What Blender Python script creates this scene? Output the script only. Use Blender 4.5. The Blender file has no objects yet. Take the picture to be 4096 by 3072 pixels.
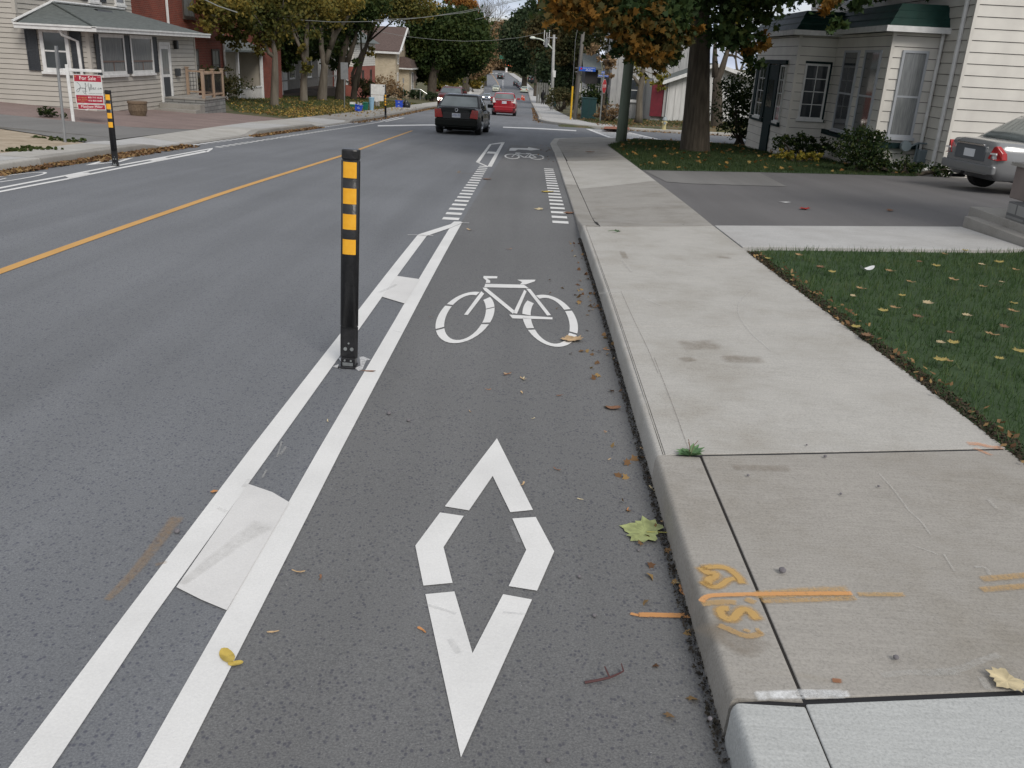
import bpy, bmesh, math, random
import numpy as np
from mathutils import Vector, Matrix
random.seed(7)
C = bpy.context.scene.collection
sc = bpy.context.scene
# ------------------------------------------------------------------ camera
F = 3500.0; PH = math.radians(20.65); RO = math.radians(3.0); YAW = math.radians(0.9); H = 1.7
_f = Vector((-math.sin(YAW)*math.cos(PH), math.cos(YAW)*math.cos(PH), -math.sin(PH)))
_r = _f.cross(Vector((0, 0, 1))).normalized(); _u = _r.cross(_f)
CX = math.cos(RO)*_r+math.sin(RO)*_u; CU = -math.sin(RO)*_r+math.cos(RO)*_u
cam = bpy.data.objects.new('camera', bpy.data.cameras.new('camera')); C.objects.link(cam)
cam.matrix_world = Matrix(((CX.x, CU.x, -_f.x, 0), (CX.y, CU.y, -_f.y, 0), (CX.z, CU.z, -_f.z, H), (0, 0, 0, 1)))
cam.data.sensor_width = 36; cam.data.lens = F/4096*36; cam.data.clip_end = 3000; cam.data.clip_start = .05
sc.camera = cam
# ------------------------------------------------------------------ light
SUN_AZ = math.radians(152); SUN_EL = math.radians(42)     # compass angle of the sun from +Y, clockwise
w = bpy.data.worlds.new('World'); sc.world = w; w.use_nodes = True
nt = w.node_tree; nt.nodes.clear()
def wn(t): return nt.nodes.new(t)
sky = wn('ShaderNodeTexSky'); sky.sky_type = 'NISHITA'; sky.sun_disc = False
sky.sun_elevation = SUN_EL; sky.sun_rotation = SUN_AZ; sky.dust_density = 2.0; sky.ozone_density = 2.5
bg1 = wn('ShaderNodeBackground'); bg1.inputs[1].default_value = .10
nt.links.new(sky.outputs[0], bg1.inputs[0])
bg2 = wn('ShaderNodeBackground'); bg2.inputs[0].default_value = (.93, .955, 1, 1); bg2.inputs[1].default_value = .72
tc = wn('ShaderNodeTexCoord'); mp = wn('ShaderNodeMapping'); mp.inputs['Scale'].default_value = (1, 1, 3.2)
nz = wn('ShaderNodeTexNoise'); nz.inputs['Scale'].default_value = 2.6; nz.inputs['Detail'].default_value = 7; nz.inputs['Roughness'].default_value = .55
cr = wn('ShaderNodeValToRGB'); cr.color_ramp.elements[0].position = .33; cr.color_ramp.elements[1].position = .56
cr.color_ramp.elements[0].color = (.35, .35, .35, 1)
nt.links.new(tc.outputs['Generated'], mp.inputs[0]); nt.links.new(mp.outputs[0], nz.inputs[0]); nt.links.new(nz.outputs[0], cr.inputs[0])
sep = wn('ShaderNodeVectorMath'); sep.operation = 'DOT_PRODUCT'; sep.inputs[1].default_value = (-.05, .99, .12); nt.links.new(tc.outputs['Generated'], sep.inputs[0])
mr = wn('ShaderNodeMapRange'); mr.inputs[1].default_value = .80; mr.inputs[2].default_value = .99; mr.inputs[3].default_value = .72; mr.inputs[4].default_value = 1.0; nt.links.new(sep.outputs['Value'], mr.inputs[0]); nt.links.new(mr.outputs[0], bg2.inputs[1])   # a brighter break in the cloud to the north
mrc = wn('ShaderNodeMix'); mrc.data_type = 'RGBA'; mrc.inputs[6].default_value = (.93, .955, 1, 1); mrc.inputs[7].default_value = (.66, .76, 1, 1)
mr2 = wn('ShaderNodeMapRange'); mr2.inputs[1].default_value = .85; mr2.inputs[2].default_value = .985; nt.links.new(sep.outputs['Value'], mr2.inputs[0])
nz2 = wn('ShaderNodeTexNoise'); nz2.inputs['Scale'].default_value = 9; nz2.inputs['Detail'].default_value = 6; nt.links.new(mp.outputs[0], nz2.inputs[0])
cr2 = wn('ShaderNodeMapRange'); cr2.inputs[1].default_value = .40; cr2.inputs[2].default_value = .60; nt.links.new(nz2.outputs[0], cr2.inputs[0])
mu = wn('ShaderNodeMath'); mu.operation = 'MULTIPLY'; nt.links.new(mr2.outputs[0], mu.inputs[0]); nt.links.new(cr2.outputs[0], mu.inputs[1]); nt.links.new(mu.outputs[0], mrc.inputs[0]); nt.links.new(mrc.outputs[2], bg2.inputs[0])
mx = wn('ShaderNodeMixShader'); out = wn('ShaderNodeOutputWorld')
nt.links.new(cr.outputs[0], mx.inputs[0]); nt.links.new(bg1.outputs[0], mx.inputs[1]); nt.links.new(bg2.outputs[0], mx.inputs[2]); nt.links.new(mx.outputs[0], out.inputs[0])
sl = bpy.data.lights.new('sun', 'SUN'); sl.energy = 2.1; sl.angle = math.radians(24); sl.color = (1, .95, .88)
so = bpy.data.objects.new('sun', sl); C.objects.link(so); so.location = (10, -20, 30)
sd = Vector((math.sin(SUN_AZ)*math.cos(SUN_EL), math.cos(SUN_AZ)*math.cos(SUN_EL), math.sin(SUN_EL)))
so.rotation_euler = sd.to_track_quat('Z', 'Y').to_euler()
sc.view_settings.view_transform = 'Standard'; sc.view_settings.look = 'None'; sc.view_settings.exposure = 0.0; sc.view_settings.gamma = 1
sc.cycles.max_bounces = 6; sc.cycles.transparent_max_bounces = 6
# ------------------------------------------------------------------ terrain profile: the road falls away, then climbs again
S_ = 1.0625
PY = [-30, 0, 6, 10, 15, 22, 32, 45, 60, 110, 160, 200, 240, 300, 370, 420, 700]
PZ = [.5, 0, -.07, -.17, -.36, -.65, -1.08, -1.6, -2.2, -4.25, -5.75, -6.1, -5.8, -5.3, -4.95, -5.2, -9]
def pchip(xs, ys):
    xs = np.array(xs, float); ys = np.array(ys, float); h = np.diff(xs); d = np.diff(ys)/h; m = np.zeros(len(xs)); m[0] = d[0]; m[-1] = d[-1]
    for i in range(1, len(xs)-1):
        if d[i-1]*d[i] > 0:
            a = 2*h[i]+h[i-1]; b = h[i]+2*h[i-1]; m[i] = (a+b)/(a/d[i-1]+b/d[i])
    def fn(y):
        y = min(max(y, xs[0]), xs[-1]-1e-6); i = min(max(int(np.searchsorted(xs, y, side='right')-1), 0), len(h)-1)
        t = (y-xs[i])/h[i]
        return float((2*t**3-3*t*t+1)*ys[i]+(t**3-2*t*t+t)*h[i]*m[i]+(-2*t**3+3*t*t)*ys[i+1]+(t**3-t*t)*h[i]*m[i+1])
    return fn
_Z = pchip([a*S_ for a in PY], [a*S_ for a in PZ])
ROWS = [-12+.5*i for i in range(145)]+[60+2.5*i for i in range(1, 57)]+[200+10*i for i in range(1, 49)]
RZ = [_Z(y) for y in ROWS]
def Z(y): return float(np.interp(y, ROWS, RZ))
def ray(x, y): return _f+CX*((x-2048)/F)+CU*((1536-y)/F)
def G(x, y, dz=0.):                       # source pixel -> point on the ground profile (+dz)
    d = ray(x, y); o = Vector((0, 0, H)); t = .5; s = .05
    while t < 690:
        p = o+d*t
        if p.z < Z(p.y)+dz:
            a, b = t-s, t
            for _ in range(30):
                m = (a+b)/2; p = o+d*m
                if p.z < Z(p.y)+dz: b = m
                else: a = m
            return p
        s = .05+t*.01; t += s
    return p
def atX(x, y, X): d = ray(x, y); return Vector((0, 0, H))+d*(X/d.x)
def atY(x, y, Y): d = ray(x, y); return Vector((0, 0, H))+d*(Y/d.y)
def zf(ox, oy, s): return lambda x, y: (ox+x/s, oy+y/s)
z1 = zf(0, 0, 2.183); z2 = zf(700, 0, 2.212); z3 = zf(1600, 0, 2.963); z4 = zf(2150, 0, 2.593); z5 = zf(2400, 0, 2.593); z6 = zf(2950, 0, 1.93)
zp = zf(1200, 560, 1.659); zd = zf(1500, 1400, .9924); zb = zf(1600, 500, 2.4578); zl = zf(0, 560, 2.4578); dd = zf(0, 0, .54); z8 = zf(3650, 380, 2.37); zk = zf(2640, 2180, 2.572)
zs = zf(0, 1500, 1.0555); zc = zf(1500, 850, 3.318); ze = zf(2400, 1400, .9923); zr = zf(1380, 330, 6.9125)
# ------------------------------------------------------------------ objects
def tag(o, label=None, cat=None, group=None, kind=None):
    if label: o['label'] = label
    if cat: o['category'] = cat
    if group: o['group'] = group
    if kind: o['kind'] = kind
    return o
def thing(name, label, cat, loc=(0, 0, 0), group=None, rz=0.):
    o = bpy.data.objects.new(name, None); C.objects.link(o); o.location = loc; o.rotation_euler = (0, 0, rz); o.empty_display_size = .1
    return tag(o, label, cat, group)
def wloc(o):
    v = Vector((0, 0, 0))
    while o is not None: v += Vector(o.location); o = o.parent
    return v
def link_mesh(name, me, mats, parent=None, smooth=False):
    o = bpy.data.objects.new(name, me); C.objects.link(o)
    for m in (mats if isinstance(mats, (list, tuple)) else [mats]): me.materials.append(m)
    if smooth: me.polygons.foreach_set('use_smooth', [True]*len(me.polygons))
    if parent is not None: o.parent = parent
    return o
class MB:
    def __init__(s): s.v = []; s.f = []; s.m = []; s.mi = 0
    def add(s, vs, fs):
        b = len(s.v); s.v += [tuple(v) for v in vs]; s.f += [tuple(b+i for i in f) for f in fs]; s.m += [s.mi]*len(fs); return s
    def box(s, x0, x1, y0, y1, z0, z1):
        return s.add([(x, y, z) for z in (z0, z1) for x, y in ((x0, y0), (x1, y0), (x1, y1), (x0, y1))],
                     [(3, 2, 1, 0), (4, 5, 6, 7), (0, 1, 5, 4), (1, 2, 6, 5), (2, 3, 7, 6), (3, 0, 4, 7)])
    def pbox(s, O, u, n, a0, a1, b0, b1, d0, d1):       # box in a wall's frame: u along, z up, n outward
        O = Vector(O); u = Vector(u).normalized(); n = Vector(n).normalized(); k = Vector((0, 0, 1))
        P = [O+u*a+k*b+n*d for d in (d0, d1) for a, b in ((a0, b0), (a1, b0), (a1, b1), (a0, b1))]
        return s.add(P, [(3, 2, 1, 0), (4, 5, 6, 7), (0, 1, 5, 4), (1, 2, 6, 5), (2, 3, 7, 6), (3, 0, 4, 7)])
    def prism(s, pts, vec):
        n = len(pts); vec = Vector(vec); A = [Vector(p) for p in pts]; B = [p+vec for p in A]
        return s.add(A+B, [tuple(range(n))[::-1], tuple(range(n, 2*n))]+[(i, (i+1) % n, n+(i+1) % n, n+i) for i in range(n)])
    def tube(s, pts, rs, n=8, caps=True):
        pts = [Vector(p) for p in pts]
        if not isinstance(rs, (list, tuple)): rs = [rs]*len(pts)
        b = len(s.v); prev = None
        for i, p in enumerate(pts):
            d = (pts[min(i+1, len(pts)-1)]-pts[max(i-1, 0)]).normalized()
            a = (prev if prev is not None else (Vector((1, 0, 0)) if abs(d.x) < .8 else Vector((0, 1, 0))))
            a = (a-d*a.dot(d)).normalized(); prev = a; c = d.cross(a)
            for k in range(n):
                t = 2*math.pi*k/n; s.v.append(tuple(p+(a*math.cos(t)+c*math.sin(t))*rs[i]))
        for i in range(len(pts)-1):
            for k in range(n):
                s.f.append((b+i*n+k, b+i*n+(k+1) % n, b+(i+1)*n+(k+1) % n, b+(i+1)*n+k)); s.m.append(s.mi)
        if caps:
            s.f.append(tuple(b+k for k in range(n))[::-1]); s.f.append(tuple(b+(len(pts)-1)*n+k for k in range(n))); s.m += [s.mi]*2
        return s
    def sphere(s, c, r, n=10, m=6, sz=1):
        c = Vector(c); V = [c+Vector((0, 0, -r*sz))]
        for i in range(1, m):
            t = math.pi*i/m
            V += [c+Vector((math.sin(t)*math.cos(2*math.pi*k/n)*r, math.sin(t)*math.sin(2*math.pi*k/n)*r, -math.cos(t)*r*sz)) for k in range(n)]
        V.append(c+Vector((0, 0, r*sz))); Fc = []
        for k in range(n):
            Fc.append((0, 1+(k+1) % n, 1+k)); Fc.append((len(V)-1, 1+(m-2)*n+k, 1+(m-2)*n+(k+1) % n))
            for i in range(m-2): Fc.append((1+i*n+k, 1+i*n+(k+1) % n, 1+(i+1)*n+(k+1) % n, 1+(i+1)*n+k))
        return s.add(V, Fc)
    def siding(s, O, u, n, w_, h, step, lip=.018, groove=.014):
        O = Vector(O); u = Vector(u).normalized(); n = Vector(n).normalized(); k = Vector((0, 0, 1)); b = 0
        while b < h-1e-4:
            t = min(b+step, h)
            g = b+groove; m0 = s.mi
            s.add([O+k*g+n*lip, O+u*w_+k*g+n*lip, O+u*w_+k*t, O+k*t, O+k*g, O+u*w_+k*g], [(0, 1, 2, 3), (4, 5, 1, 0)])
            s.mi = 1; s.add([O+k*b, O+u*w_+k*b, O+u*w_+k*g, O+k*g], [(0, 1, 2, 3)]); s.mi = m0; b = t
        return s
    def build(s, name, mats, parent=None, local=False, smooth=False, bevel=0, loc=None):
        off = Vector((0, 0, 0))
        if parent is not None and not local: off = wloc(parent)
        if parent is None and loc is not None: off = Vector(loc)
        me = bpy.data.meshes.new(name); me.from_pydata([(x-off.x, y-off.y, z-off.z) for x, y, z in s.v], [], s.f); me.update()
        o = link_mesh(name, me, mats, parent, smooth)
        if len(set(s.m)) > 1: me.polygons.foreach_set('material_index', s.m)
        if parent is None and loc is not None: o.location = off
        if bevel:
            md = o.modifiers.new('bevel', 'BEVEL'); md.width = bevel; md.segments = 2; md.limit_method = 'ANGLE'; md.angle_limit = math.radians(40)
        return o
def sheet(name, poly, dz, mats, parent=None, ymax=700, xcuts=()):  # a polygon in plan laid over the ground profile
    bm = bmesh.new(); vs = [bm.verts.new((p[0], p[1], 0)) for p in poly]; bm.faces.new(vs); bm.normal_update()
    if bm.faces[:][0].normal.z < 0: bmesh.ops.reverse_faces(bm, faces=bm.faces[:])
    ys = [p[1] for p in poly]
    for y in ROWS:
        if min(ys) < y < max(ys):
            bmesh.ops.bisect_plane(bm, geom=bm.verts[:]+bm.edges[:]+bm.faces[:], plane_co=(0, y, 0), plane_no=(0, 1, 0))
    for x in xcuts:
        bmesh.ops.bisect_plane(bm, geom=bm.verts[:]+bm.edges[:]+bm.faces[:], plane_co=(x, 0, 0), plane_no=(1, 0, 0))
    for v in bm.verts: v.co.z = Z(v.co.y)+(dz(v.co.x, v.co.y) if callable(dz) else dz)
    me = bpy.data.meshes.new(name); bm.to_mesh(me); bm.free()
    off = wloc(parent) if parent else Vector((0, 0, 0))
    if parent: me.transform(Matrix.Translation(-off))
    return link_mesh(name, me, mats, parent)
# ------------------------------------------------------------------ materials
def srgb(r, g, b): return tuple(((c/255)/12.92 if c/255 <= .04045 else ((c/255+.055)/1.055)**2.4) for c in (r, g, b))+(1,)
def M(name, col, rough=.7, col2=None, scale=3., detail=4, lo=.35, hi=.65, bump=0, bscale=None, metal=0, spec=.5, stretch=None, coat=0):
    m = bpy.data.materials.new(name); m.use_nodes = True; N = m.node_tree; b = N.nodes['Principled BSDF']
    b.inputs['Base Color'].default_value = tuple(col[:3])+(1,); b.inputs['Roughness'].default_value = rough; b.inputs['Metallic'].default_value = metal
    b.inputs['Specular IOR Level'].default_value = spec; b.inputs['Coat Weight'].default_value = coat; b.inputs['Coat Roughness'].default_value = .05
    t = N.nodes.new('ShaderNodeTexCoord'); mpn = N.nodes.new('ShaderNodeMapping'); N.links.new(t.outputs['Object'], mpn.inputs[0])
    if stretch: mpn.inputs['Scale'].default_value = stretch
    if col2 is not None:
        n = N.nodes.new('ShaderNodeTexNoise'); n.inputs['Scale'].default_value = scale; n.inputs['Detail'].default_value = detail
        r = N.nodes.new('ShaderNodeValToRGB'); r.color_ramp.elements[0].position = lo; r.color_ramp.elements[1].position = hi
        r.color_ramp.elements[0].color = tuple(col[:3])+(1,); r.color_ramp.elements[1].color = tuple(col2[:3])+(1,)
        N.links.new(mpn.outputs[0], n.inputs[0]); N.links.new(n.outputs[0], r.inputs[0]); N.links.new(r.outputs[0], b.inputs['Base Color'])
    if bump:
        n2 = N.nodes.new('ShaderNodeTexNoise'); n2.inputs['Scale'].default_value = bscale or scale*4; n2.inputs['Detail'].default_value = 3
        bp = N.nodes.new('ShaderNodeBump'); bp.inputs['Strength'].default_value = bump; bp.inputs['Distance'].default_value = .02
        N.links.new(mpn.outputs[0], n2.inputs[0]); N.links.new(n2.outputs[0], bp.inputs['Height']); N.links.new(bp.outputs[0], b.inputs['Normal'])
    return m
class Nd:      # small node-building helper for the ground materials
    def __init__(s, name, rough=.9):
        s.m = bpy.data.materials.new(name); s.m.use_nodes = True; s.N = s.m.node_tree; s.b = s.N.nodes['Principled BSDF']; s.b.inputs['Roughness'].default_value = rough
        s.t = s.N.nodes.new('ShaderNodeTexCoord').outputs['Object']
    def n(s, t): return s.N.nodes.new(t)
    def L(s, a, b): s.N.links.new(a, b)
    def mapped(s, scale=(1, 1, 1), rot=(0, 0, 0)):
        k = s.n('ShaderNodeMapping'); k.inputs['Scale'].default_value = scale; k.inputs['Rotation'].default_value = rot; s.L(s.t, k.inputs[0]); return k.outputs[0]
    def noise(s, scale, detail=4, rough=.5, vec=None):
        k = s.n('ShaderNodeTexNoise'); k.inputs['Scale'].default_value = scale; k.inputs['Detail'].default_value = detail; k.inputs['Roughness'].default_value = rough
        s.L(vec or s.t, k.inputs[0]); return k.outputs[0]
    def voro(s, scale, vec=None, feat='F1', out='Distance'):
        k = s.n('ShaderNodeTexVoronoi'); k.inputs['Scale'].default_value = scale; k.feature = feat; s.L(vec or s.t, k.inputs[0]); return k.outputs[out]
    def ramp(s, x, *st):
        k = s.n('ShaderNodeValToRGB'); e = k.color_ramp.elements
        while len(e) < len(st): e.new(.5)
        for i, (p, c) in enumerate(st): e[i].position = p; e[i].color = (c, c, c, 1) if not isinstance(c, tuple) else tuple(c[:3])+(1,)
        s.L(x, k.inputs[0]); return k.outputs[0]
    def mix(s, f, a, b, mode='MIX'):
        k = s.n('ShaderNodeMix'); k.data_type = 'RGBA'; k.blend_type = mode
        for idx, val in ((0, f), (6, a), (7, b)):
            if isinstance(val, (int, float)) and idx == 0: k.inputs[idx].default_value = val
            elif isinstance(val, tuple): k.inputs[idx].default_value = tuple(val[:3])+(1,)
            else: s.L(val, k.inputs[idx])
        return k.outputs[2]
    def bump(s, h, strength=.3, dist=.01):
        k = s.n('ShaderNodeBump'); k.inputs['Strength'].default_value = strength; k.inputs['Distance'].default_value = dist; s.L(h, k.inputs['Height']); s.L(k.outputs[0], s.b.inputs['Normal'])
    def done(s, col): s.L(col, s.b.inputs['Base Color']); return s.m
def asphalt(name, base, dark, light, blot=.5):
    k = Nd(name, .85); big = k.ramp(k.noise(.35, 3), (.3, .88), (.7, 1.08)); streak = k.ramp(k.noise(1.2, 3, vec=k.mapped((2.2, .12, 1))), (.3, .90), (.7, 1.07))
    fine = k.ramp(k.noise(150, 4, .8), (.3, dark), (.5, base), (.72, light))
    v = k.voro(62, k.mapped((1, .8, 1))); sel = k.ramp(k.noise(33, 2), (.44, 0.), (.54, 1.))
    spot = k.ramp(v, (.24, min(1, blot*1.6)), (.40, 0.)); f = k.mix(1., spot, sel, 'MULTIPLY')
    c = k.mix(f, fine, tuple(x*.50 for x in base[:2])+(base[2]*.60,)); c = k.mix(1., c, big, 'MULTIPLY'); c = k.mix(1., c, streak, 'MULTIPLY')
    wh = k.ramp(k.voro(75, out='Distance'), (.05, 1.), (.10, 0.)); wsel = k.ramp(k.noise(30, 1), (.58, 0.), (.62, 1.))
    c = k.mix(k.mix(1., wh, wsel, 'MULTIPLY'), c, tuple(min(1, x*2.2) for x in light[:3])); k.bump(k.noise(170, 2), .5, .006); return k.done(c)
m_road = asphalt('road asphalt', (.164, .171, .183), (.100, .105, .114), (.235, .242, .250))
m_lane = asphalt('bike lane asphalt', (.146, .147, .148), (.088, .088, .090), (.220, .219, .217), .5)
m_drive = asphalt('driveway asphalt', (.135, .130, .130), (.10, .098, .10), (.17, .165, .165), .12)
m_drive2 = asphalt('driveway patch asphalt', (.185, .180, .172), (.15, .145, .14), (.22, .215, .21), .1)
m_side = asphalt('side street asphalt', (.155, .158, .168), (.12, .12, .13), (.20, .20, .21), .2)
def concrete(name, base, warm, stain=.8, brush=True, mot=.085):
    k = Nd(name, .9); a = k.ramp(k.noise(110, 5, .8), (.30, tuple(x*.70 for x in base)), (.5, base), (.75, tuple(min(1, x*1.20) for x in base)))
    b = k.ramp(k.noise(1.6, 8, .68), (.34, tuple(x*(1-mot) for x in warm)), (.52, (.97, .97, .97)), (.68, (1+mot/2,)*3)); c = k.mix(1., a, b, 'MULTIPLY')
    if brush: c = k.mix(1., c, k.ramp(k.noise(60, 3, vec=k.mapped((.12, 1.6, 1))), (.3, .93), (.7, 1.05)), 'MULTIPLY')
    st = k.ramp(k.noise(1.7, 4, .6, vec=k.mapped((.6, 1.6, 1))), (.64, 0.), (.74, stain)); c = k.mix(st, c, tuple(x*y for x, y in zip(base, (.72, .66, .55))))
    pit = k.ramp(k.voro(26), (.03, 1.), (.06, 0.)); ps = k.ramp(k.noise(9, 1), (.55, 0.), (.6, .8)); c = k.mix(k.mix(1., pit, ps, 'MULTIPLY'), c, tuple(x*.3 for x in base))
    k.bump(k.noise(120, 3), .35, .004); return k.done(c)
m_con_new = concrete('new concrete', (.445, .455, .445), (.98, .98, .98), .1, mot=.03)
m_con_mid = concrete('worn concrete', (.335, .315, .285), (.88, .86, .82), .7)
m_con_far = concrete('clean concrete', (.43, .415, .385), (.90, .88, .85), .5)
m_con_dk = concrete('weathered concrete', (.31, .295, .27), (.85, .83, .8), .6)
m_con_path = concrete('path concrete', (.45, .445, .435), (.95, .94, .93), .2)
m_gap = M('joint grime', (.018, .016, .014), 1)
def paint(name, col, wear=.12):
    k = Nd(name, .75); c = k.ramp(k.noise(120, 3, .7), (.3, tuple(x*.90 for x in col)), (.7, col))
    c = k.mix(1., c, k.ramp(k.noise(2.5, 5, .6), (.3, .90), (.6, 1.)), 'MULTIPLY'); sp = k.ramp(k.noise(330, 2, .8), (.70, 0.), (.76, .45)); c = k.mix(sp, c, (.25, .25, .26))
    s2 = k.ramp(k.noise(7, 5, .75), (.66, 0.), (.78, wear*3)); c = k.mix(s2, c, (.40, .39, .38)); k.bump(k.noise(150, 2), .3, .004); return k.done(c)
m_white = paint('white road paint', (.76, .755, .74)); m_white2 = paint('white hatch paint', (.70, .69, .675), .25); m_yellow = paint('yellow line paint', (.62, .345, .10), .2)
def spray(name, col, dens=.5):
    k = Nd(name, .8); k.b.inputs['Base Color'].default_value = tuple(col)+(1,)
    f = k.ramp(k.noise(70, 5, .75), (dens-.22, 0.), (dens+.28, .92)); tr = k.n('ShaderNodeBsdfTransparent'); ms = k.n('ShaderNodeMixShader'); o = k.N.nodes['Material Output']
    k.L(f, ms.inputs[0]); k.L(tr.outputs[0], ms.inputs[1]); k.L(k.b.outputs[0], ms.inputs[2]); k.L(ms.outputs[0], o.inputs[0]); return k.m
m_spray = spray('yellow survey paint', (.58, .34, .08), .30); m_spray2 = spray('orange survey paint', (.72, .32, .09), .27); m_spray_f = spray('faint survey paint', (.50, .29, .12), .47); m_spray_w = spray('white overspray', (.85, .86, .86), .44)
m_spray_b = spray('brown stain', (.26, .20, .12), .55)
def island(name, cols, noise=None, rough=.7, transl=.35):
    m = bpy.data.materials.new(name); m.use_nodes = True; N = m.node_tree; b = N.nodes['Principled BSDF']; b.inputs['Roughness'].default_value = rough; b.inputs['Specular IOR Level'].default_value = .25
    g = N.nodes.new('ShaderNodeNewGeometry'); r = N.nodes.new('ShaderNodeValToRGB'); e = r.color_ramp.elements
    while len(e) < len(cols): e.new(.5)
    for i, c in enumerate(cols): e[i].position = i/max(1, len(cols)-1); e[i].color = tuple(c[:3])+(1,)
    src = g.outputs['Random Per Island']
    if noise:
        t = N.nodes.new('ShaderNodeTexCoord'); n = N.nodes.new('ShaderNodeTexNoise'); n.inputs['Scale'].default_value = noise[0]; n.inputs['Detail'].default_value = 2
        N.links.new(t.outputs['Object'], n.inputs[0]); mr = N.nodes.new('ShaderNodeMapRange'); mr.inputs[1].default_value = .32; mr.inputs[2].default_value = .68; N.links.new(n.outputs[0], mr.inputs[0])
        mm = N.nodes.new('ShaderNodeMix'); mm.inputs[0].default_value = noise[1]; N.links.new(src, mm.inputs[2]); N.links.new(mr.outputs[0], mm.inputs[3]); src = mm.outputs[0]
    N.links.new(src, r.inputs[0]); N.links.new(r.outputs[0], b.inputs['Base Color'])
    if transl:
        tr = N.nodes.new('ShaderNodeBsdfTranslucent'); N.links.new(r.outputs[0], tr.inputs[0]); ms = N.nodes.new('ShaderNodeMixShader'); ms.inputs[0].default_value = transl
        N.links.new(b.outputs[0], ms.inputs[1]); N.links.new(tr.outputs[0], ms.inputs[2]); N.links.new(ms.outputs[0], N.nodes['Material Output'].inputs[0])
    return m
m_grass = island('lawn blades', [(.034, .066, .024), (.052, .100, .034), (.078, .130, .044), (.14, .17, .065)], (1.5, .4))
m_grass_far = island('rough grass', [(.040, .075, .022), (.065, .105, .030), (.10, .115, .038), (.15, .13, .05)], (.6, .5))
m_leafmix = island('fallen leaf colours', [(.085, .04, .022), (.16, .085, .04), (.25, .15, .07), (.36, .24, .10), (.14, .075, .04), (.30, .20, .10)], None, .8, .2)
m_leafy = island('yellow lawn litter', [(.14, .075, .03), (.30, .20, .06), (.46, .33, .08), (.24, .14, .05), (.40, .26, .07)], None, .8, .2)
m_leaf_lawn = island('pale fallen leaves', [(.45, .33, .10), (.55, .38, .15), (.36, .22, .09), (.62, .50, .24), (.30, .10, .04)], None, .8, .2)
f_maple = island('dark maple foliage', [(.014, .030, .010), (.026, .052, .016), (.045, .076, .022), (.085, .10, .024)], (.45, .4))
f_orange = island('orange maple foliage', [(.022, .038, .012), (.06, .055, .014), (.20, .10, .018), (.36, .17, .025)], (.9, .5))
f_olive = island('olive autumn foliage', [(.040, .058, .016), (.082, .095, .026), (.155, .14, .034), (.27, .20, .042), (.42, .29, .055)], (.35, .55))
f_green = island('dense green foliage', [(.018, .034, .010), (.032, .056, .015), (.055, .080, .020), (.11, .115, .028)], (.3, .45))
f_green2 = island('dark green foliage', [(.022, .042, .022), (.038, .062, .030), (.060, .085, .038), (.09, .10, .05)], (.15, .45))
f_brown = island('brown autumn foliage', [(.13, .09, .055), (.22, .15, .085), (.32, .21, .11), (.40, .28, .15)], (.15, .45))
f_mixed = island('mixed autumn foliage', [(.03, .042, .018), (.055, .062, .024), (.10, .08, .032), (.16, .10, .04)], (.2, .55))
f_rust = island('orange treetop foliage', [(.16, .07, .02), (.30, .13, .03), (.36, .20, .05)], None)
f_shrub = island('evergreen shrub foliage', [(.010, .022, .008), (.02, .040, .012), (.034, .058, .016), (.07, .085, .02)], None)
f_yshrub = island('yellowing shrub foliage', [(.10, .12, .02), (.22, .19, .03), (.36, .26, .04)], None)
m_bark = M('grey brown bark', (.036, .028, .020), .95, (.095, .078, .058), 13, 6, .3, .7, 1.0, 22, stretch=(1, 1, .14))
m_bark2 = M('pale bark', (.10, .085, .065), .95, (.17, .15, .12), 6, 6, .3, .7, .9, 18, stretch=(1, 1, .2))
m_pole_g = M('green treated pole', (.13, .165, .125), .85, (.20, .235, .185), 5, 5, .3, .7, .5, 30, stretch=(1, 1, .08))
m_pole_w = M('weathered pole wood', (.16, .15, .14), .9, (.26, .25, .235), 5, 5, .3, .7, .6, 30, stretch=(1, 1, .06))
m_black = M('black rubber plastic', (.010, .010, .011), .36, (.018, .018, .020), 40, 3, .3, .7, .12, 60)
m_amber = M('amber reflective band', (.85, .40, .015), .32, (.90, .46, .03), 30, 2, .3, .7, spec=.6, coat=.4)
m_steel = M('galvanised steel', (.52, .54, .53), .35, (.42, .44, .44), 60, metal=.85)
m_sign_grey = M('bare aluminium sign', (.30, .31, .32), .5, (.24, .25, .26), 6, metal=.4)
m_glass = M('dark window glass', (.030, .036, .042), .06, (.07, .08, .09), .8, spec=.9)
m_glass_c = M('curtained glass', (.16, .17, .175), .12, (.24, .25, .25), 5, 3, spec=.8, stretch=(6, 6, .5))
m_wpaint = M('white trim paint', (.74, .74, .73), .5, (.62, .62, .61), 6)
m_clap_l = M('beige vinyl siding', (.46, .43, .385), .6, (.42, .395, .35), 2)
m_clap_r = M('white aluminium siding', (.69, .665, .61), .55, (.60, .575, .53), 1.5)
m_shutter = M('charcoal shutter', (.030, .034, .040), .55, (.045, .05, .056), 20)
m_dgreen = M('dark green trim', (.008, .022, .024), .7, (.014, .030, .030), 10, spec=.12)
m_tyre = M('tyre rubber', (.016, .016, .017), .85, (.028, .027, .027), 40)
m_rim = M('alloy rim', (.42, .43, .44), .35, metal=.8)
m_chrome = M('chrome trim', (.7, .7, .72), .12, metal=1)
m_carglass = M('car window glass', (.12, .14, .14), .06, (.22, .25, .25), 1.2, spec=1, metal=.5)
m_red_lens = M('red lamp lens', (.45, .012, .012), .15, (.30, .01, .01), 20, coat=.6)
m_clear_lens = M('clear lamp lens', (.7, .68, .66), .1, spec=.8)
m_plate = M('number plate', (.70, .72, .74), .5); m_blue_ink = M('blue ink', (.03, .06, .30), .6)
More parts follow.
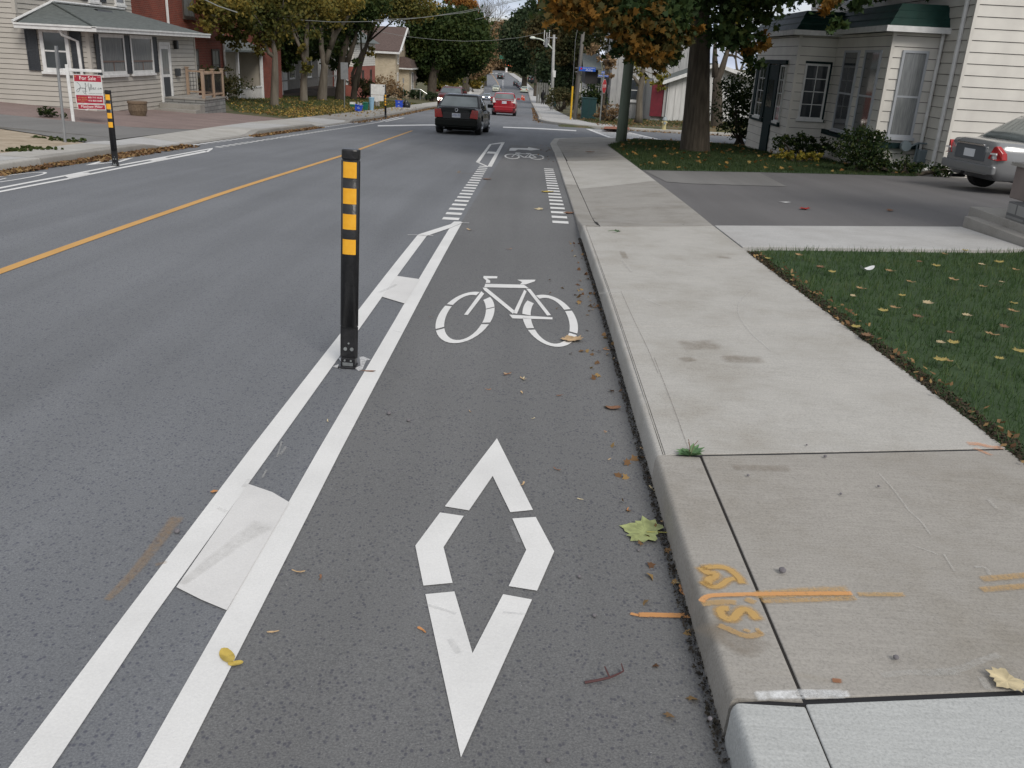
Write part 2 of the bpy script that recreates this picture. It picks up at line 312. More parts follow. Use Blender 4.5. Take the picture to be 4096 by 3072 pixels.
m_roofgrey = M('grey asphalt shingles', (.088, .100, .098), .95, (.145, .162, .156), 7, 4, .3, .7, .6, 25, stretch=(1, .5, 6))
def emit(name, col, s):
    m = bpy.data.materials.new(name); m.use_nodes = True; b = m.node_tree.nodes['Principled BSDF']; b.inputs['Base Color'].default_value = tuple(col)+(1,)
    b.inputs['Emission Color'].default_value = tuple(col)+(1,); b.inputs['Emission Strength'].default_value = s; return m
m_lit = emit('lit headlamp', (1, .95, .85), 6); m_sig = emit('red signal light', (1, .10, .03), 4); m_sig_g = emit('green signal light', (.25, 1, .6), 2)
def brick(name, c1, c2, mort, sc_=1.):
    k = Nd(name, .9); sx = k.n('ShaderNodeSeparateXYZ'); k.L(k.t, sx.inputs[0]); ad = k.n('ShaderNodeMath'); k.L(sx.outputs[0], ad.inputs[0]); k.L(sx.outputs[1], ad.inputs[1])
    cb = k.n('ShaderNodeCombineXYZ'); k.L(ad.outputs[0], cb.inputs[0]); k.L(sx.outputs[2], cb.inputs[1]); bt = k.n('ShaderNodeTexBrick'); k.L(cb.outputs[0], bt.inputs[0])
    bt.inputs['Scale'].default_value = 1; bt.inputs['Brick Width'].default_value = .22*sc_; bt.inputs['Row Height'].default_value = .075*sc_; bt.inputs['Mortar Size'].default_value = .008*sc_
    bt.inputs['Color1'].default_value = c1+(1,); bt.inputs['Color2'].default_value = c2+(1,); bt.inputs['Mortar'].default_value = mort+(1,)
    c = k.mix(1., bt.outputs[0], k.ramp(k.noise(1.3, 5), (.3, .8), (.7, 1.1)), 'MULTIPLY'); k.bump(bt.outputs[1], -.4, .01); return k.done(c)
m_brick = brick('red brick', (.24, .045, .025), (.17, .035, .022), (.22, .12, .09)); m_brick2 = brick('bright red brick', (.36, .07, .045), (.27, .055, .035), (.30, .2, .17))
m_ybrick = brick('buff brick', (.54, .46, .33), (.46, .38, .26), (.52, .46, .37)); m_stone = brick('grey porch block', (.20, .20, .195), (.28, .28, .27), (.12, .12, .12), 1.9)

def softmat(name, col, lo=.30, hi=.62, mx_=.9, sc_=60, top=.55):
    k = Nd(name, .85); k.b.inputs['Base Color'].default_value = tuple(col)+(1,); at = k.n('ShaderNodeAttribute'); at.attribute_name = 'dens'
    n = k.ramp(k.noise(sc_, 5, .75), (lo-.25, 0.), (hi, 1.)); ml = k.n('ShaderNodeMath'); ml.operation = 'MULTIPLY'; k.L(at.outputs['Fac'], ml.inputs[0]); k.L(n, ml.inputs[1])
    m2 = k.n('ShaderNodeMapRange'); m2.inputs[1].default_value = .10; m2.inputs[2].default_value = top; m2.inputs[4].default_value = mx_; k.L(ml.outputs[0], m2.inputs[0])
    tr = k.n('ShaderNodeBsdfTransparent'); ms = k.n('ShaderNodeMixShader'); o = k.N.nodes['Material Output']; k.L(m2.outputs[0], ms.inputs[0]); k.L(tr.outputs[0], ms.inputs[1]); k.L(k.b.outputs[0], ms.inputs[2]); k.L(ms.outputs[0], o.inputs[0]); return k.m
def soft(name, items, m, dz, parent, pk=1.):
    """sprayed or rubbed marks: strips of paint whose density fades towards their edges; items = (f, pixel points, width m)"""
    V_, F_, D_ = [], [], []
    for f, pts, wd in items:
        pts = list(pts)
        if len(pts) > 2:
            for _ in range(2):
                q_ = [pts[0]]
                for a, b_ in zip(pts[:-1], pts[1:]): q_ += [(a[0]*.75+b_[0]*.25, a[1]*.75+b_[1]*.25), (a[0]*.25+b_[0]*.75, a[1]*.25+b_[1]*.75)]
                pts = q_+[pts[-1]]
        else: pts = [(pts[0][0]+(pts[1][0]-pts[0][0])*i/8, pts[0][1]+(pts[1][1]-pts[0][1])*i/8) for i in range(9)]
        P = [G(*f(*p), dz) for p in pts]; P = [Vector((p.x, p.y)) for p in P]; n = len(P); b0 = len(V_)
        d0 = (P[1]-P[0]).normalized(); d1 = (P[-1]-P[-2]).normalized(); w_ = wd if isinstance(wd, (list, tuple)) else (wd, wd)
        P = [P[0]-d0*w_[0]*.5]+P+[P[-1]+d1*w_[1]*.5]; n += 2
        for i, p in enumerate(P):
            d = (P[min(i+1, n-1)]-P[max(i-1, 0)]).normalized(); nn = Vector((-d.y, d.x)); ww = w_[0]+(w_[1]-w_[0])*i/(n-1); e = 0. if i in (0, n-1) else 1.
            for s_, dn in ((-1, 0), (-.5, 1), (0, 1), (.5, 1), (1, 0)): q = p+nn*s_*ww*.75; V_.append((q.x, q.y, Z(q.y)+dz)); D_.append(dn*e*pk)
        for i in range(n-1):
            for j in range(4): a = b0+i*5+j; F_.append((a, a+1, a+6, a+5))
    me = bpy.data.meshes.new(name); me.from_pydata(V_, [], F_); at = me.attributes.new('dens', 'FLOAT', 'POINT'); at.data.foreach_set('value', D_); return link_mesh(name, me, m, parent)
# ================================================================== GROUND
XLp = [(-30, -7.65), (12, -7.62), (17, -7.75), (26, -7.8), (44, -7.85), (56, -8.3), (80, -9.3), (100, -10.0), (150, -11.3), (206, -12.9), (252, -16), (300, -19), (350, -22.5), (700, -40)]
XRp = [(-30, .62), (2, .60), (6, .565), (10, .515), (16, .48), (24, .43), (28.5, .36), (60, -.1), (83, -.44), (105, -.76), (144, -1.5), (172, -2.1), (212, -3.1), (285, -7.5), (305, -9.3), (355, -13.3), (700, -30)]
def XL(y): return float(np.interp(y, [a for a, b in XLp], [b for a, b in XLp]))
def XR(y): return float(np.interp(y, [a for a, b in XRp], [b for a, b in XRp]))
def T(x, y):                                                    # height of the land away from the kerbs
    if x < XL(y):
        t = XL(y)-x; o = .10+.045*max(0, min(t-2.2, 14))+(.03*max(0, t-16) if y > 40 else 0)
        return Z(y)+min(o, 6)
    if x > XR(y):
        if 33.3 < y < 45.6 and x < 70: return Z(y)
        t = x-XR(y); return Z(y)+.10+(.035*max(0, min(t-2.5, 30)) if y > 46 else 0)
    return Z(y)
cols = [-160, -90, -50, -30, -20, -14, -9, -6, -4, -2.6, -1.5, -1.1, 0]
rcols = [0, .7, 1.1, 2.2, 3.5, 5, 7, 10, 14, 20, 32, 50, 90, 160]
V = []; Fc = []; nc = len(cols)+len(rcols)
for y in ROWS:
    l, r = XL(y), XR(y)
    for c in cols: x = l+c; V.append((x, y, (T(x, y)-.012 if c <= -1.5 else Z(y)-.07)))
    for c in rcols:
        x = r+c; side = 32.9 < y < 46.1
        V.append((x, y, (T(x, y)-.012 if (c >= 1.1 and not side) else Z(y)-.07)))
for j in range(len(ROWS)-1):
    for i in range(nc-1): a = j*nc+i; Fc.append((a, a+1, a+nc+1, a+nc))
me = bpy.data.meshes.new('ground'); me.from_pydata(V, [], Fc)
k = Nd('rough ground', 1); c = k.ramp(k.noise(.8, 6, .7), (.3, (.045, .06, .022)), (.5, (.085, .085, .035)), (.62, (.15, .11, .06)), (.75, (.21, .17, .12)))
c = k.mix(1., c, k.ramp(k.noise(14, 4, .8), (.3, .6), (.7, 1.25)), 'MULTIPLY'); k.bump(k.noise(10, 4), .6, .05); m_terr = k.done(c)
ground = tag(link_mesh('ground', me, m_terr), kind='structure')
far = MB(); far.add([(-2500, -300, -9.5), (2500, -300, -9.5), (2500, 3000, -9.5), (-2500, 3000, -9.5)], [(0, 1, 2, 3)])
tag(far.build('distant_land', m_terr), kind='structure')
ys = [-12+i for i in range(0, 600, 2)]
XS = -.85
road_poly = [(XL(y), y) for y in ys]+[(XR(y), y) for y in ys[::-1] if y > 56]+[(-.1, 56), (-.12, 54), (.3, 50.5), (1., 48.4), (1.9, 46.9), (3.2, 45.9), (5, 45.6), (60, 45.8), (60, 33.4), (3.6, 33.3), (2.3, 33.2), (1.3, 32.8), (.52, 31.5), (.36, 28.5), (.43, 27), (XS, 27), (XS, -12)]
road = tag(sheet('road', road_poly, 0, m_road), kind='structure')
lane = tag(sheet('bike_lane', [(XS, -12), (.66, -12)]+[(XR(y)+.02, y) for y in (2, 6, 10, 16, 24, 27)]+[(XS, 27)], 0, m_lane), kind='structure')
def sm(a, b, t): t = min(1, max(0, (t-a)/(b-a))); return t*t*(3-2*t)
def hk(y): return .13-.095*sm(9.7, 10.9, y)+.03*sm(27.5, 30, y)
def sdz(x, y): t = min(1, max(0, (x-.74)/1.21)); return hk(y)*(1-t)+.13*t
def solid(o, th=.12, bev=.006):
    s = o.modifiers.new('solid', 'SOLIDIFY'); s.thickness = th; s.offset = -1
    if bev: b = o.modifiers.new('bevel', 'BEVEL'); b.width = bev; b.segments = 2; b.limit_method = 'ANGLE'; b.angle_limit = math.radians(50)
    return o
def J(a, b):                                                    # a pavement joint seen between two photo points -> y at any x
    p = G(*dd(*a), .13); q = G(*dd(*b), .13); return lambda x: p.y+(q.y-p.y)*(x-p.x)/(q.x-p.x)
jA = J((1600, 1520), (2200, 1495)); jB = J((1420, 985), (2100, 971)); jC = J((1285, 573), (1620, 574)); jD = J((1258, 490), (1540, 488)); jE = J((1228, 396), (1414, 391)); jF = lambda x: 20.6; jC2 = J((1340, 706), (1800, 700))
def XBf(y): return float(np.interp(y, [2, 4, 5.3, 6.4, 7.6, 8.7, 10], [2.30, 2.26, 2.20, 2.15, 2.11, 2.08, 2.06])) if y < 10 else (2.06 if y < 26 else 2.05)
def slab(ja, jb, m, gap, x0, x1, g0=None, n=4):
    g0 = gap if g0 is None else g0
    xs = [x0+(x1-x0)*i/n for i in range(1, n+1)]; ya = ja(x0)+g0/2; yb_ = jb(x0)-gap/2; m_ = max(2, int((yb_-ya)/1.2))
    le = [(XR(y)+x0-.6 if y > 2 else x0+.02*(2-y)/5, y) for y in [yb_+(ya-yb_)*i/m_ for i in range(m_+1)]]
    y0_, y1_ = ja(XBf(ja(x1)))+g0/2, jb(XBf(jb(x1)))-gap/2; re_ = [(XBf(y), y) for y in [y0_+(y1_-y0_)*i/m_ for i in range(m_+1)]]
    P = [(x, ja(x)+g0/2) for x in xs[:-1]]+re_+[(x, jb(x)-gap/2) for x in xs[:-1][::-1]]+le
    return tag(solid(sheet('sidewalk', P, sdz, m, xcuts=(.9, 1.25, 1.6, 1.95)), bev=.0018 if x0 < .7 else .004), kind='structure')
XB = 2.10
slab(lambda x: -3., jA, m_con_new, .022, .802, XB, 0)
slab(jA, jB, m_con_mid, .020, .807, XB, .022)
slab(jB, jC2, m_con_far, .004, .6455, XB, .020); slab(jC2, jC, m_con_far, .012, .6455, XB, .004)
slab(jC, jD, m_con_far, .014, .6455, XB); slab(jD, lambda x: 12.2+.0*x, m_con_dk, .006, .806, XB); slab(lambda x: 12.2, jE, m_con_dk, .012, .806, XB)
slab(jE, jF, m_con_far, .010, .806, XB)
P = [(.69, 20.61), (2.06, 20.61), (2.05, 27.5), (2.75, 30.3), (3.4, 33.1), (2.3, 33.03), (1.4, 32.66), (.68, 31.4), (.56, 28.5)]
tag(solid(sheet('sidewalk', P, sdz, m_con_dk, xcuts=(.9, 1.25, 1.6, 1.95))), kind='structure')
tag(sheet('pavement_bed', [(.79, -3), (2.04, -3), (2.04, 20.4), (.648, 20.4), (.665, 16), (.70, 10.2), (.70, 9.7), (.63, 9.5), (.65, 6), (.70, 3.6), (.78, 3.3)], lambda x, y: sdz(x, y)-.005, m_gap, xcuts=(.9, 1.25, 1.6, 1.95)), kind='structure')
def kerb(path, m, hfun, name='kerb', wd=.20, lip=None, parent=None):   # path runs with the road on its left; cross-section has a rounded nose
    mb = MB(); pts = []
    for (x0, y0), (x1, y1) in zip(path[:-1], path[1:]):
        n = max(1, int(max(abs(y1-y0)/.5, abs(x1-x0)/1.0)))
        for i in range(n): pts.append((x0+(x1-x0)*i/n, y0+(y1-y0)*i/n))
    pts.append(path[-1]); prof = [(-.006, -.08), (.0, .3), (.002, .78), (.007, .91), (.015, .985), (.022, .998), (.028, 1.), (.034, 1.), (wd-.012, 1.), (wd-.006, 1.), (wd, .95), (wd, -.2)]
    n = len(prof)
    for i, (x, y) in enumerate(pts):
        a = Vector(pts[max(0, i-1)]); b = Vector(pts[min(len(pts)-1, i+1)]); d = (b-a).normalized(); nn = Vector((d.y, -d.x))
        h = hfun(x, y)
        for o, k_ in prof:
            yy = y+nn.y*o; mb.v.append((x+nn.x*o, yy, Z(yy)+(k_ if k_ < -.05 and o < .01 else k_*h)))
    for i in range(len(pts)-1):
        for j in range(n-1): mb.f.append((i*n+j, i*n+j+1, (i+1)*n+j+1, (i+1)*n+j)); mb.m.append(0)
    A9 = mb.v[:n]; B9 = mb.v[(len(pts)-1)*n:(len(pts)-1)*n+n]; mb.add(A9, [tuple(range(n))[::-1]]); mb.add(B9, [tuple(range(n))])
    o = mb.build(name, m); me = o.data
    for p in me.polygons: p.use_smooth = len(p.vertices) == 4
    return tag(o, kind='structure')
hr = lambda x, y: hk(y)+.0005
kerb([(.625, -3), (.60, jA(.7)-.011)], m_con_new, hr); kerb([(.60, jA(.7)+.011), (.585, jB(.7)-.010)], m_con_mid, hr)
yb = jB(.6)+.01
kerb([(XR(yb), yb), (.565, 6), (XR(8), 8), (XR(9.6), 9.62)], m_con_far, hr, wd=.045)
kerb([(XR(9.64), 9.64), (XR(10.6), 10.6), (.48, 15.0)], m_con_dk, hr)
kerb([(.48, 15.02), (.45, 20), (.43, 24), (.36, 28.5), (.52, 31.5), (.85, 32.3), (1.3, 32.8), (2.3, 33.2), (3.4, 33.25)], m_con_far, hr)
kerb([(3.42, 33.25), (60, 33.4)], m_con_dk, lambda x, y: .15)
kerb([(60, 45.8), (5, 45.6), (3.2, 45.9), (1.9, 46.9), (1., 48.4), (.3, 50.5), (-.12, 54), (-.1, 58)]+[(XR(y), y) for y in (70, 83, 105, 144, 172, 212, 285, 305, 355)], m_con_far, lambda x, y: .14)
tag(sheet('sidewalk', [(5, 45.8), (3.3, 46.1), (2.05, 47.05), (1.2, 48.5), (.5, 50.6), (.1, 54), (.1, 58)]+[(XR(y)+.2, y) for y in (70, 83, 105, 144, 172, 212, 285, 305, 355)]+[(XR(y)+2.1, y) for y in (355, 305, 285, 212, 172, 144, 105, 83, 66)]+[(2.3, 56), (2.9, 51), (4.5, 48.6), (7, 47.8), (40, 47.8), (40, 46.0)], .14, m_con_path), kind='structure')
tag(sheet('sidewalk_ramp_plate', [(G(*z4(*p), .145).x, G(*z4(*p), .145).y) for p in ((700, 1312), (800, 1312), (950, 1322), (960, 1345), (680, 1335))], .15, M('rusty ramp plate', (.27, .10, .055), .9)), kind='structure')
# left-hand pavement
def hl(x, y): return .13-.11*(sm(17.6, 18.6, y)-sm(24.2, 25, y))-.11*(sm(31, 32, y)-sm(37, 38, y))
kerb([(XL(y), y) for y in (355, 300, 252, 206, 150, 100, 80, 56, 44, 26, 17, 13.62)], m_con_dk, hl); kerb([(XL(13.6), 13.6), (XL(12), 12), (-7.65, -12)], m_con_far, hl)
def sl(x, y): t = min(1, max(0, (XL(y)-x-.2)/1.2)); return hl(x, y)*(1-t)+.13*t
bk = [(-12, -8.5), (10, -8.5), (15, -8.55), (19, -8.85), (24, -9.1), (30, -9.6), (45, -9.75), (58, -10.1), (97, -12.3), (150, -13.6), (250, -18.3), (350, -24.6)]
def LB(y): return float(np.interp(y, [a for a, b in bk], [b for a, b in bk]))
for i, (a, b, m) in enumerate([(-12, 13.6, m_con_path), (13.62, 16.9, m_con_far), (16.92, 20, m_con_path), (20.02, 26, m_con_far), (26.02, 29.5, m_con_path), (29.52, 34.5, m_con_far), (34.52, 37.5, m_con_path), (37.52, 60, m_con_dk), (60, 350, m_con_far)]):
    yy = [a]+[y for y in range(int(a)+1, int(b)+1, 3) if a < y < b]+[b]
    tag(sheet('left_sidewalk', [(XL(y)-.2, y) for y in yy]+[(LB(y), y) for y in yy[::-1]], sl, m), kind='structure')
def px(f, pts, dz=0.): return [(G(*f(*p), dz).x, G(*f(*p), dz).y) for p in pts]
def tdz(x, y): return T(x, y)-Z(y)
k = Nd('sandy soil', 1); c = k.ramp(k.noise(3, 6, .7), (.35, (.30, .235, .165)), (.6, (.42, .35, .26))); k.bump(k.noise(60, 3), .5, .01); m_sand = k.done(c)
k = Nd('reddish gravel', 1); c = k.ramp(k.noise(90, 4, .8), (.3, (.14, .095, .085)), (.6, (.29, .22, .20))); c = k.mix(1., c, k.ramp(k.noise(1, 4), (.3, .85), (.7, 1.1)), 'MULTIPLY'); k.bump(k.noise(80, 3), .7, .02); m_gravel = k.done(c)
tag(sheet('sandy_verge', [(LB(4), 4), (LB(15), 15), (LB(17.2), 17.2), (-9.5, 17.8), (-10.4, 18.5), (-11.4, 18.9), (-15, 18.6), (-15, 4)], lambda x, y: tdz(x, y)+.012, m_sand), kind='structure')
tag(sheet('left_driveway', [(LB(17.3), 17.3), (-9.45, 17.9), (-10.35, 18.55), (-11.4, 19.), (-15, 18.7), (-22, 18.7), (-22, 22.6), (-13.6, 22.6), (-10.8, 22.8), (LB(23.9), 23.9), (LB(20), 20)], lambda x, y: tdz(x, y)+.016, m_drive2), kind='structure')
tag(sheet('gravel_drive', [(LB(23.9), 23.9), (-10.8, 22.8), (-13.6, 22.6), (-20, 22.6), (-20, 34.6), (-12.3, 34.9), (-10.6, 34.6), (LB(34.5), 34.5), (LB(30), 30)], lambda x, y: tdz(x, y)+.02, m_gravel), kind='structure')
# right-hand lot
dz13 = lambda x, y: .125
drv = px(dd, [(1385, 366), (1480, 368), (1640, 371), (1800, 375), (1975, 380)], .13)
tag(sheet('driveway', [(2.068, 10.16), (2.068, drv[0][1]-1.5)]+drv+[(9.3, 21.6), (9.3, 21.15), (22, 21.15), (22, 12.0), (5.75, 11.3), (5.4, 11.3)], lambda x, y: .118, m_drive), kind='structure')
tag(sheet('driveway_patch', px(dd, [(1392, 368), (1640, 372), (1700, 402), (1500, 396), (1440, 392)], .13), .124, m_drive2), kind='structure')
pth = px(dd, [(1546, 488), (2104, 493)], .13)
tag(solid(sheet('garden_path', [(2.095, 8.75), (2.075, 10.14), (5.4, 11.26), (5.42, 9.75), (5.42, 9.7), (4.9, 9.45), (XB+.3, 8.85)], lambda x, y: .135, m_con_path), .1, .005), kind='structure')
# ---- markings
def mark(name, polys, m=m_white, dz=.004, parent=None, label=None):
    obs = [sheet(name, P, dz, m) for P in polys]; o = obs[0]
    if len(obs) > 1:
        bm = bmesh.new()
        for q in obs: bm.from_mesh(q.data)
        bm.to_mesh(o.data); bm.free()
        for q in obs[1:]: bpy.data.objects.remove(q)
    o.parent = parent or road; o.name = name
    if label: o['label'] = label
    return o
def stripe(xa, xb, ya, yb, n=2): return [(xa, ya), (xb, ya), (xb, yb), (xa, yb)]
q = px(zc, [(568, 300), (685, 318), (985, 218), (1130, 148), (1165, 140), (1050, 125)])
sL, sR = px(zc, [(568, 300), (685, 318)]); tR, tL = px(zc, [(1150, 148), (985, 218)])
sxy = lambda x, y: (x, y)
lo_ = px(sxy, [(38, 3072), (490, 2472), (1000, 1800), (1363, 1334)]); li_ = px(sxy, [(212, 3072), (612, 2472), (1093, 1800), (1450, 1300)]); ri_ = px(sxy, [(553, 3072), (893, 2472), (1275, 1800), (1569, 1300)]); ro_ = px(sxy, [(721, 3072), (1026, 2472), (1366, 1800), (1629, 1300)])
mark('buffer_stripe', [[(li_[0][0], -6)]+li_+[(sR[0], sR[1]), (sL[0], sL[1])]+lo_[::-1]+[(lo_[0][0], -6)]])
mark('buffer_stripe', [[(ro_[0][0], -6)]+ro_+[(tR[0], tR[1]), (tL[0], tL[1])]+ri_[::-1]+[(ri_[0][0], -6)]])
mark('buffer_stripe', [px(zc, [(568, 300), (685, 318), (995, 212), (1165, 140), (1135, 126), (1050, 125), (1005, 160)])], dz=.006)
mark('hatch_block', [px(zs, [(745, 902), (850, 955), (958, 1000), (1222, 543), (1150, 500), (1048, 465)])], m_white2, .0065)
mark('hatch_block', [px(zc, [(92, 1128), (392, 1218), (600, 895), (285, 850)])], m_white2, .0065)
mark('chalk_tick', [px(zc, [(432, 302), (770, 310), (770, 315), (432, 305)]), px(zc, [(1150, 143), (1250, 145), (1250, 149), (1150, 147)])], m_white2, .008)
mark('lane_diamond', [px(zd, P) for P in ([(484, 353), (627, 638), (537, 647), (467, 503), (373, 640), (277, 624)], [(258, 648), (352, 662), (272, 786), (308, 928), (192, 939), (160, 780)],
     [(545, 672), (638, 666), (711, 803), (643, 959), (530, 941), (600, 797)], [(200, 973), (315, 962), (387, 1207), (508, 973), (623, 994), (341, 1622)])], parent=lane)
def ring(c, U, V_, ki, kj, t0, t1, n=14):
    o = [(c[0]+math.cos(t)*U[0]+math.sin(t)*V_[0], c[1]+math.cos(t)*U[1]+math.sin(t)*V_[1]) for t in [t0+(t1-t0)*i/n for i in range(n+1)]]
    i_ = [(c[0]+math.cos(t)*U[0]*ki+math.sin(t)*V_[0]*kj, c[1]+math.cos(t)*U[1]*ki+math.sin(t)*V_[1]*kj) for t in [t0+(t1-t0)*i/n for i in range(n+1)]]
    return [[o[i], o[i+1], i_[i+1], i_[i]] for i in range(n)]
def R_(*a): return [math.radians(v) for v in a]
bikeP = []
for c_, U, V_, segs in (((1095, 1181), (193, -32), (-34, 168), [(-12-0, 22), (26, 160), (164, 218), (222, 290), (318, 346)]), ((1660, 1203), (183, 28), (22, 171), [(-32, 20), (24, 150), (154, 178), (186, 222), (246, 324)])):
    for a, b in segs: bikeP += ring(c_, U, V_, .70, .885, *R_(a, b))
bikeP += [[(1230, 957), (1485, 963), (1518, 986), (1222, 980)], [(1212, 983), (1236, 983), (1428, 1140), (1412, 1156), (1222, 1000)], [(1203, 1007), (1222, 1023), (1114, 1164), (1088, 1163)],
          [(1218, 905), (1310, 907), (1308, 921), (1240, 922), (1262, 936), (1262, 951), (1232, 951), (1236, 936), (1216, 918)], [(1442, 930), (1563, 930), (1556, 941), (1500, 961), (1460, 961), (1474, 946)],
          [(1488, 997), (1503, 1008), (1440, 1156), (1414, 1152)], [(1500, 988), (1528, 992), (1665, 1165), (1640, 1168)], [(1388, 1162), (1675, 1180), (1675, 1194), (1410, 1187)]]
mark('bicycle_marking', [px(zp, P) for P in bikeP], parent=lane)
bk2 = []
for c_, U, V_ in (((1103, 310), (77, 2), (8, 25)), ((1342, 316), (77, 3), (8, 26))): bk2 += ring(c_, U, V_, .78, .80, *R_(5, 360), n=22)
bk2 += [[(1135, 279), (1290, 284), (1290, 289), (1137, 284)], [(1140, 280), (1150, 280), (1225, 318), (1212, 321)], [(1133, 283), (1142, 285), (1103, 316), (1094, 315)], [(1255, 282), (1290, 284), (1345, 320), (1330, 321), (1272, 288)],
        [(1212, 316), (1342, 318), (1342, 323), (1214, 322)], [(1265, 288), (1272, 289), (1232, 320), (1222, 318)], [(1135, 272), (1185, 273), (1185, 276), (1135, 277)], [(1237, 277), (1287, 278), (1284, 282), (1240, 282)]]
mark('bicycle_marking', [px(zb, P) for P in bk2], parent=lane)
mark('turn_arrow', [px(zb, [(1080, 230), (1100, 226), (1255, 229), (1263, 219), (1380, 240), (1288, 252), (1245, 246), (1160, 242), (1132, 254), (1072, 254)])], parent=lane)
dl = px(zb, [(412, 930), (578, 933), (778, 410), (868, 411)]); dr = px(zb, [(1499, 965), (1657, 969), (1416, 435), (1508, 436)])
for nm, A in (('dashed_line', dl), ('dashed_line', dr)):
    n = 19; Ps = []
    for i in range(n):
        t = i/(n-1); xa = A[0][0]+(A[2][0]-A[0][0])*t; xb = A[1][0]+(A[3][0]-A[1][0])*t; y = A[0][1]+(A[2][1]-A[0][1])*t
        Ps.append([(xa, y), (xb, y), (xb, y+.19), (xa, y+.19)])
    mark(nm, Ps, parent=lane if A is dr else road)
mark('buffer_outline', [px(zb, P) for P in ([(745, 366), (775, 378), (902, 190), (880, 188)], [(858, 411), (903, 411), (1029, 171), (1003, 170)], [(745, 366), (765, 362), (868, 408), (858, 413)], [(880, 189), (1005, 170), (1029, 171), (1012, 182), (898, 194)],
     [(868, 261), (945, 266), (935, 284), (850, 280)])])
mark('centre_line', [[(-4.16, -12), (-4.06, -12), (-4.07, 9.7), (-4.12, 19), (-4.60, 33), (-4.69, 33), (-4.22, 19), (-4.17, 9.7)]], m_yellow)
mark('centre_line', [[(-9.42, 213), (-9.3, 213), (-12.9, 266), (-16.8, 315), (-20.2, 353), (-20.35, 353), (-16.95, 315), (-13.05, 266)]], m_yellow)
mark('crosswalk_line', [px(lambda x, y: (x, y), [(1511, 501), (1700, 498), (1820, 499), (1820, 503), (1700, 502.5), (1511, 506)])])
mark('crosswalk_line', [px(lambda x, y: (x, y), [(2012, 507), (2150, 512), (2305, 521), (2305, 525), (2150, 516.5), (2012, 511)])])
lw = lambda y: 2.39+(y-44.6)*(2.91-2.39)/(35.1-44.6); rw = lambda y: 4.25+(y-43)*(5.2-4.25)/(34-43)
mark('zebra_crossing', [[(lw(y)+.1, y), (rw(y)-.1, y), (rw(y+.55)-.1, y+.55), (lw(y+.55)+.1, y+.55)] for y in [34.3+1.08*i for i in range(10)]]+[[(lw(34)-.1, 34), (lw(34)+.1, 34), (lw(45)+.1, 45), (lw(45)-.1, 45)], [(rw(34)-.1, 34), (rw(34)+.1, 34), (rw(45)+.1, 45), (rw(45)-.1, 45)]])
mark('stop_line', [[(6.6, 35), (7.0, 35), (7.2, 39.5), (6.8, 39.5)], [(8.5, 39.6), (14, 39.9), (14, 39.75), (8.5, 39.45)]])
# left-hand cycle lane
for Q in ([(0, 467), (640, 347), (1040, 269), (2035, 89), (2060, 94), (1040, 281), (640, 360), (0, 482)], [(0, 503), (640, 382), (1180, 271), (2015, 108), (2035, 120), (1180, 285), (640, 396), (0, 518)], [(2035, 88), (2092, 80), (2090, 92), (2045, 121), (2018, 118), (2050, 98)]):
    mark('left_buffer_stripe', [px(zl, Q)])
mark('left_buffer_stripe', [[(-6.50, -12), (-6.41, -12), (G(*zl(0, 518)).x, G(*zl(0, 518)).y), (G(*zl(0, 503)).x, G(*zl(0, 503)).y)], [(-6.72, -12), (-6.63, -12), (G(*zl(0, 482)).x, G(*zl(0, 482)).y), (G(*zl(0, 467)).x, G(*zl(0, 467)).y)]])
mark('left_hatch_block', [px(zl, [(615, 352), (860, 322), (905, 335), (690, 380)]), px(zl, [(1470, 205), (1590, 173), (1680, 180), (1540, 212)]), [(-6.7, 5), (-6.43, 5), (-6.45, 6.5), (-6.72, 6.5)]], m_white2, .006)
mark('left_dashed_line', [[(-7.09+.0*i, 19.5+.42*i), (-6.93, 19.5+.42*i), (-6.93, 19.71+.42*i), (-7.09, 19.71+.42*i)] for i in range(50)])
mark('left_dashed_line', [[(-7.72, 18.6+.42*i), (-7.56, 18.6+.42*i), (-7.56, 18.81+.42*i), (-7.72, 18.81+.42*i)] for i in range(14)])
mark('left_dashed_line', [[(-7.74, 31.6+.42*i), (-7.58, 31.6+.42*i), (-7.58, 31.81+.42*i), (-7.74, 31.81+.42*i)] for i in range(13)])
mark('left_buffer_stripe', [[(-6.93, 40.4), (-6.85, 40.4), (-7.0, 47), (-7.12, 47)], [(-7.13, 40.4), (-7.05, 40.4), (-7.35, 47.5), (-7.43, 47.5)]])
dmi = lambda cx, cy, rx, ry, k_: [[(cx, cy-ry), (cx-rx, cy), (cx, cy+ry), (cx, cy+ry*k_), (cx-rx*k_, cy), (cx, cy-ry*k_)], [(cx, cy-ry), (cx+rx, cy), (cx, cy+ry), (cx, cy+ry*k_), (cx+rx*k_, cy), (cx, cy-ry*k_)]]
mark('left_lane_diamond', dmi(-7.24, 15.0, .17, .88, .6))
lb = []
for cy in (9.6, 11.9): lb += ring((-7.2, cy), (.20, 0), (0, .95), .80, .92, 0, 6.283, 24)
lb += [[(-7.3, 10.0), (-7.27, 9.96), (-7.07, 11.5), (-7.1, 11.54)], [(-7.1, 9.5), (-7.06, 9.5), (-7.06, 11.0), (-7.1, 11.0)], [(-7.25, 10.9), (-7.22, 10.86), (-7.07, 10.0), (-7.1, 10.0)], [(-7.05, 10.8), (-7.02, 10.8), (-7.2, 11.9), (-7.23, 11.9)]]
mark('left_bicycle_marking', lb)
mark('left_bicycle_marking', [[(-7.55, 39.2), (-7.4, 39.2), (-7.4, 40.2), (-7.55, 40.2)], [(-7.5, 42), (-7.35, 42), (-7.4, 43.2), (-7.5, 43.2)], [(-7.6, 37), (-7.5, 37), (-7.5, 38.3), (-7.6, 38.3)]])
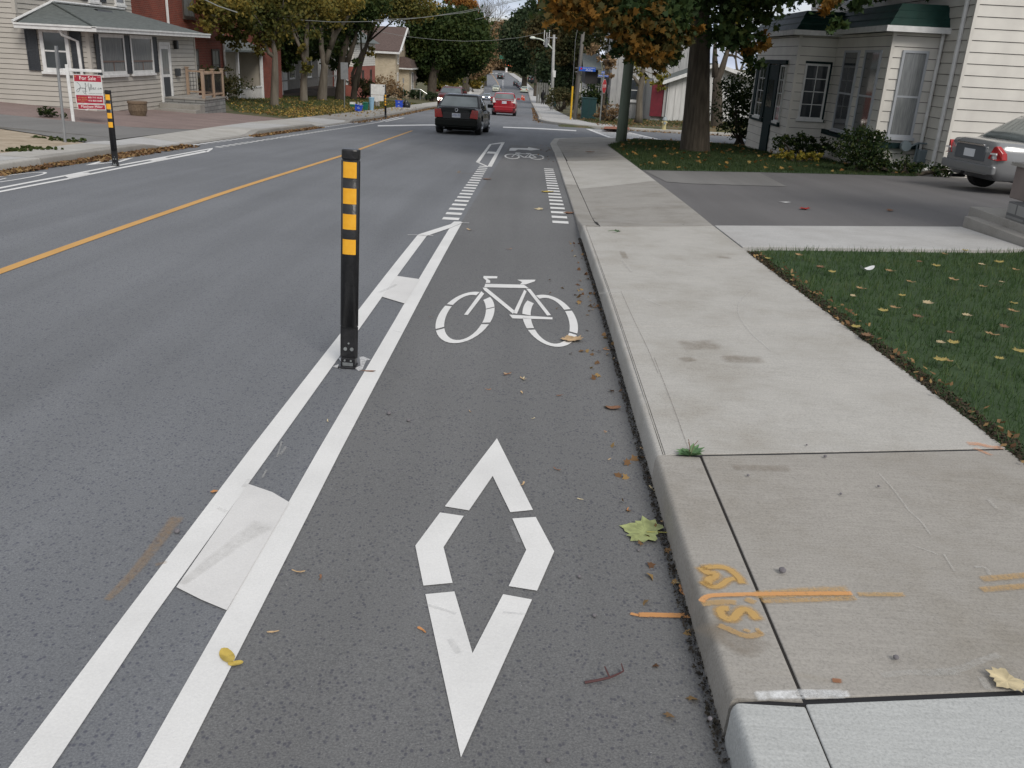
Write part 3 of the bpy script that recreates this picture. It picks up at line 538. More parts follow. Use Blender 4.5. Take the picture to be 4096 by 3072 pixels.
mark('distant_dashes', [px(z3, [(1216, y0), (1224, y0), (1224, y0+8), (1216, y0+8)]) for y0 in range(952, 1050, 14)])
mark('distant_crossing', [px(z3, [(x0, 868), (x0+40, 869), (x0+44, 872), (x0, 872)]) for x0 in (1010, 1070, 1130, 1190)]+[px(z3, [(1240, 852), (1420, 858), (1420, 862), (1240, 856)])])
# survey paint
def stroke(f, pts, wd, dz):
    pts = list(pts); q_ = []
    for (xa, ya), (xb, yb_) in zip(pts[:-1], pts[1:]): q_ += [(xa, ya), ((xa+xb)/2, (ya+yb_)/2)]
    pts = q_+[pts[-1]]
    for _ in range(2): pts = [pts[0]]+[((pts[i-1][0]+2*pts[i][0]+pts[i+1][0])/4, (pts[i-1][1]+2*pts[i][1]+pts[i+1][1])/4) for i in range(1, len(pts)-1)]+[pts[-1]]
    P = [G(*f(*p), dz) for p in pts]; out_ = []
    P = [Vector((p.x, p.y)) for p in P]
    for i, p in enumerate(P):
        d = (P[min(i+1, len(P)-1)]-P[max(i-1, 0)]).normalized(); out_.append((p, Vector((-d.y, d.x))*wd/2))
    return [[tuple(out_[i][0]-out_[i][1]), tuple(out_[i+1][0]-out_[i+1][1]), tuple(out_[i+1][0]+out_[i+1][1]), tuple(out_[i][0]+out_[i][1])] for i in range(len(P)-1)]
SW = .1345
sp_y = softmat('yellow survey paint', (.58, .37, .13), .34, .72, .8); sp_o = softmat('orange survey paint', (.70, .35, .13), .34, .72, .8); sp_h = softmat('overspray haze', (.58, .37, .15), .45, .75, .55, 90); sp_f = softmat('faint road paint', (.40, .26, .13), .42, .80, .55, 50, 1.0)
sp_w = softmat('white overspray', (.80, .81, .81), .36, .70, .85, 40, .9); sp_s = softmat('earth stain', (.22, .17, .115), .38, .80, .45, 14, 1.0); sp_sc = softmat('chalky scuff', (.56, .55, .52), .46, .76, .55, 80, 1.0)
gl = [([(450, 235), (520, 222), (620, 220), (700, 240), (770, 290), (820, 345), (840, 385)], .021), ([(440, 240), (480, 285), (570, 290), (560, 330), (500, 350), (490, 400)], .026), ([(445, 380), (500, 420), (580, 435), (650, 400), (700, 355), (760, 345)], .019), ([(690, 655), (630, 650), (615, 690), (650, 740), (710, 765), (760, 755), (800, 700), (840, 665), (890, 660), (940, 690), (995, 755)], .024)]
soft('utility_mark', [(zk, p, w_*1.7) for p, w_ in gl], sp_h, .1338, road, .9); soft('utility_mark', [(zk, p, w_) for p, w_ in gl], sp_y, .1342, road)
soft('utility_mark', [(zk, [(620, 830), (700, 860), (780, 900), (880, 935), (960, 935), (1040, 905)], .022), (zk, [(1000, 860), (1020, 900), (1045, 905)], .012), (zk, [(870, 870), (915, 885)], .014), (zk, [(450, 600), (560, 590), (700, 580), (760, 590)], .024), (zk, [(900, 560), (960, 585)], .024)], sp_h, .1342, road, 1.3)
soft('utility_mark', [(zk, [(430, 575), (470, 530), (560, 512), (900, 506), (1200, 500), (1600, 497), (1960, 495)], .019)], sp_o, .1348, road)
soft('utility_mark', [(zk, [(1000, 512), (1300, 495), (1700, 478), (1900, 480)], (.035, .060)), (zk, [(1060, 575), (1500, 565), (2000, 545)], .022), (zk, [(2050, 505), (2500, 508)], .022), (ze, [(1520, 908), (1700, 893)], .030), (ze, [(1520, 950), (1700, 935)], .028)], sp_h, .1344, road, .9)
soft('utility_mark', [(ze, [(1465, 370), (1505, 372), (1550, 385), (1590, 387)], .035), (ze, [(1490, 390), (1550, 415)], .022)], softmat('bright orange paint', (.75, .30, .11), .42, .80, .65, 50, .9), .1344, road)
soft('utility_mark', [(ze, [(630, 1372), (700, 1368), (820, 1366), (960, 1364)], .030), (ze, [(790, 1358), (980, 1364)], .022)], sp_w, .1340, road)
soft('road_survey_mark', [(ze, [(160, 1050), (370, 1054)], .022), (ze, [(125, 1046), (150, 1052)], .012)], softmat('worn orange paint', (.62, .30, .11), .36, .62, .85, 60), .0045, road)
soft('road_survey_mark', [(zs, [(745, 605), (650, 730), (560, 840), (455, 945)], (.050, .022)), (zs, [(660, 800), (700, 790)], .016)], sp_f, .0045, road)
soft('road_survey_mark', [(zb, [(585, 450), (572, 472)], .05), (zb, [(600, 475), (730, 478)], .03)], sp_f, .0045, road)
mark('base_overspray', [px(zf(1280, 1180, 5.186), P) for P in ([(370, 1310), (480, 1320), (470, 1440), (380, 1450), (260, 1500), (420, 1540), (440, 1500), (470, 1440)], [(820, 1300), (900, 1290), (1060, 1355), (960, 1370), (930, 1440), (880, 1560), (800, 1590), (730, 1530), (840, 1480)])], spray('white base overspray', (.75, .75, .75), .40), .0045)
zw = zf(2100, 500, 1.108)
soft('pavement_stain', [(zw, [(720, 975), (830, 972)], .16), (zw, [(900, 1035), (1030, 1040)], .12), (zw, [(700, 1040), (740, 1036)], .07), (zw, [(865, 585), (900, 588)], .10), (ze, [(540, 466), (740, 470)], .05), (ze, [(450, 1100), (600, 1180)], .10), (zw, [(430, 560), (445, 590)], .05)], sp_s, .1338, road)
soft('paint_drips', [(zs, [(1190, 280), (1170, 345)], .008), (zs, [(1207, 303), (1184, 335)], .012), (zs, [(1125, 400), (1108, 432)], .009)], sp_sc, .0045, road)
soft('paint_smudge', [(zs, [(770, 880), (900, 780), (1020, 690), (1100, 640)], (.02, .09)), (zs, [(920, 560), (955, 575)], .014), (zs, [(1030, 470), (1055, 440)], .02)], softmat('tyre smudge', (.50, .49, .47), .45, .85, .45, 25, 1.1), .0075, road)
soft('tyre_scuff', [(zd, [(205, 1010), (320, 1045)], .012), (zd, [(510, 1040), (600, 1048)], .010), (zd, [(540, 700), (570, 760)], .02), (zp, [(620, 1265), (670, 1275)], .008), (zp, [(530, 1010), (640, 960)], .03), (zp, [(1090, 1330), (1140, 1345)], .02), (zd, [(300, 1150), (330, 1200)], .02)], softmat('tyre mark', (.45, .45, .45), .45, .85, .45, 40, 1.1), .0070, road)
z9 = lambda x, y: (2400+x/1.1916, 1680+y/1.1916)
soft('pavement_scuff', [(z9, p, w_) for p, w_ in (([(1330, 255), (1400, 330), (1450, 400), (1470, 430), (1530, 480), (1575, 545)], .008), ([(1500, 600), (1560, 620), (1610, 640)], .007), ([(1640, 640), (1690, 720)], .007), ([(1350, 1215), (1480, 1200), (1600, 1208), (1720, 1190), (1800, 1150), (1900, 1120)], .022), ([(1560, 1205), (1700, 1198)], .03), ([(1790, 700), (1840, 700), (1860, 740)], .012), ([(1820, 1230), (1850, 1280)], .02), ([(1850, 380), (1890, 420)], .014))]+[(zw, p, w_) for p, w_ in (([(1010, 720), (930, 800), (975, 900), (1090, 1000)], .012), ([(430, 600), (470, 650)], .02), ([(520, 765), (600, 800)], .012), ([(330, 745), (420, 740)], .02))], sp_sc, .1338, road)
soft('pavement_crack', [(zw, [(425, 735), (480, 860), (540, 980), (590, 1100)], .004), (ze, [(215, 30), (290, 220), (350, 390)], .004)], softmat('hairline crack', (.20, .18, .16), .42, .7, .6, 60, .9), .1337, road)
soft('rust_spot', [(z9, [(1115, 1240), (1145, 1244)], .016)], softmat('rust', (.30, .13, .06), .3, .6, .8), .1338, road)
def filler(j_, x0, x1, h): tag(sheet('joint_filler', [(x0, j_(x0)-h), (x1, j_(x1)-h), (x1, j_(x1)+h), (x0, j_(x0)+h)], .1255, M('bituminous filler', (.012, .012, .014), .8)), kind='structure')
filler(jA, .622, 2.29, .0108); filler(jB, .606, 2.25, .0098)
# ================================================================== STREET FURNITURE
def gp(x, y): return Vector((x, y, T(x, y)))
def delineator(loc, label, ht=1.235):
    x, y = loc; z = Z(y)+.001; t = thing('delineator_post', label, 'bollard', (x, y, z), 'flexible lane delineator posts')
    w_ = .047; d_ = .030; ea, eb = .72, .80
    def oval(mb, z0, z1, w0=w_, d0=d_, n=28, dx=0):
        V_ = []
        for zz, s_ in ((z0, 1), (z1, 1)):
            for k_ in range(n):
                a = 2*math.pi*k_/n; c_, s2 = math.cos(a), math.sin(a); V_.append((dx+w0*math.copysign(abs(c_)**ea, c_), d0*math.copysign(abs(s2)**eb, s2), zz))
        mb.add(V_, [tuple(range(n))[::-1], tuple(range(n, 2*n))]+[(i, (i+1) % n, n+(i+1) % n, n+i) for i in range(n)])
    def sm_(o):
        for p in o.data.polygons: p.use_smooth = len(p.vertices) == 4
        return o
    def fy(x): c_ = min(1, abs(x)/w_)**(1/ea); return -d_*max(0, 1-c_*c_)**(eb/2)
    mb = MB(); oval(mb, .245, ht-.055); sm_(mb.build('body', m_black, t, local=True))
    for sx in (-1, 1): MB().box(sx*.0475-.003, sx*.0475+.003, -.004, .004, .25, ht-.06).build('side_rib', m_black, t, local=True)
    mb = MB(); oval(mb, ht-.055, ht, w_+.003, d_+.003); mb.build('cap', m_black, t, local=True, bevel=.008)
    mb = MB(); oval(mb, .055, .245, w_+.004, .012); mb.box(-.030, .030, -.012, .012, .02, .06); mb.build('hinge_plate', m_black, t, local=True, bevel=.003)
    for k_ in range(4):
        z1_ = ht-.066-k_*.139; mb = MB(); nb_ = 12; mb.add([(-.0365+.073*i/nb_, fy(-.0365+.073*i/nb_)-.0015, zz) for zz in (z1_-.084, z1_) for i in range(nb_+1)], [(i, i+1, nb_+2+i, nb_+1+i) for i in range(nb_)]); mb.build('reflective_band', m_amber, t, local=True, smooth=True)
        o = mb.build('reflective_band', m_amber, t, local=True); o.rotation_euler = (0, 0, math.pi)
    for px_, pz, r in ((0, .145, .0055), (-.0185, .110, .0105), (.0185, .110, .0105), (-.018, .046, .006), (.018, .046, .006)):
        yb_ = -.013 if pz > .05 else -.034; mb = MB(); mb.tube([(px_, yb_+.008, pz), (px_, yb_-.005, pz)], [r, r], 12); mb.tube([(px_, yb_-.004, pz), (px_, yb_-.009, pz)], [r*.6, r*.5], 6); mb.build('bolt', m_steel, t, local=True, smooth=False)
    mb = MB(); mb.box(-.042, .042, -.033, .033, .012, .060); mb.box(-.055, .046, -.052, .045, 0, .012); b = mb.build('base', m_black, t, local=True, bevel=.004)
    mb = MB(); mb.box(-.030, .030, -.0365, -.0335, .014, .034); pl = mb.build('maker_plate', m_steel, b, local=True)
    return t
pB = G(*zf(1280, 1180, 5.186)(600, 1480)); t_ = delineator((pB.x, pB.y), 'tall black delineator post with four amber bands standing in the near white buffer'); t_.rotation_euler = (0, math.radians(1.5), 0)
pL = G(463, 664); delineator((pL.x, pL.y), 'black and amber delineator post on the far left cycle lane beside a white diamond', 1.17)
pF = G(*zr(1120, 985)); delineator((pF.x, pF.y), 'distant black and amber delineator post near the white sign board', 1.17)
# ---------------------------------------------------------------- lettering
def text(parent, s, pos, size, m, u=(1, 0, 0), n=(0, -1, 0), name='lettering', shear=0, width=None, align='CENTER', ext=.002):
    cu = bpy.data.curves.new('t', 'FONT'); cu.body = s; cu.size = size; cu.align_x = align; cu.align_y = 'CENTER'; cu.shear = shear; cu.extrude = ext; cu.resolution_u = 3
    o = bpy.data.objects.new('t', cu); C.objects.link(o); bpy.context.view_layer.update(); me = bpy.data.meshes.new_from_object(o.evaluated_get(bpy.context.evaluated_depsgraph_get())); bpy.data.objects.remove(o)
    u = Vector(u).normalized(); n = Vector(n).normalized(); k_ = n.cross(u) if abs(n.dot(Vector((0, 0, 1)))) < .5 else Vector((0, 1, 0))
    if k_.z < 0: k_ = -k_
    xs = [v.co.x for v in me.vertices]
    sx = width/(max(xs)-min(xs)) if width and xs else 1
    P = Vector(pos)-wloc(parent)
    for v in me.vertices: a = v.co.copy(); v.co = P+u*(a.x*sx)+k_*a.y+n*(a.z+ext)
    return link_mesh(name, me, m, parent)
m_signred = M('sign red', (.36, .012, .035), .45); m_ink = M('black ink', (.03, .035, .045), .6); m_wink = M('white lettering', (.85, .85, .83), .6); m_sgrey = M('pale grey sign face', (.60, .62, .61), .5); m_sblue = M('sign blue', (.02, .10, .48), .45); m_stop = M('stop sign red', (.50, .012, .02), .4)
m_gold = M('gold mark', (.55, .35, .12), .5)
# for-sale sign
b = G(*z1(645, 1085), .14); bs = Vector((b.x, b.y, T(b.x, b.y))); dist = (b-Vector((0, 0, H))).dot(_f)
hh_real = None
sg = thing('for_sale_sign', 'white post sign with red and grey For Sale board beside the beige clapboard house', 'sign', bs)
uS = Vector((.93, .36, 0)).normalized(); nS = Vector((.36, -.93, 0)).normalized()
top = atY(*z1(573, 562), bs.y); hh_real = top.z-bs.z; hh = 2.05
mb = MB(); mb.pbox(bs, uS, nS, -.055, .055, -.1, hh, -.055, .055); mb.build('post', m_wpaint, sg, bevel=.012)
mb = MB(); mb.pbox(bs, uS, nS, -.14, 1.16, hh-.24, hh-.14, -.04, .04); mb.build('cross_arm', m_wpaint, sg, bevel=.012)
W0, W1 = .17, 1.13; ht_ = hh-.33; H_ = 1.12
bd = MB().pbox(bs, uS, nS, W0, W1, ht_-1.03, ht_, -.012, .012).build('board', m_wpaint, sg)
f0 = .0165
def sgp(a, b_): return bs+uS*a+Vector((0, 0, b_))+nS*f0
MB().pbox(bs, uS, nS, W0+.025, W1-.025, ht_-.245, ht_-.02, .010, f0-.001).build('red_panel', m_signred, bd)
MB().pbox(bs, uS, nS, W0+.025, W1-.025, ht_-.725, ht_-.249, .010, f0-.001).build('grey_panel', m_sgrey, bd)
MB().pbox(bs, uS, nS, W0+.025, W1-.025, ht_-1.01, ht_-.73, .010, f0-.001).build('red_panel', m_signred, bd)
rd = MB().pbox(bs, uS, nS, W0+.03, W1+.03, ht_-1.245, ht_-1.045, -.010, .012).build('name_rider', m_wpaint, sg)
MB().pbox(bs, uS, nS, W0+.05, W1+.01, ht_-1.225, ht_-1.065, .010, f0-.001).build('red_panel', m_signred, rd)
for a in (W0+.12, W1-.12): MB().pbox(bs, uS, nS, a-.008, a+.008, ht_-.01, ht_+.10, -.006, .006).build('hanger', m_steel, sg)
text(bd, 'For Sale', sgp(.65, ht_-.13), .19, m_wink, uS, nS, width=.55, ext=.001); text(bd, 'R', sgp(.24, ht_-.08), .09, m_gold, uS, nS, ext=.001); text(bd, '5.0%', sgp(1.03, ht_-.07), .045, m_wink, uS, nS, ext=.001)
text(bd, 'JAY MILLER', sgp(.40, ht_-.82), .07, m_gold, uS, nS, width=.30, ext=.001); text(bd, 'REAL ESTATE', sgp(.40, ht_-.90), .07, m_gold, uS, nS, width=.33, ext=.001); text(bd, 'BROKERAGE', sgp(.40, ht_-.965), .035, m_gold, uS, nS, width=.14, ext=.001)
text(bd, '905 717-3525', sgp(.83, ht_-.81), .085, m_wink, uS, nS, width=.47, ext=.001); text(bd, '416 860-6688', sgp(.83, ht_-.92), .085, m_wink, uS, nS, width=.47, ext=.001)
text(rd, 'Matthew Miller', sgp(.69, ht_-1.135), .13, m_wink, uS, nS, width=.74, ext=.001); text(rd, 'Sales Representative', sgp(.69, ht_-1.21), .035, m_wink, uS, nS, width=.36, ext=.001)
text(bd, 'Residential and Commercial Realtor', sgp(.87, ht_-.66), .035, m_ink, uS, nS, width=.45, ext=.001)
# hand-written word on the grey panel, drawn as pen strokes
zj = lambda x, y: sgp(W0+.035+(x-480)/900*.90, ht_-.25-(y-690)/410*.465)
mb = MB()
for pts in ([(545, 712), (600, 750), (650, 820), (640, 900), (590, 990), (540, 1020), (505, 990), (540, 940), (620, 900), (680, 880)], [(720, 880), (690, 890), (690, 915), (720, 905), (735, 880), (745, 915), (760, 885), (785, 910), (805, 880), (810, 960), (800, 1030), (825, 1085), (760, 1050), (700, 985), (860, 985)],
            [(820, 950), (825, 720), (870, 840), (935, 720), (930, 860), (955, 990)], [(965, 850), (970, 935)], [(1000, 760), (1000, 935)], [(1035, 770), (1035, 935)], [(1065, 900), (1110, 880), (1090, 860), (1065, 890), (1085, 930), (1130, 915)], [(1145, 930), (1150, 870), (1185, 870)], [(1200, 915), (1206, 920)], [(1275, 870), (1245, 880), (1240, 910), (1280, 915)], [(1340, 875), (1305, 880), (1305, 910), (1340, 895), (1345, 870), (1375, 915)]):
    mb.tube([zj(*p) for p in pts], .0075, 5)
mb.build('lettering', m_ink, bd)
sg.scale = (hh_real/hh,)*3
# bare sign post left of it
b = G(*z1(568, 1240), .13); bp_ = Vector((b.x, b.y, T(b.x, b.y))); tp = atY(*z1(485, 400), b.y+.05); t = thing('street_sign_post', 'thin grey steel post with an edge-on parking sign on the sandy verge', 'sign', bp_)
MB().tube([bp_-Vector((0, 0, .1)), tp], [.028, .026], 8).build('post', m_sign_grey, t)
MB().pbox(tp+Vector((0, 0, -.40)), (-.38, .92, 0), (.92, .38, 0), -.15, .15, 0, .40, .02, .024).build('sign_plate', m_sign_grey, t)
def back_sign(bx, by, tx, ty, wpx, hpx, label, shape='rect', f=z2, pm=m_sign_grey, pdx=0):
    b = G(*f(bx, by), .14); base = Vector((b.x, b.y, T(b.x, b.y))); tp = atY(*f(tx, ty), b.y); s = (b-Vector((0, 0, H))).dot(_f)/F
    t = thing('road_sign', label, 'sign', base)
    MB().tube([base-Vector((0, 0, .1)), tp], .03, 8).build('post', m_steel, t)
    kk = {z2: 2.212, z3: 2.963}[f]; w_ = wpx/kk*s; h_ = hpx/kk*s
    if shape == 'rect': MB().box(tp.x-w_/2+pdx, tp.x+w_/2+pdx, tp.y-.045, tp.y-.04, tp.z-h_, tp.z).build('sign_plate', m_sign_grey, t, bevel=.002)
    else: MB().prism([(tp.x-w_/2, tp.y-.045, tp.z-h_/2), (tp.x, tp.y-.045, tp.z-h_), (tp.x+w_/2, tp.y-.045, tp.z-h_/2), (tp.x, tp.y-.045, tp.z)], (0, -.005, 0)).build('sign_plate', M('sign back brown', (.12, .10, .095), .6), t)
    return t
back_sign(1499, 965, 1499, 552, 66, 140, 'rectangular sign seen from behind on a white post left of the bins')
back_sign(2108, 880, 2108, 636, 84, 92, 'diamond shaped warning sign seen from behind in front of the buff brick house', 'dia')
back_sign(2021, 885, 2021, 690, 12, 40, 'short thin metal stake behind the stacked blue boxes', 'rect')
# white sign board
b = G(*z2(1790, 950), .14); s = (b-Vector((0, 0, H))).dot(_f)/F; P_ = lambda x, y: atY(*zr(x, y), b.y+.9)
t = thing('sign_board', 'large blank white board on dark legs in front of the red brick wall', 'sign', gp(P_(900, 500).x, b.y+.9))
a0 = P_(715, 40); a1 = P_(1105, 350); a2 = P_(720, 500); a3 = P_(1070, 500)
bo = MB().box(a0.x, a1.x, b.y+.88, b.y+.92, a1.z, a0.z).build('upper_panel', m_wpaint, t, bevel=.005); MB().box(a2.x, a3.x, b.y+.87, b.y+.90, a2.z, a1.z-.02).build('lower_panel', m_wpaint, t, bevel=.005)
for xx in (a0.x-.03, a1.x+.03): MB().box(xx-.03, xx+.03, b.y+.87, b.y+.93, T(xx, b.y+.9)-.1, a0.z+.01).build('leg', m_shutter, t)
c0 = P_(1068, 95); MB().box(c0.x-.05, c0.x+.05, b.y+.875, b.y+.879, c0.z-.05, c0.z+.02).build('small_mark', m_ink, bo)
# old wooden stump post
b = G(*zr(865, 655), .14); bs_ = gp(b.x, b.y); t = thing('marker_post', 'short weathered round post with a white band in front of the white sign board', 'post', bs_)
tp = atY(*zr(865, 395), b.y); MB().tube([bs_-Vector((0, 0, .1)), (bs_.x-.01, bs_.y, tp.z)], [.14, .13], 12).build('stump', m_pole_w, t); MB().tube([(bs_.x-.01, bs_.y, tp.z-.32), (bs_.x-.01, bs_.y, tp.z-.26)], .145, 12).build('band', m_wpaint, t)
MB().box(bs_.x+.17, bs_.x+.21, bs_.y-.02, bs_.y+.02, bs_.z-.1, bs_.z+.75).build('white_stake', m_wpaint, t)
# bins, boxes, bag
m_bblue = M('blue plastic', (.02, .07, .50), .45, (.03, .09, .56), 8); m_lblue = M('pale blue plastic', (.22, .37, .50), .5, (.26, .42, .55), 5); m_ggreen = M('green plastic', (.01, .12, .085), .45, (.015, .15, .10), 6); m_bag = M('black bin bag', (.012, .012, .013), .3, bump=1, bscale=14); m_card = M('cardboard', (.30, .17, .09), .9); m_junk = M('mixed recycling', (.10, .08, .07), .7, (.45, .45, .42), 14, 2, .45, .55)
def spot(x, y, dz=.14): b = G(*zr(x, y), dz); s_ = (b-Vector((0, 0, H))).dot(_f)/F/6.9125; return gp(b.x, b.y), s_
def taper(mb, c, w0, w1, d0, d1, z0, z1_, rz=0):
    P = []
    for w_, d_, z_ in ((w0, d0, z0), (w1, d1, z1_)):
        for a, b_ in ((-1, -1), (1, -1), (1, 1), (-1, 1)):
            x, y = a*w_/2, b_*d_/2; P.append((c[0]+x*math.cos(rz)-y*math.sin(rz), c[1]+x*math.sin(rz)+y*math.cos(rz), c[2]+z_))
    return mb.add(P, [(3, 2, 1, 0), (4, 5, 6, 7), (0, 1, 5, 4), (1, 2, 6, 5), (2, 3, 7, 6), (3, 0, 4, 7)])
def bluebox(name, px_, py_, wpx, hpx, label, rz=0, tilt=0, full=True, zadd=0, mark_='A', contents=None):
    c, s_ = spot(px_, py_); w_ = wpx*s_; h_ = hpx*s_; t = thing(name, label, 'recycling box', c+Vector((0, 0, zadd)), 'blue recycling boxes on the verge')
    mb = MB(); taper(mb, (0, 0, 0), w_*.86, w_, .36, .42, 0, h_); taper(mb, (0, 0, 0), w_*1.05, w_*1.07, .45, .47, h_-.05, h_); o = mb.build('tub', m_bblue, t, local=True, bevel=.012)
    mb = MB(); mb.tube([(-.07, -.215, h_*.5), (0, -.215, h_*.7), (.07, -.215, h_*.5), (-.05, -.215, h_*.45)], .009, 5); mb.build('recycling_mark', m_wink, o, local=True)
    if contents:
        mb = MB(); rnd = random.Random(3)
        for q in range(7): taper(mb, (rnd.uniform(-w_*.35, w_*.35), rnd.uniform(-.1, .1), h_-.08), .1, .09, .1, .08, 0, rnd.uniform(.10, .22), rnd.uniform(0, 3))
        mb.build('contents', contents, t, local=True, bevel=.006)
    t.rotation_euler = (0, tilt, rz); return t
bluebox('recycling_box', 365, 775, 210, 175, 'tilted blue recycling box heaped with rubbish left of the green bin', .15, .16, contents=m_junk)
bluebox('recycling_box', 1500, 685, 195, 105, 'lower blue recycling box of the stack of two beside the black bag', 0)
c0, s_ = spot(1500, 685); bluebox('recycling_box', 1500, 685, 200, 100, 'upper blue recycling box of the stack of two, filled with cardboard', 0, 0, zadd=100*s_, contents=m_card)
c, s_ = spot(575, 755); t = thing('green_bin', 'dark green plastic bin squeezed between the blue box and the pale blue bin', 'bin', c)
mb = MB(); taper(mb, (0, 0, 0), 110*s_, 140*s_, .38, .46, 0, 215*s_); taper(mb, (0, 0, 0), 150*s_, 154*s_, .5, .5, 205*s_, 222*s_); mb.build('tub', m_ggreen, t, local=True, bevel=.02)
MB().box(-.03, .03, -.27, -.24, 225*s_-.06, 225*s_-.02).build('handle', m_ggreen, t, local=True)
c, s_ = spot(665, 760); c += Vector((.10, .25, 0)); t = thing('blue_bin', 'tall pale blue round bin with a bag on its lid behind the green bin', 'bin', c)
mb = MB(); mb.tube([(0, 0, 0), (0, 0, 330*s_)], [55*s_, 78*s_], 18); mb.build('drum', m_lblue, t, local=True); mb = MB(); mb.tube([(0, 0, 325*s_), (0, 0, 345*s_), (0, 0, 352*s_)], [84*s_, 84*s_, 60*s_], 18); mb.build('lid', m_lblue, t, local=True)
c, s_ = spot(210, 700); t = thing('recycling_box', 'small box of plastic bottles at the left end of the bins', 'recycling box', c); mb = MB(); taper(mb, (0, 0, 0), 95*s_, 120*s_, .3, .34, 0, 95*s_); mb.build('tub', m_ggreen, t, local=True, bevel=.01)
mb = MB()
for q in range(5): mb.tube([(-.14+.07*q, .02*(q % 2), 80*s_), (-.14+.07*q, .02*(q % 2), 150*s_)], [.045, .03], 8)
mb.build('bottles', m_wpaint, t, local=True)
def blob(name, c, r, sx, sz, m, label, cat, seed=1, group=None):
    bm = bmesh.new(); bmesh.ops.create_icosphere(bm, subdivisions=3, radius=1); rnd = random.Random(seed); offs = [(Vector((rnd.uniform(-1, 1), rnd.uniform(-1, 1), rnd.uniform(-1, 1))).normalized(), rnd.uniform(.05, .22)) for _ in range(22)]
    for v in bm.verts:
        d = v.co.normalized(); k_ = 1+sum(a*max(0, d.dot(o)-.75)*4 for o, a in offs)-.1*rnd.random(); v.co = Vector((d.x*sx*k_, d.y*sx*k_, max(-.35, d.z)*sz*k_+.35*sz))*r
        if v.co.z > sz*r*.9: v.co.x *= .5; v.co.y *= .5
    me = bpy.data.meshes.new(name); bm.to_mesh(me); bm.free(); o = link_mesh(name, me, m, None, True); o.location = c
    return tag(o, label, cat, group)
c, s_ = spot(1700, 690); blob('rubbish_bag', c, 1, 100*s_, 150*s_, m_bag, 'knotted black rubbish bag slumped beside the stacked blue boxes', 'rubbish bag', 4)
# ---------------------------------------------------------------- poles, lamps, signs on the right
b = G(2483, 567, .13); bs_ = Vector((b.x, b.y, T(b.x, b.y))); tp = Vector((bs_.x+.15, bs_.y, bs_.z+10.5))
sw = (b-Vector((0, 0, H))).dot(_f)/F
t = thing('utility_pole', 'thick smooth greenish wooden utility pole on the near lawn corner', 'utility pole', bs_)
MB().tube([bs_-Vector((0, 0, .2)), bs_+Vector((.015, 0, 1)), tp], [22.5*sw, 20.5*sw, 16*sw], 20, True).build('pole_shaft', m_pole_g, t, smooth=True)
MB().tube([tp+Vector((-1.1, 0, -.6)), tp+Vector((1.1, 0, -.6))], .06, 6).build('cross_arm', m_pole_g, t)
b = G(*z4(385, 1240), .14); bs_ = Vector((b.x, b.y, T(b.x, b.y)-.05)); sw = (b-Vector((0, 0, H))).dot(_f)/F/2.593
t = thing('utility_pole', 'grey weathered wooden pole at the far corner carrying the blue club sign', 'utility pole', bs_)
tp = Vector((bs_.x+.25, bs_.y, bs_.z+10)); MB().tube([bs_-Vector((0, 0, .2)), tp], [21*sw, 14*sw], 12).build('pole_shaft', m_pole_w, t, smooth=True)
for zz in (705, 745): q = atY(*z4(408, zz), b.y); MB().tube([(q.x, q.y, q.z-.02), (q.x, q.y, q.z+.02)], 20*sw, 12).build('metal_strap', m_steel, t)
g0 = atY(*z4(345, 1200), b.y); g1 = atY(*z4(365, 895), b.y); g2 = atY(*z4(392, 430), b.y)
t = thing('guy_wire', 'bright yellow guard tube on a stay wire beside the grey wooden pole', 'guy wire', (g0.x, g0.y, T(g0.x, g0.y)))
MB().tube([(g0.x, g0.y, T(g0.x, g0.y)-.1), g1], .055, 8).build('guard_tube', M('yellow plastic tube', (.70, .42, .02), .5), t); MB().tube([g1, g2, tp-Vector((0, 0, .5))], .012, 5).build('stay_wire', m_sign_grey, t)
p0 = atY(*z4(432, 692), b.y-.35); p1 = atY(*z4(602, 745), b.y-.35)
t = thing('club_sign', 'blue directional sign with red roundel and white arrow fixed to the grey pole', 'sign', (p0.x, p0.y, p1.z))
bo = MB().box(p0.x, p1.x, p0.y-.02, p0.y+.01, p1.z, p0.z).build('board', m_sblue, t, bevel=.005); wd = p1.x-p0.x; h_ = p0.z-p1.z; yy = p0.y-.022
MB().tube([(p0.x+wd*.14, yy+.01, p0.z-h_*.4), (p0.x+wd*.14, yy-.006, p0.z-h_*.4)], h_*.24, 14).build('roundel', m_stop, bo)
text(bo, 'ROYAL CDN LEGION', (p0.x+wd*.6, yy, p0.z-h_*.28), h_*.28, m_wink, width=wd*.68, ext=.002); text(bo, 'BR. 414', (p0.x+wd*.58, yy, p0.z-h_*.56), h_*.26, m_wink, width=wd*.3, ext=.002)
MB().add([(p0.x+wd*.4, yy-.003, p0.z-h_*.79), (p0.x+wd*.76, yy-.003, p0.z-h_*.79), (p0.x+wd*.76, yy-.003, p0.z-h_*.72), (p0.x+wd*.84, yy-.003, p0.z-h_*.825), (p0.x+wd*.76, yy-.003, p0.z-h_*.93), (p0.x+wd*.76, yy-.003, p0.z-h_*.86), (p0.x+wd*.4, yy-.003, p0.z-h_*.86)], [(0, 1, 2, 3, 4, 5, 6)]).build('arrow', m_wink, bo)
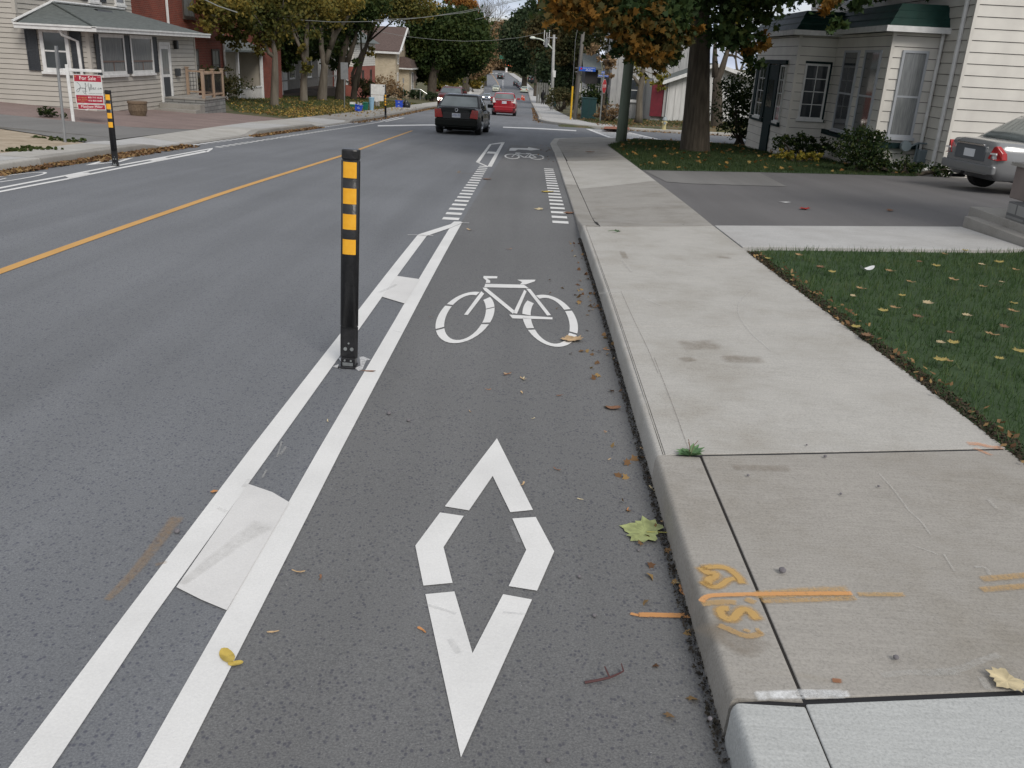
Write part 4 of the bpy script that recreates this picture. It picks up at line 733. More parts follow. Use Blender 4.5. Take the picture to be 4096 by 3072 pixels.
# stop sign with street names
b = G(*z4(647, 1262), .14); bs_ = gp(b.x, b.y); f1 = atY(*z4(688, 760), b.y)
t = thing('stop_sign', 'red octagonal stop sign turned half away under two blue street name plates', 'sign', bs_)
MB().tube([bs_-Vector((0, 0, .1)), (f1.x, f1.y, f1.z)], .045, 8).build('post', m_steel, t)
cc = atY(*z4(685, 895), b.y); hR = (atY(*z4(685, 822), b.y).z-atY(*z4(685, 968), b.y).z)/2; th = math.radians(-68)
uS2 = Vector((math.cos(th), math.sin(th), 0)); nS2 = Vector((math.sin(th), -math.cos(th), 0))
if nS2.y > 0: nS2 = -nS2
def octo(r, off): return [cc+uS2*(r*math.cos(math.radians(22.5+45*i))/math.cos(math.radians(22.5)))+Vector((0, 0, r*math.sin(math.radians(22.5+45*i))/math.cos(math.radians(22.5))))+nS2*off for i in range(8)]
uS2 = Vector((.36, .93, 0)); nS2 = Vector((.93, -.36, 0)) if False else Vector((-.93, .36, 0))
nS2 = Vector((.36*0+.93, -.36, 0)).normalized(); uS2 = Vector((.36, .93, 0)).normalized()
pl = MB().prism(octo(hR, .045), nS2*.006).build('octagon_plate', m_wpaint, t); MB().prism(octo(hR*.95, .052), nS2*.003).build('red_face', m_stop, pl)
text(pl, 'STOP', cc+nS2*.057, hR*.62, m_wink, uS2, nS2, width=hR*1.5, ext=.002)
for (ax, ay, bx_, by_, s_, nm) in ((628, 775, 735, 800, 'SMALLEY ST', 'name_plate'), (665, 738, 697, 768, 'HUNT', 'name_plate')):
    p0 = atY(*z4(ax, ay), b.y); p1 = atY(*z4(bx_, by_), b.y); o = MB().box(p0.x, p1.x, b.y-.02, b.y+.01, p1.z, p0.z).build(nm, m_sblue, t); text(o, s_, ((p0.x+p1.x)/2, b.y-.022, (p0.z+p1.z)/2), (p0.z-p1.z)*.85, m_wink, width=(p1.x-p0.x)*.9, ext=.002)
s0 = G(*z4(640, 1210), .14); s1 = atY(*z4(610, 975), s0.y); t = thing('wooden_stake', 'thin pale wooden stake leaning just left of the stop sign post', 'stake', gp(s0.x, s0.y)); MB().tube([gp(s0.x, s0.y)-Vector((0, 0, .1)), s1], .04, 4).build('shaft', m_wpaint, t)
# utility cabinet
m_cab = M('teal green cabinet', (.006, .036, .040), .5, (.010, .048, .050), 6)
def cabinet(x0, y0, x1, y1, label, z4_=z4, dp=.9):
    b = G(*z4_((x0+x1)/2, y1), .14); yy = b.y; A = atY(*z4_(x0, y0), yy); B_ = atY(*z4_(x1, y1), yy); zb_ = T(b.x, yy)
    t = thing('utility_cabinet', label, 'utility box', (b.x, yy, zb_)); o = MB().box(A.x, B_.x, yy, yy+dp, zb_-.05, A.z).build('cabinet_body', m_cab, t, bevel=.02)
    MB().box(A.x-.03, B_.x+.03, yy-.03, yy+dp+.03, A.z, A.z+.05).build('lid', m_cab, t, bevel=.01); MB().box((A.x+B_.x)/2-.008, (A.x+B_.x)/2+.008, yy-.006, yy, zb_+.1, A.z-.05).build('door_seam', m_ink, o)
cabinet(467, 1020, 600, 1232, 'large teal green utility cabinet on the grass left of the stop sign'); cabinet(146, 1020, 192, 1108, 'far dark green utility cabinet behind the no parking sign post')
# hydrant
b = G(*z5(662, 1342), .15); bs_ = gp(b.x, b.y); s_ = (b-Vector((0, 0, H))).dot(_f)/F/2.593; t = thing('fire_hydrant', 'cream yellow fire hydrant with a grey bonnet on the far lawn', 'hydrant', bs_)
m_hy = M('cream hydrant paint', (.60, .52, .27), .5, (.52, .45, .23), 12); m_hg = M('grey hydrant paint', (.30, .34, .35), .5)
mb = MB(); mb.tube([(0, 0, 0), (0, 0, .06)], [28*s_, 26*s_], 14); mb.tube([(0, 0, .06), (0, 0, 100*s_)], [20*s_, 20*s_], 14); mb.build('barrel', m_hy, t, local=True, smooth=False)
mb = MB(); mb.tube([(0, 0, 100*s_), (0, 0, 106*s_), (0, 0, 124*s_), (0, 0, 133*s_), (0, 0, 134*s_), (0, 0, 142*s_)], [26*s_, 26*s_, 19*s_, 8*s_, 6*s_, 6*s_], 14); mb.build('bonnet', m_hg, t, local=True)
mb = MB(); mb.tube([(0, -10*s_, 74*s_), (0, -30*s_, 74*s_)], [13*s_, 13*s_], 10); mb.build('outlet_cap', m_hg, t, local=True)
for sx in (-1, 1): MB().tube([(sx*10*s_, 0, 80*s_), (sx*29*s_, 0, 80*s_)], [9*s_, 9*s_], 8).build('side_outlet', m_hy, t, local=True)
# lamp pole far right, no-parking sign
b = G(*z3(1800, 1240), .14); Yl = 96.; q0 = atY(*z3(1806, 1165), Yl); bx = q0.x
base = Vector((bx, Yl, T(bx, Yl))); tp = atY(*z3(1826, 410), Yl); t = thing('street_lamp', 'tall concrete pole with a curved cobra head lamp arm over the road', 'street lamp', base)
m_cpole = M('pale concrete pole', (.30, .30, .29), .8, (.38, .38, .37), 4)
MB().tube([base-Vector((0, 0, .2)), tp], [.20, .12], 10).build('lamp_post', m_cpole, t, smooth=True)
arm = [atY(*z3(*p), Yl) for p in ((1806, 580), (1760, 530), (1710, 488), (1660, 462), (1600, 452))]; ar = MB().tube(arm, .065, 8).build('arm', M('pale arm metal', (.55, .60, .52), .5), t, smooth=True)
hd = [atY(*z3(*p), Yl) for p in ((1605, 452), (1590, 448), (1560, 447), (1538, 448))]; MB().tube(hd, [.07, .13, .14, .05], 8).build('lamp_head', M('lamp head', (.70, .74, .66), .4), ar, smooth=True)
q = atY(*z3(1812, 890), Yl); MB().box(q.x-.05, q.x+.28, q.y-.15, q.y+.15, q.z-.2, q.z+.45).build('meter_box', m_wpaint, t)
tx = atY(*z3(1737, 470), Yl); t2 = thing('transformer', 'grey pole transformer with insulators hanging left of the lamp pole', 'transformer', (tx.x, Yl, tx.z-.9))
MB().tube([(tx.x, Yl, tx.z-.7), (tx.x, Yl, tx.z+.1)], .17, 12).build('tank', m_sign_grey, t2)
for dx in (-.25, 0, .25): MB().tube([(tx.x+dx, Yl, tx.z-.5), (tx.x+dx, Yl, tx.z+.9)], .035, 6).build('insulator', m_wpaint, t2)
MB().tube([(tx.x, Yl, tx.z+.2), (bx+.1, Yl, tx.z+.2)], .06, 6).build('bracket', m_sign_grey, t2)
b = G(*z3(1780, 1270), .14); Yn = b.y; p0 = atY(*z3(1766, 950), Yn); p1 = atY(*z3(1797, 1002), Yn); base = gp(b.x, Yn)
t = thing('parking_sign', 'white restriction sign with a ringed symbol on a pale post by the far pavement', 'sign', base); MB().tube([base, ((p0.x+p1.x)/2, Yn, p0.z)], .09, 6).build('post', M('pale yellow post', (.55, .54, .30), .7), t)
o = MB().box(p0.x, p1.x, Yn-.14, Yn-.10, p1.z, p0.z).build('sign_plate', m_wpaint, t); cx_, cz = (p0.x+p1.x)/2, (p0.z+p1.z)/2+.1; r_ = (p1.x-p0.x)*.33
mb = MB(); mb.tube([(cx_+r_*math.cos(a*.393), Yn-.15, cz+r_*math.sin(a*.393)) for a in range(17)], .05, 4); mb.tube([(cx_-r_*.6, Yn-.15, cz+r_*.6), (cx_+r_*.6, Yn-.15, cz-r_*.6)], .04, 4); mb.build('ring_symbol', m_ink, o)
# traffic lights on the crest
b = G(*z3(1262, 830), 0); Yc = 372.; q = atY(*z3(1262, 838), Yc); tpx = atY(*z3(1262, 670), Yc); t = thing('traffic_signal', 'distant white signal mast with a red light and green name sign on the crest', 'traffic light', (q.x, Yc, q.z-1))
MB().tube([(q.x, Yc, q.z-1), tpx], .45, 8).build('mast', m_wpaint, t); q1 = atY(*z3(1175, 678), Yc); o = MB().box(q1.x, tpx.x, Yc-.3, Yc, q1.z-.6, q1.z+.7).build('name_sign', m_ggreen, t)
q2 = atY(*z3(1286, 752), Yc); o = MB().box(q2.x-1.3, q2.x+1.3, Yc-.4, Yc+.3, q2.z-1.4, q2.z+1.4).build('signal_head', M('signal housing', (.25, .10, .04), .6), t); mb = MB(); mb.sphere((q2.x, Yc-.5, q2.z), .85); mb.build('red_lamp', m_sig, o)
q2 = atY(*z3(1122, 675), Yc); mb = MB(); mb.box(q2.x-.8, q2.x+.8, Yc-.2, Yc+.3, q2.z-1.2, q2.z+1.2); o = mb.build('signal_head', m_ink, t); mb = MB(); mb.sphere((q2.x, Yc-.4, q2.z), .5); mb.build('green_lamp', m_sig_g, o)
# overhead cables
def cable(label, pts, r, f=lambda x, y: (x, y)):
    P = [atY(*f(x, y), Y) for x, y, Y in pts]; Q = []
    for i in range(len(P)-1):
        for k_ in range(6): Q.append(P[i].lerp(P[i+1], k_/6))
    Q.append(P[-1]); mb = MB(); mb.tube(Q, r, 5); return tag(mb.build('overhead_cable', m_sign_grey, loc=P[0]), label, 'cable', 'overhead cables crossing the street')
m_cab2 = M('pale cable', (.22, .23, .22), .7)
for lab, pts, r in (('thick twisted overhead cable sagging across the street in front of the left trees', [(1050, 66, 52), (1170, 78, 52), (1333, 88, 52), (1500, 86, 52), (1600, 80, 52), (1860, 50, 52), (2075, 2, 52), (2300, -60, 52)], .014),
                    ('upper thin overhead cable running close above the thick twisted one', [(1500, 80, 53), (1700, 70, 53), (1860, 44, 53), (2060, 0, 53), (2250, -60, 53)], .012),
                    ('thin overhead cable sloping down to the left behind the big dark tree', [(2110, 18, 110), (2000, 55, 110), (1900, 78, 110)], .02),
                    ('slack lower overhead cable reaching from the buff house to the lamp pole', [(1500, 123, 92), (1624, 146, 92), (1760, 160, 92), (1860, 165, 92), (1960, 162, 92), (2080, 150, 92), (2180, 130, 92), (2215, 118, 110)], .016),
                    ('short overhead cable in the upper left corner above the brick house', [(760, -30, 34), (822, 0, 34), (872, 24, 34), (950, 50, 34)], .02)):
    cable(lab, pts, r).data.materials[0] = m_cab2
# cones
m_cone = M('orange cone', (.75, .10, .03), .5)
for i, (x, y) in enumerate(((1445, 1180), (1466, 1190))):
    b = G(*z3(x, y)); s_ = (b-Vector((0, 0, H))).dot(_f)/F/2.963; t = thing('traffic_cone', ('left', 'right')[i]+' one of two orange traffic cones on the far right of the road', 'traffic cone', b, 'traffic cones on the road')
    MB().box(-.3*.9, .27, -.27, .27, 0, .05).build('base', m_cone, t, local=True); MB().tube([(0, 0, .04), (0, 0, 52*s_)], [13*s_, 3*s_], 12).build('cone_body', m_cone, t, local=True, smooth=True)
    MB().tube([(0, 0, 28*s_), (0, 0, 36*s_)], [8.6*s_, 6.9*s_], 12).build('reflective_collar', M('cone collar', (.75, .45, .40), .4), t, local=True)
# ================================================================== FOLIAGE
RN = np.random.RandomState(11)
SHAPES = {'leaf': [(-.5, 0), (-.1, .32), (.5, 0), (-.1, -.32)],
          'maple': [(-.45, 0), (-.30, .22), (-.38, .48), (-.02, .30), (.16, .50), (.22, .20), (.55, 0), (.22, -.20), (.16, -.50), (-.02, -.30), (-.38, -.48), (-.30, -.22)],
          'needle': [(-.5, -.07), (.5, 0), (-.5, .07)]}
def leaves(P, size, shape='leaf', rng=RN, up=.0, flat=None, sv=.35):
    n = len(P); sh = np.array(SHAPES[shape]); k_ = len(sh)
    nrm = rng.normal(size=(n, 3)); nrm[:, 2] = nrm[:, 2]*(1 if flat is None else 1)+up; nrm /= np.linalg.norm(nrm, axis=1)[:, None]
    if flat is not None: nrm = np.stack([rng.normal(0, flat, n), rng.normal(0, flat, n), np.ones(n)], 1); nrm /= np.linalg.norm(nrm, axis=1)[:, None]
    a = rng.normal(size=(n, 3)); a -= nrm*(a*nrm).sum(1)[:, None]; a /= np.linalg.norm(a, axis=1)[:, None]; b_ = np.cross(nrm, a)
    s_ = size*(1+sv*rng.uniform(-1, 1, n))[:, None, None]
    Vv = P[:, None, :]+(a[:, None, :]*sh[None, :, :1]+b_[:, None, :]*sh[None, :, 1:])*s_
    if k_ > 6: Vv = Vv+nrm[:, None, :]*(np.abs(sh[None, :, 1:])*-.35)*s_
    return Vv.reshape(-1, 3), k_
def npmesh(name, V_, k_, mat_, parent=None, smooth=False):
    n = len(V_)//k_; me = bpy.data.meshes.new(name); off = wloc(parent) if parent else Vector((0, 0, 0))
    V_ = V_-np.array(off)[None, :]
    me.vertices.add(len(V_)); me.vertices.foreach_set('co', V_.astype(np.float32).ravel()); me.loops.add(n*k_); me.loops.foreach_set('vertex_index', np.arange(n*k_, dtype=np.int32))
    me.polygons.add(n); me.polygons.foreach_set('loop_start', np.arange(n, dtype=np.int32)*k_); me.polygons.foreach_set('loop_total', np.full(n, k_, dtype=np.int32)); me.update(); me.validate()
    return link_mesh(name, me, mat_, parent)
def crown_pts(blobs, dens, clump=.45, rng=RN, fill=.55):
    out_ = []; cl = []
    for (cx_, cy_, cz, rx, ry, rz) in blobs:
        nb = max(3, int(dens*rx*rz*6)); per = 26; ncl = max(4, nb//per)
        d = rng.normal(size=(ncl, 3)); d /= np.linalg.norm(d, axis=1)[:, None]; r = rng.uniform(fill, 1.04, ncl)[:, None]
        cc_ = np.array([cx_, cy_, cz])+d*r*np.array([rx, ry, rz]); cl.append(cc_); sg_ = clump*min(rx, rz)*rng.uniform(.35, .9, ncl)
        p = np.repeat(cc_, per, 0)+rng.normal(size=(ncl*per, 3))*np.repeat(sg_, per)[:, None]*np.array([1, 1, .7]); out_.append(p)
    return np.concatenate(out_), np.concatenate(cl)
def tree(name, label, base, trunk, r0, blobs, dens, size, fol, bark=None, group=None, shape='leaf', limbs=7, clump=.45, cat='tree', extra=(), fill=.55, stems=()):
    """trunk: points above the base; blobs: crown lobes (x,y,z,rx,ry,rz) in world space"""
    t = thing(name, label, cat, base, group); bark = bark or m_bark; rng = np.random.RandomState(abs(hash(label)) % 9999 if False else sum(map(ord, label)))
    rnd = random.Random(sum(map(ord, label))+1)
    pts = [Vector(base)-Vector((0, 0, .3))]+[Vector(base)+Vector((0, 0, .12))]+[Vector(p) for p in trunk]; n = len(pts)
    rs = [r0*1.5, r0*1.18]+[r0*(1-.62*i/max(1, n-3)) for i in range(n-2)]
    mb = MB(); mb.tube(pts, rs, 14 if r0 > .25 else 8)
    for st in stems: mb.tube([Vector(p) for p in st], [r0*.72-(r0*.5)*i/(len(st)-1) for i in range(len(st))], 8)
    tips = [pts[-1]]+[Vector(st[-1]) for st in stems]; P, cl = crown_pts(blobs, dens, clump, rng, fill)
    starts = [pts[-1], pts[-1].lerp(pts[-2], .35)]+[Vector(st[-1]) for st in stems]
    idx = list(range(len(cl))); rnd.shuffle(idx)
    for i in idx[:limbs]:
        c_ = Vector(cl[i]); s0_ = min(starts, key=lambda q: (q-c_).length) if rnd.random() < .6 else rnd.choice(starts); mid = s0_.lerp(c_, .5)+Vector((rnd.uniform(-.1, .1), rnd.uniform(-.1, .1), .12))*(c_-s0_).length
        mb.tube([s0_, s0_.lerp(mid, .5)+Vector((0, 0, .02)), mid, c_], [r0*.34, r0*.26, r0*.17, r0*.05], 6)
    mb.build('trunk', bark, t, smooth=True)
    V_, k_ = leaves(P, size, shape, rng, up=.25); npmesh('crown', V_, k_, fol, t)
    for nm, bl, dn, sz, fm in extra:
        P2, _ = crown_pts(bl, dn, clump, rng, fill); V_, k_ = leaves(P2, sz, shape, rng, up=.25); npmesh(nm, V_, k_, fm, t)
    return t
def B(f, x, y, Y, rx, rz=None, ry=None): p = atY(*f(x, y), Y); rz = rz or rx; return (p.x, p.y, p.z, rx, ry or rx, rz)
def pxm(Y): return Y/F*1.0                                    # metres per source pixel at depth ~Y
# near maple on the right
b = G(*dd(1500, 325), .15); mbase = gp(b.x, b.y); Ym = mbase.y
tr = [atY(*z5(x, y), Ym) for x, y in ((1003, 1150), (1020, 800), (1040, 400), (1050, 0))]
tr += [tr[-1]+Vector((.1, .2, 2.5)), tr[-1]+Vector((-.1, .4, 5))]
low = [(1205, 8, 20, .6), (1235, 66, 20, .7), (1265, 50, 20, .6), (1295, 62, 20, .7), (1335, 100, 20, .7), (1355, 115, 20, .35), (1378, 148, 20, .55), (1392, 100, 20, .8), (1420, 162, 20.3, .5), (1430, 110, 20.5, .8), (1448, 150, 21, .35), (1330, 40, 20.5, .9), (1400, 40, 21, 1.0),
       (1455, 60, 30, 1.0), (1440, 110, 30, .7), (1500, 20, 30, 1.2), (1555, 112, 22.5, .5), (1565, 60, 22.5, .8), (1600, 128, 23, .5), (1610, 80, 23, .8), (1632, 150, 24, .30), (1640, 60, 23, .6), (1580, 20, 23, 1.0), (1690, 24, 22, .45), (1735, 14, 20, .35), (1808, 78, 19, .2), (1800, 30, 19.5, .3), (1842, 20, 20, .32), (1240, 10, 21, 1.0), (1290, 0, 21, 1.0), (1660, 14, 22, .6)]
blobs = [B(dd, x, y-1.05*r*1892/Y, Y, r, r*.8) for x, y, Y, r in low]
P0 = mbase; blobs += [(P0.x+dx, P0.y+dy, P0.z+dz_, r, r, r*.8) for dx, dy, dz_, r in ((-3, -3.5, 6.3, 3), (0, -4, 7, 3.2), (3, -2.5, 7, 2.8), (-4, 0, 8, 3.4), (0, 0, 9.5, 3.8), (3.2, 0.8, 7.4, 3.2), (.5, 3.5, 7, 3.3), (-1, 1, 12, 3), (-3, 3.5, 7.2, 3))]
ora = [B(dd, x, y, Y, r, r*.7) for x, y, Y, r in ((1245, 12, 19.3, .7), (1285, 28, 19.2, .55), (1330, 68, 19.2, .38), (1262, -6, 19.3, .8), (1400, 78, 19.4, .6), (1440, 110, 20, .5), (1420, 40, 19.5, .5), (1385, 128, 19.6, .28), (1340, 10, 19.4, .4), (1500, 60, 20.4, .3), (1628, 98, 23.2, .4), (1790, 8, 19, .2))]
tree('maple_tree', 'large maple with thick dark trunk and green and orange leaves on the right lawn', mbase, tr, .37, blobs, 270, .14, f_maple, shape='maple', limbs=46, clump=.42, extra=[('autumn_foliage', ora, 260, .14, f_orange)], fill=.35)
# left-hand row of trees
def tbase(x, y, f=z2): b = G(*f(x, y), .18); return gp(b.x, b.y)
def tp_(base, pts, f=z2): return [atY(*f(x, y), base.y) for x, y in pts]
b1 = tbase(880, 950); s1_ = b1.y/F/2.212
tree('street_tree', 'first tree of the left row, slim grey trunk and yellow green leaves by the porch', b1, tp_(b1, [(885, 700), (885, 470), (860, 330)]), 32*s1_, [B(z2, x, y, b1.y+dy, rx*s1_, rz*s1_) for x, y, rx, rz, dy in
     ((430, 60, 190, 130, -3), (330, 130, 130, 110, -4), (560, 180, 170, 140, -2), (650, 60, 200, 130, 0), (700, 280, 170, 120, 0), (850, 120, 200, 160, 0), (900, 300, 130, 110, 1), (520, 340, 120, 80, -1), (1000, 40, 160, 160, 0), (760, 420, 90, 60, 0), (470, -60, 220, 130, -2), (800, -120, 260, 160, 0), (230, 20, 90, 80, -4))],
     170, .20, f_olive, m_bark2, 'trees in the left front row', limbs=26, stems=[tp_(b1, [(880, 500), (830, 470), (780, 360), (720, 250)])])
b2 = tbase(1140, 915); s2_ = b2.y/F/2.212
tree('street_tree', 'second tree of the left row with yellow leaf tufts growing up its slim trunk', b2, tp_(b2, [(1140, 720), (1160, 500), (1165, 300), (1185, 100)]), 29*s2_, [B(z2, x, y, b2.y+dy, rx*s2_, rz*s2_) for x, y, rx, rz, dy in
     ((1160, 40, 220, 160, 0), (1010, 130, 120, 110, 2), (1080, -80, 200, 130, 0), (1230, 330, 60, 55, -1), (1160, 560, 45, 70, -.5), (1130, 440, 50, 45, 0), (1300, 60, 120, 110, 0))], 150, .22, f_olive, m_bark2, 'trees in the left front row', limbs=14, stems=[tp_(b2, [(1150, 560), (1110, 420), (1060, 320), (1020, 180)])])
b3 = tbase(1300, 905); s3_ = b3.y/F/2.212
tree('street_tree', 'third tree of the left row, thick trunk forking into two stems', b3, tp_(b3, [(1310, 750), (1325, 580), (1295, 430), (1290, 150)]), 37*s3_, [B(z2, x, y, b3.y+dy, rx*s3_, rz*s3_) for x, y, rx, rz, dy in
     ((1330, 40, 200, 130, 0), (1450, 120, 150, 110, 0), (1400, -60, 240, 140, 0), (1250, 0, 130, 130, 1), (1240, 120, 60, 60, 2))], 150, .24, f_olive, m_bark2, 'trees in the left front row', limbs=14, stems=[tp_(b3, [(1325, 580), (1370, 430), (1400, 300), (1380, 100)]), tp_(b3, [(1370, 430), (1420, 300), (1500, 190), (1580, 80)])])
b4 = tbase(1460, 900); s4_ = b4.y/F/2.212
tree('street_tree', 'fourth tree of the left row, thick dark trunk behind the grey sign back', b4, tp_(b4, [(1470, 700), (1480, 500), (1530, 330), (1550, 150)]), 38*s4_, [B(z2, x, y, b4.y+dy, rx*s4_, rz*s4_) for x, y, rx, rz, dy in
     ((1520, 250, 90, 110, 1), (1580, 130, 180, 120, 0), (1640, 20, 220, 130, 0), (1560, -60, 240, 130, 0), (1590, 560, 30, 36, -1))], 160, .25, f_green, m_bark, 'trees in the left front row', limbs=14, stems=[tp_(b4, [(1500, 620), (1560, 450), (1600, 330), (1600, 200)])])
b5 = tbase(1580, 895); s5_ = b5.y/F/2.212
tree('street_tree', 'fifth tree of the left row, its stems leaning right over the brick house', b5, tp_(b5, [(1600, 700), (1660, 500), (1720, 330), (1770, 200)]), 24*s5_, [B(z2, x, y, b5.y+dy, rx*s5_, rz*s5_) for x, y, rx, rz, dy in
     ((1780, 60, 180, 90, -2), (1950, 40, 180, 110, -2), (2080, 100, 110, 80, -1), (1850, -40, 260, 120, -1), (1735, 450, 40, 40, 0), (1720, 230, 55, 45, 0), (2150, 40, 150, 120, -1))], 150, .26, f_olive, m_bark, 'trees in the left front row', limbs=14, stems=[tp_(b5, [(1600, 800), (1640, 620), (1650, 450), (1640, 250)]), tp_(b5, [(1590, 850), (1570, 650), (1640, 480), (1700, 380)])])
# darker trees behind the row
bb = tbase(1000, 790); bb = Vector((-24, 62, T(-24, 62)))
tree('yard_tree', 'dense dark tree filling the gap behind the left row of trees', bb, [bb+Vector((0, 0, 2)), bb+Vector((.3, 0, 5))], .3, [B(z2, x, y, 66+dy, rx*.0088, rz*.0088) for x, y, rx, rz, dy in ((1100, 250, 230, 190, 0), (1230, 400, 150, 110, 4), (980, 420, 110, 130, 0), (1370, 300, 180, 180, 6), (1100, 60, 320, 160, 4), (1420, 480, 110, 120, 8), (900, 180, 220, 180, 2), (1000, 560, 90, 70, 0))], 110, .30, f_green, limbs=8)
bt = gp(atY(*z3(372, 1080), 118).x, 118); s_ = 125/F/2.963
tree('broad_tree', 'big rounded dark green tree overhanging the left side of the street beside the buff house', bt, tp_(bt, [(385, 950), (420, 780), (470, 640), (520, 450)], z3), .55, [B(z3, x, y, 120+dy, rx*s_, rz*s_) for x, y, rx, rz, dy in
     ((560, 330, 330, 200, 0), (800, 430, 240, 240, 0), (900, 560, 160, 180, -3), (300, 420, 240, 240, 0), (180, 600, 160, 200, 2), (640, 600, 300, 200, 0), (880, 720, 100, 100, -2), (420, 700, 280, 150, 0), (700, 800, 160, 90, 0), (250, 850, 170, 100, 3), (120, 900, 80, 110, 3), (560, 900, 130, 70, 4), (960, 480, 90, 110, -2), (450, 240, 200, 120, 0), (740, 260, 160, 110, 0), (60, 700, 60, 90, 4))],
     150, .42, f_green, m_bark, None, limbs=22, stems=[tp_(bt, [(400, 900), (480, 750), (560, 650), (620, 560)], z3)], clump=.36)
bt = gp(-15.2, 195); s_ = 195/F/2.963
tree('street_tree', 'distant tree with a dark leaning trunk and reddish leaves above the oncoming cars', bt, tp_(bt, [(770, 1000), (800, 900), (830, 840)], z3), .65, [B(z3, x, y, 196, rx*s_, rz*s_) for x, y, rx, rz in ((820, 860, 90, 50), (900, 830, 80, 60), (980, 800, 60, 60))], 90, .7, f_brown, limbs=6)
tree('street_tree', 'distant olive tree between the leaning trunk and the far driveway', gp(-17, 215), [gp(-17, 215)+Vector((0, 0, 3))], .3, [B(z3, x, y, 215, rx*s_, rz*s_) for x, y, rx, rz in ((890, 960, 70, 100), (960, 900, 50, 60), (700, 960, 80, 70), (600, 1000, 90, 60))], 90, .7, f_olive, limbs=5)
# trees further up the hill, each with its own kind
def far_tree(label, Y, blobs, fol, dens=80, size=.8, r0=.4, name='background_tree', f=z3, k=2.963, bare=False, group='trees up the hill'):
    s_ = Y/F/k; bl = [B(f, x, y, Y, rx*s_, rz*s_) for x, y, rx, rz in blobs]; xm = sum(q[0] for q in bl)/len(bl); bs_ = Vector((xm, Y, T(xm, Y))); zt = min(q[2] for q in bl)
    return tree(name, label, bs_, [Vector((xm, Y, bs_.z+(zt-bs_.z)*.6)), Vector((xm, Y, max(zt, bs_.z+2)))], r0, bl, dens, size, fol, limbs=10, group=group)
far_tree('tall russet tree closing the view at the crest of the hill', 400, ((1180, 420, 150, 110), (1130, 560, 120, 130), (1240, 560, 140, 130), (1180, 700, 190, 100), (1080, 760, 110, 70), (1300, 730, 90, 90)), f_brown, 70, 1.3, .8)
far_tree('brown tree left of the crest behind the broad green tree', 330, ((1000, 790, 90, 60), (1060, 700, 70, 90), (960, 850, 60, 40), (1050, 400, 60, 90)), f_brown, 70, 1.1, .6)
far_tree('round green tree on the right of the far road above the parked cars', 225, ((1480, 250, 130, 120), (1440, 380, 190, 130), (1370, 520, 150, 130), (1540, 520, 190, 170), (1400, 660, 130, 130), (1600, 680, 190, 150), (1500, 810, 150, 60), (1640, 420, 150, 150)), f_green2, 95, .75, .6)
far_tree('olive tree at the upper right of the far street behind the lamp arm', 150, ((1720, 420, 180, 170), (1850, 300, 170, 150), (1650, 300, 120, 110), (1880, 520, 150, 190), (1740, 640, 120, 180)), f_mixed, 100, .52, .5)
far_tree('dark evergreen mass behind the walking person', 146, ((1760, 800, 110, 180), (1900, 760, 160, 200), (2010, 640, 140, 220), (1980, 950, 120, 100), (1820, 960, 90, 70)), f_green2, 100, .55, .45)
far_tree('tree with bare upper twigs at the top right of the sky gap', 190, ((1560, 30, 80, 60), (1680, 60, 130, 90), (1650, 150, 100, 90), (1760, 180, 130, 120)), f_green2, 26, .45, .4)
far_tree('orange topped tree behind the broad dark green tree', 165, ((740, 40, 110, 60), (820, 60, 70, 60), (860, 120, 60, 60), (780, 110, 60, 60), (930, 230, 45, 60), (640, 10, 90, 60)), f_rust, 65, .55, .4)
far_tree('low bushy olive tree at the left foot of the hill', 150, ((560, 960, 160, 80), (420, 1000, 110, 70)), f_olive, 80, .5, .25)
def bare_tree(label, Y, bx, spread, top, f=z3, seed=1, r0=.5, mat_=None, depth=5):
    p = atY(*f(bx, 900), Y); bs_ = gp(p.x, Y); rnd = random.Random(seed); t = thing('bare_tree', label, 'tree', bs_); mb = MB(); tp = atY(*f(bx, top), Y); hgt = tp.z-bs_.z; w_ = spread*Y/F/2.963
    def br(p, d, L_, r, n):
        q = p+d*L_; mb.tube([p, p.lerp(q, .5)+Vector((rnd.uniform(-1, 1), 0, rnd.uniform(-1, 1)))*L_*.05, q], [r, r*.8, r*.6], 5 if n > 2 else 4, False)
        if n > 0:
            for _ in range(rnd.choice((2, 3, 3))): dd_ = (d+Vector((rnd.uniform(-1, 1)*.7, rnd.uniform(-1, 1)*.7, rnd.uniform(-.1, .5)))).normalized(); br(q, dd_, L_*rnd.uniform(.62, .85), r*.58, n-1)
    for i in range(4): br(bs_+Vector((0, 0, hgt*.25)), Vector((rnd.uniform(-.5, .5)*w_/hgt*2, rnd.uniform(-.3, .3), 1)).normalized(), hgt*.24, r0*.6, depth)
    tk = MB(); tk.tube([bs_-Vector((0, 0, .3)), bs_+Vector((0, 0, hgt*.26))], [r0, r0*.7], 8); tk.build('trunk', mat_ or m_bark2, t); mb.build('branches', mat_ or m_bark2, t); return t
bare_tree('leafless tree with fine twigs against the sky left of the road gap', 235, 1010, 260, 20, seed=5, depth=6)
bare_tree('leafless tree standing right of the pale distant building', 430, 1150, 120, 230, seed=9)
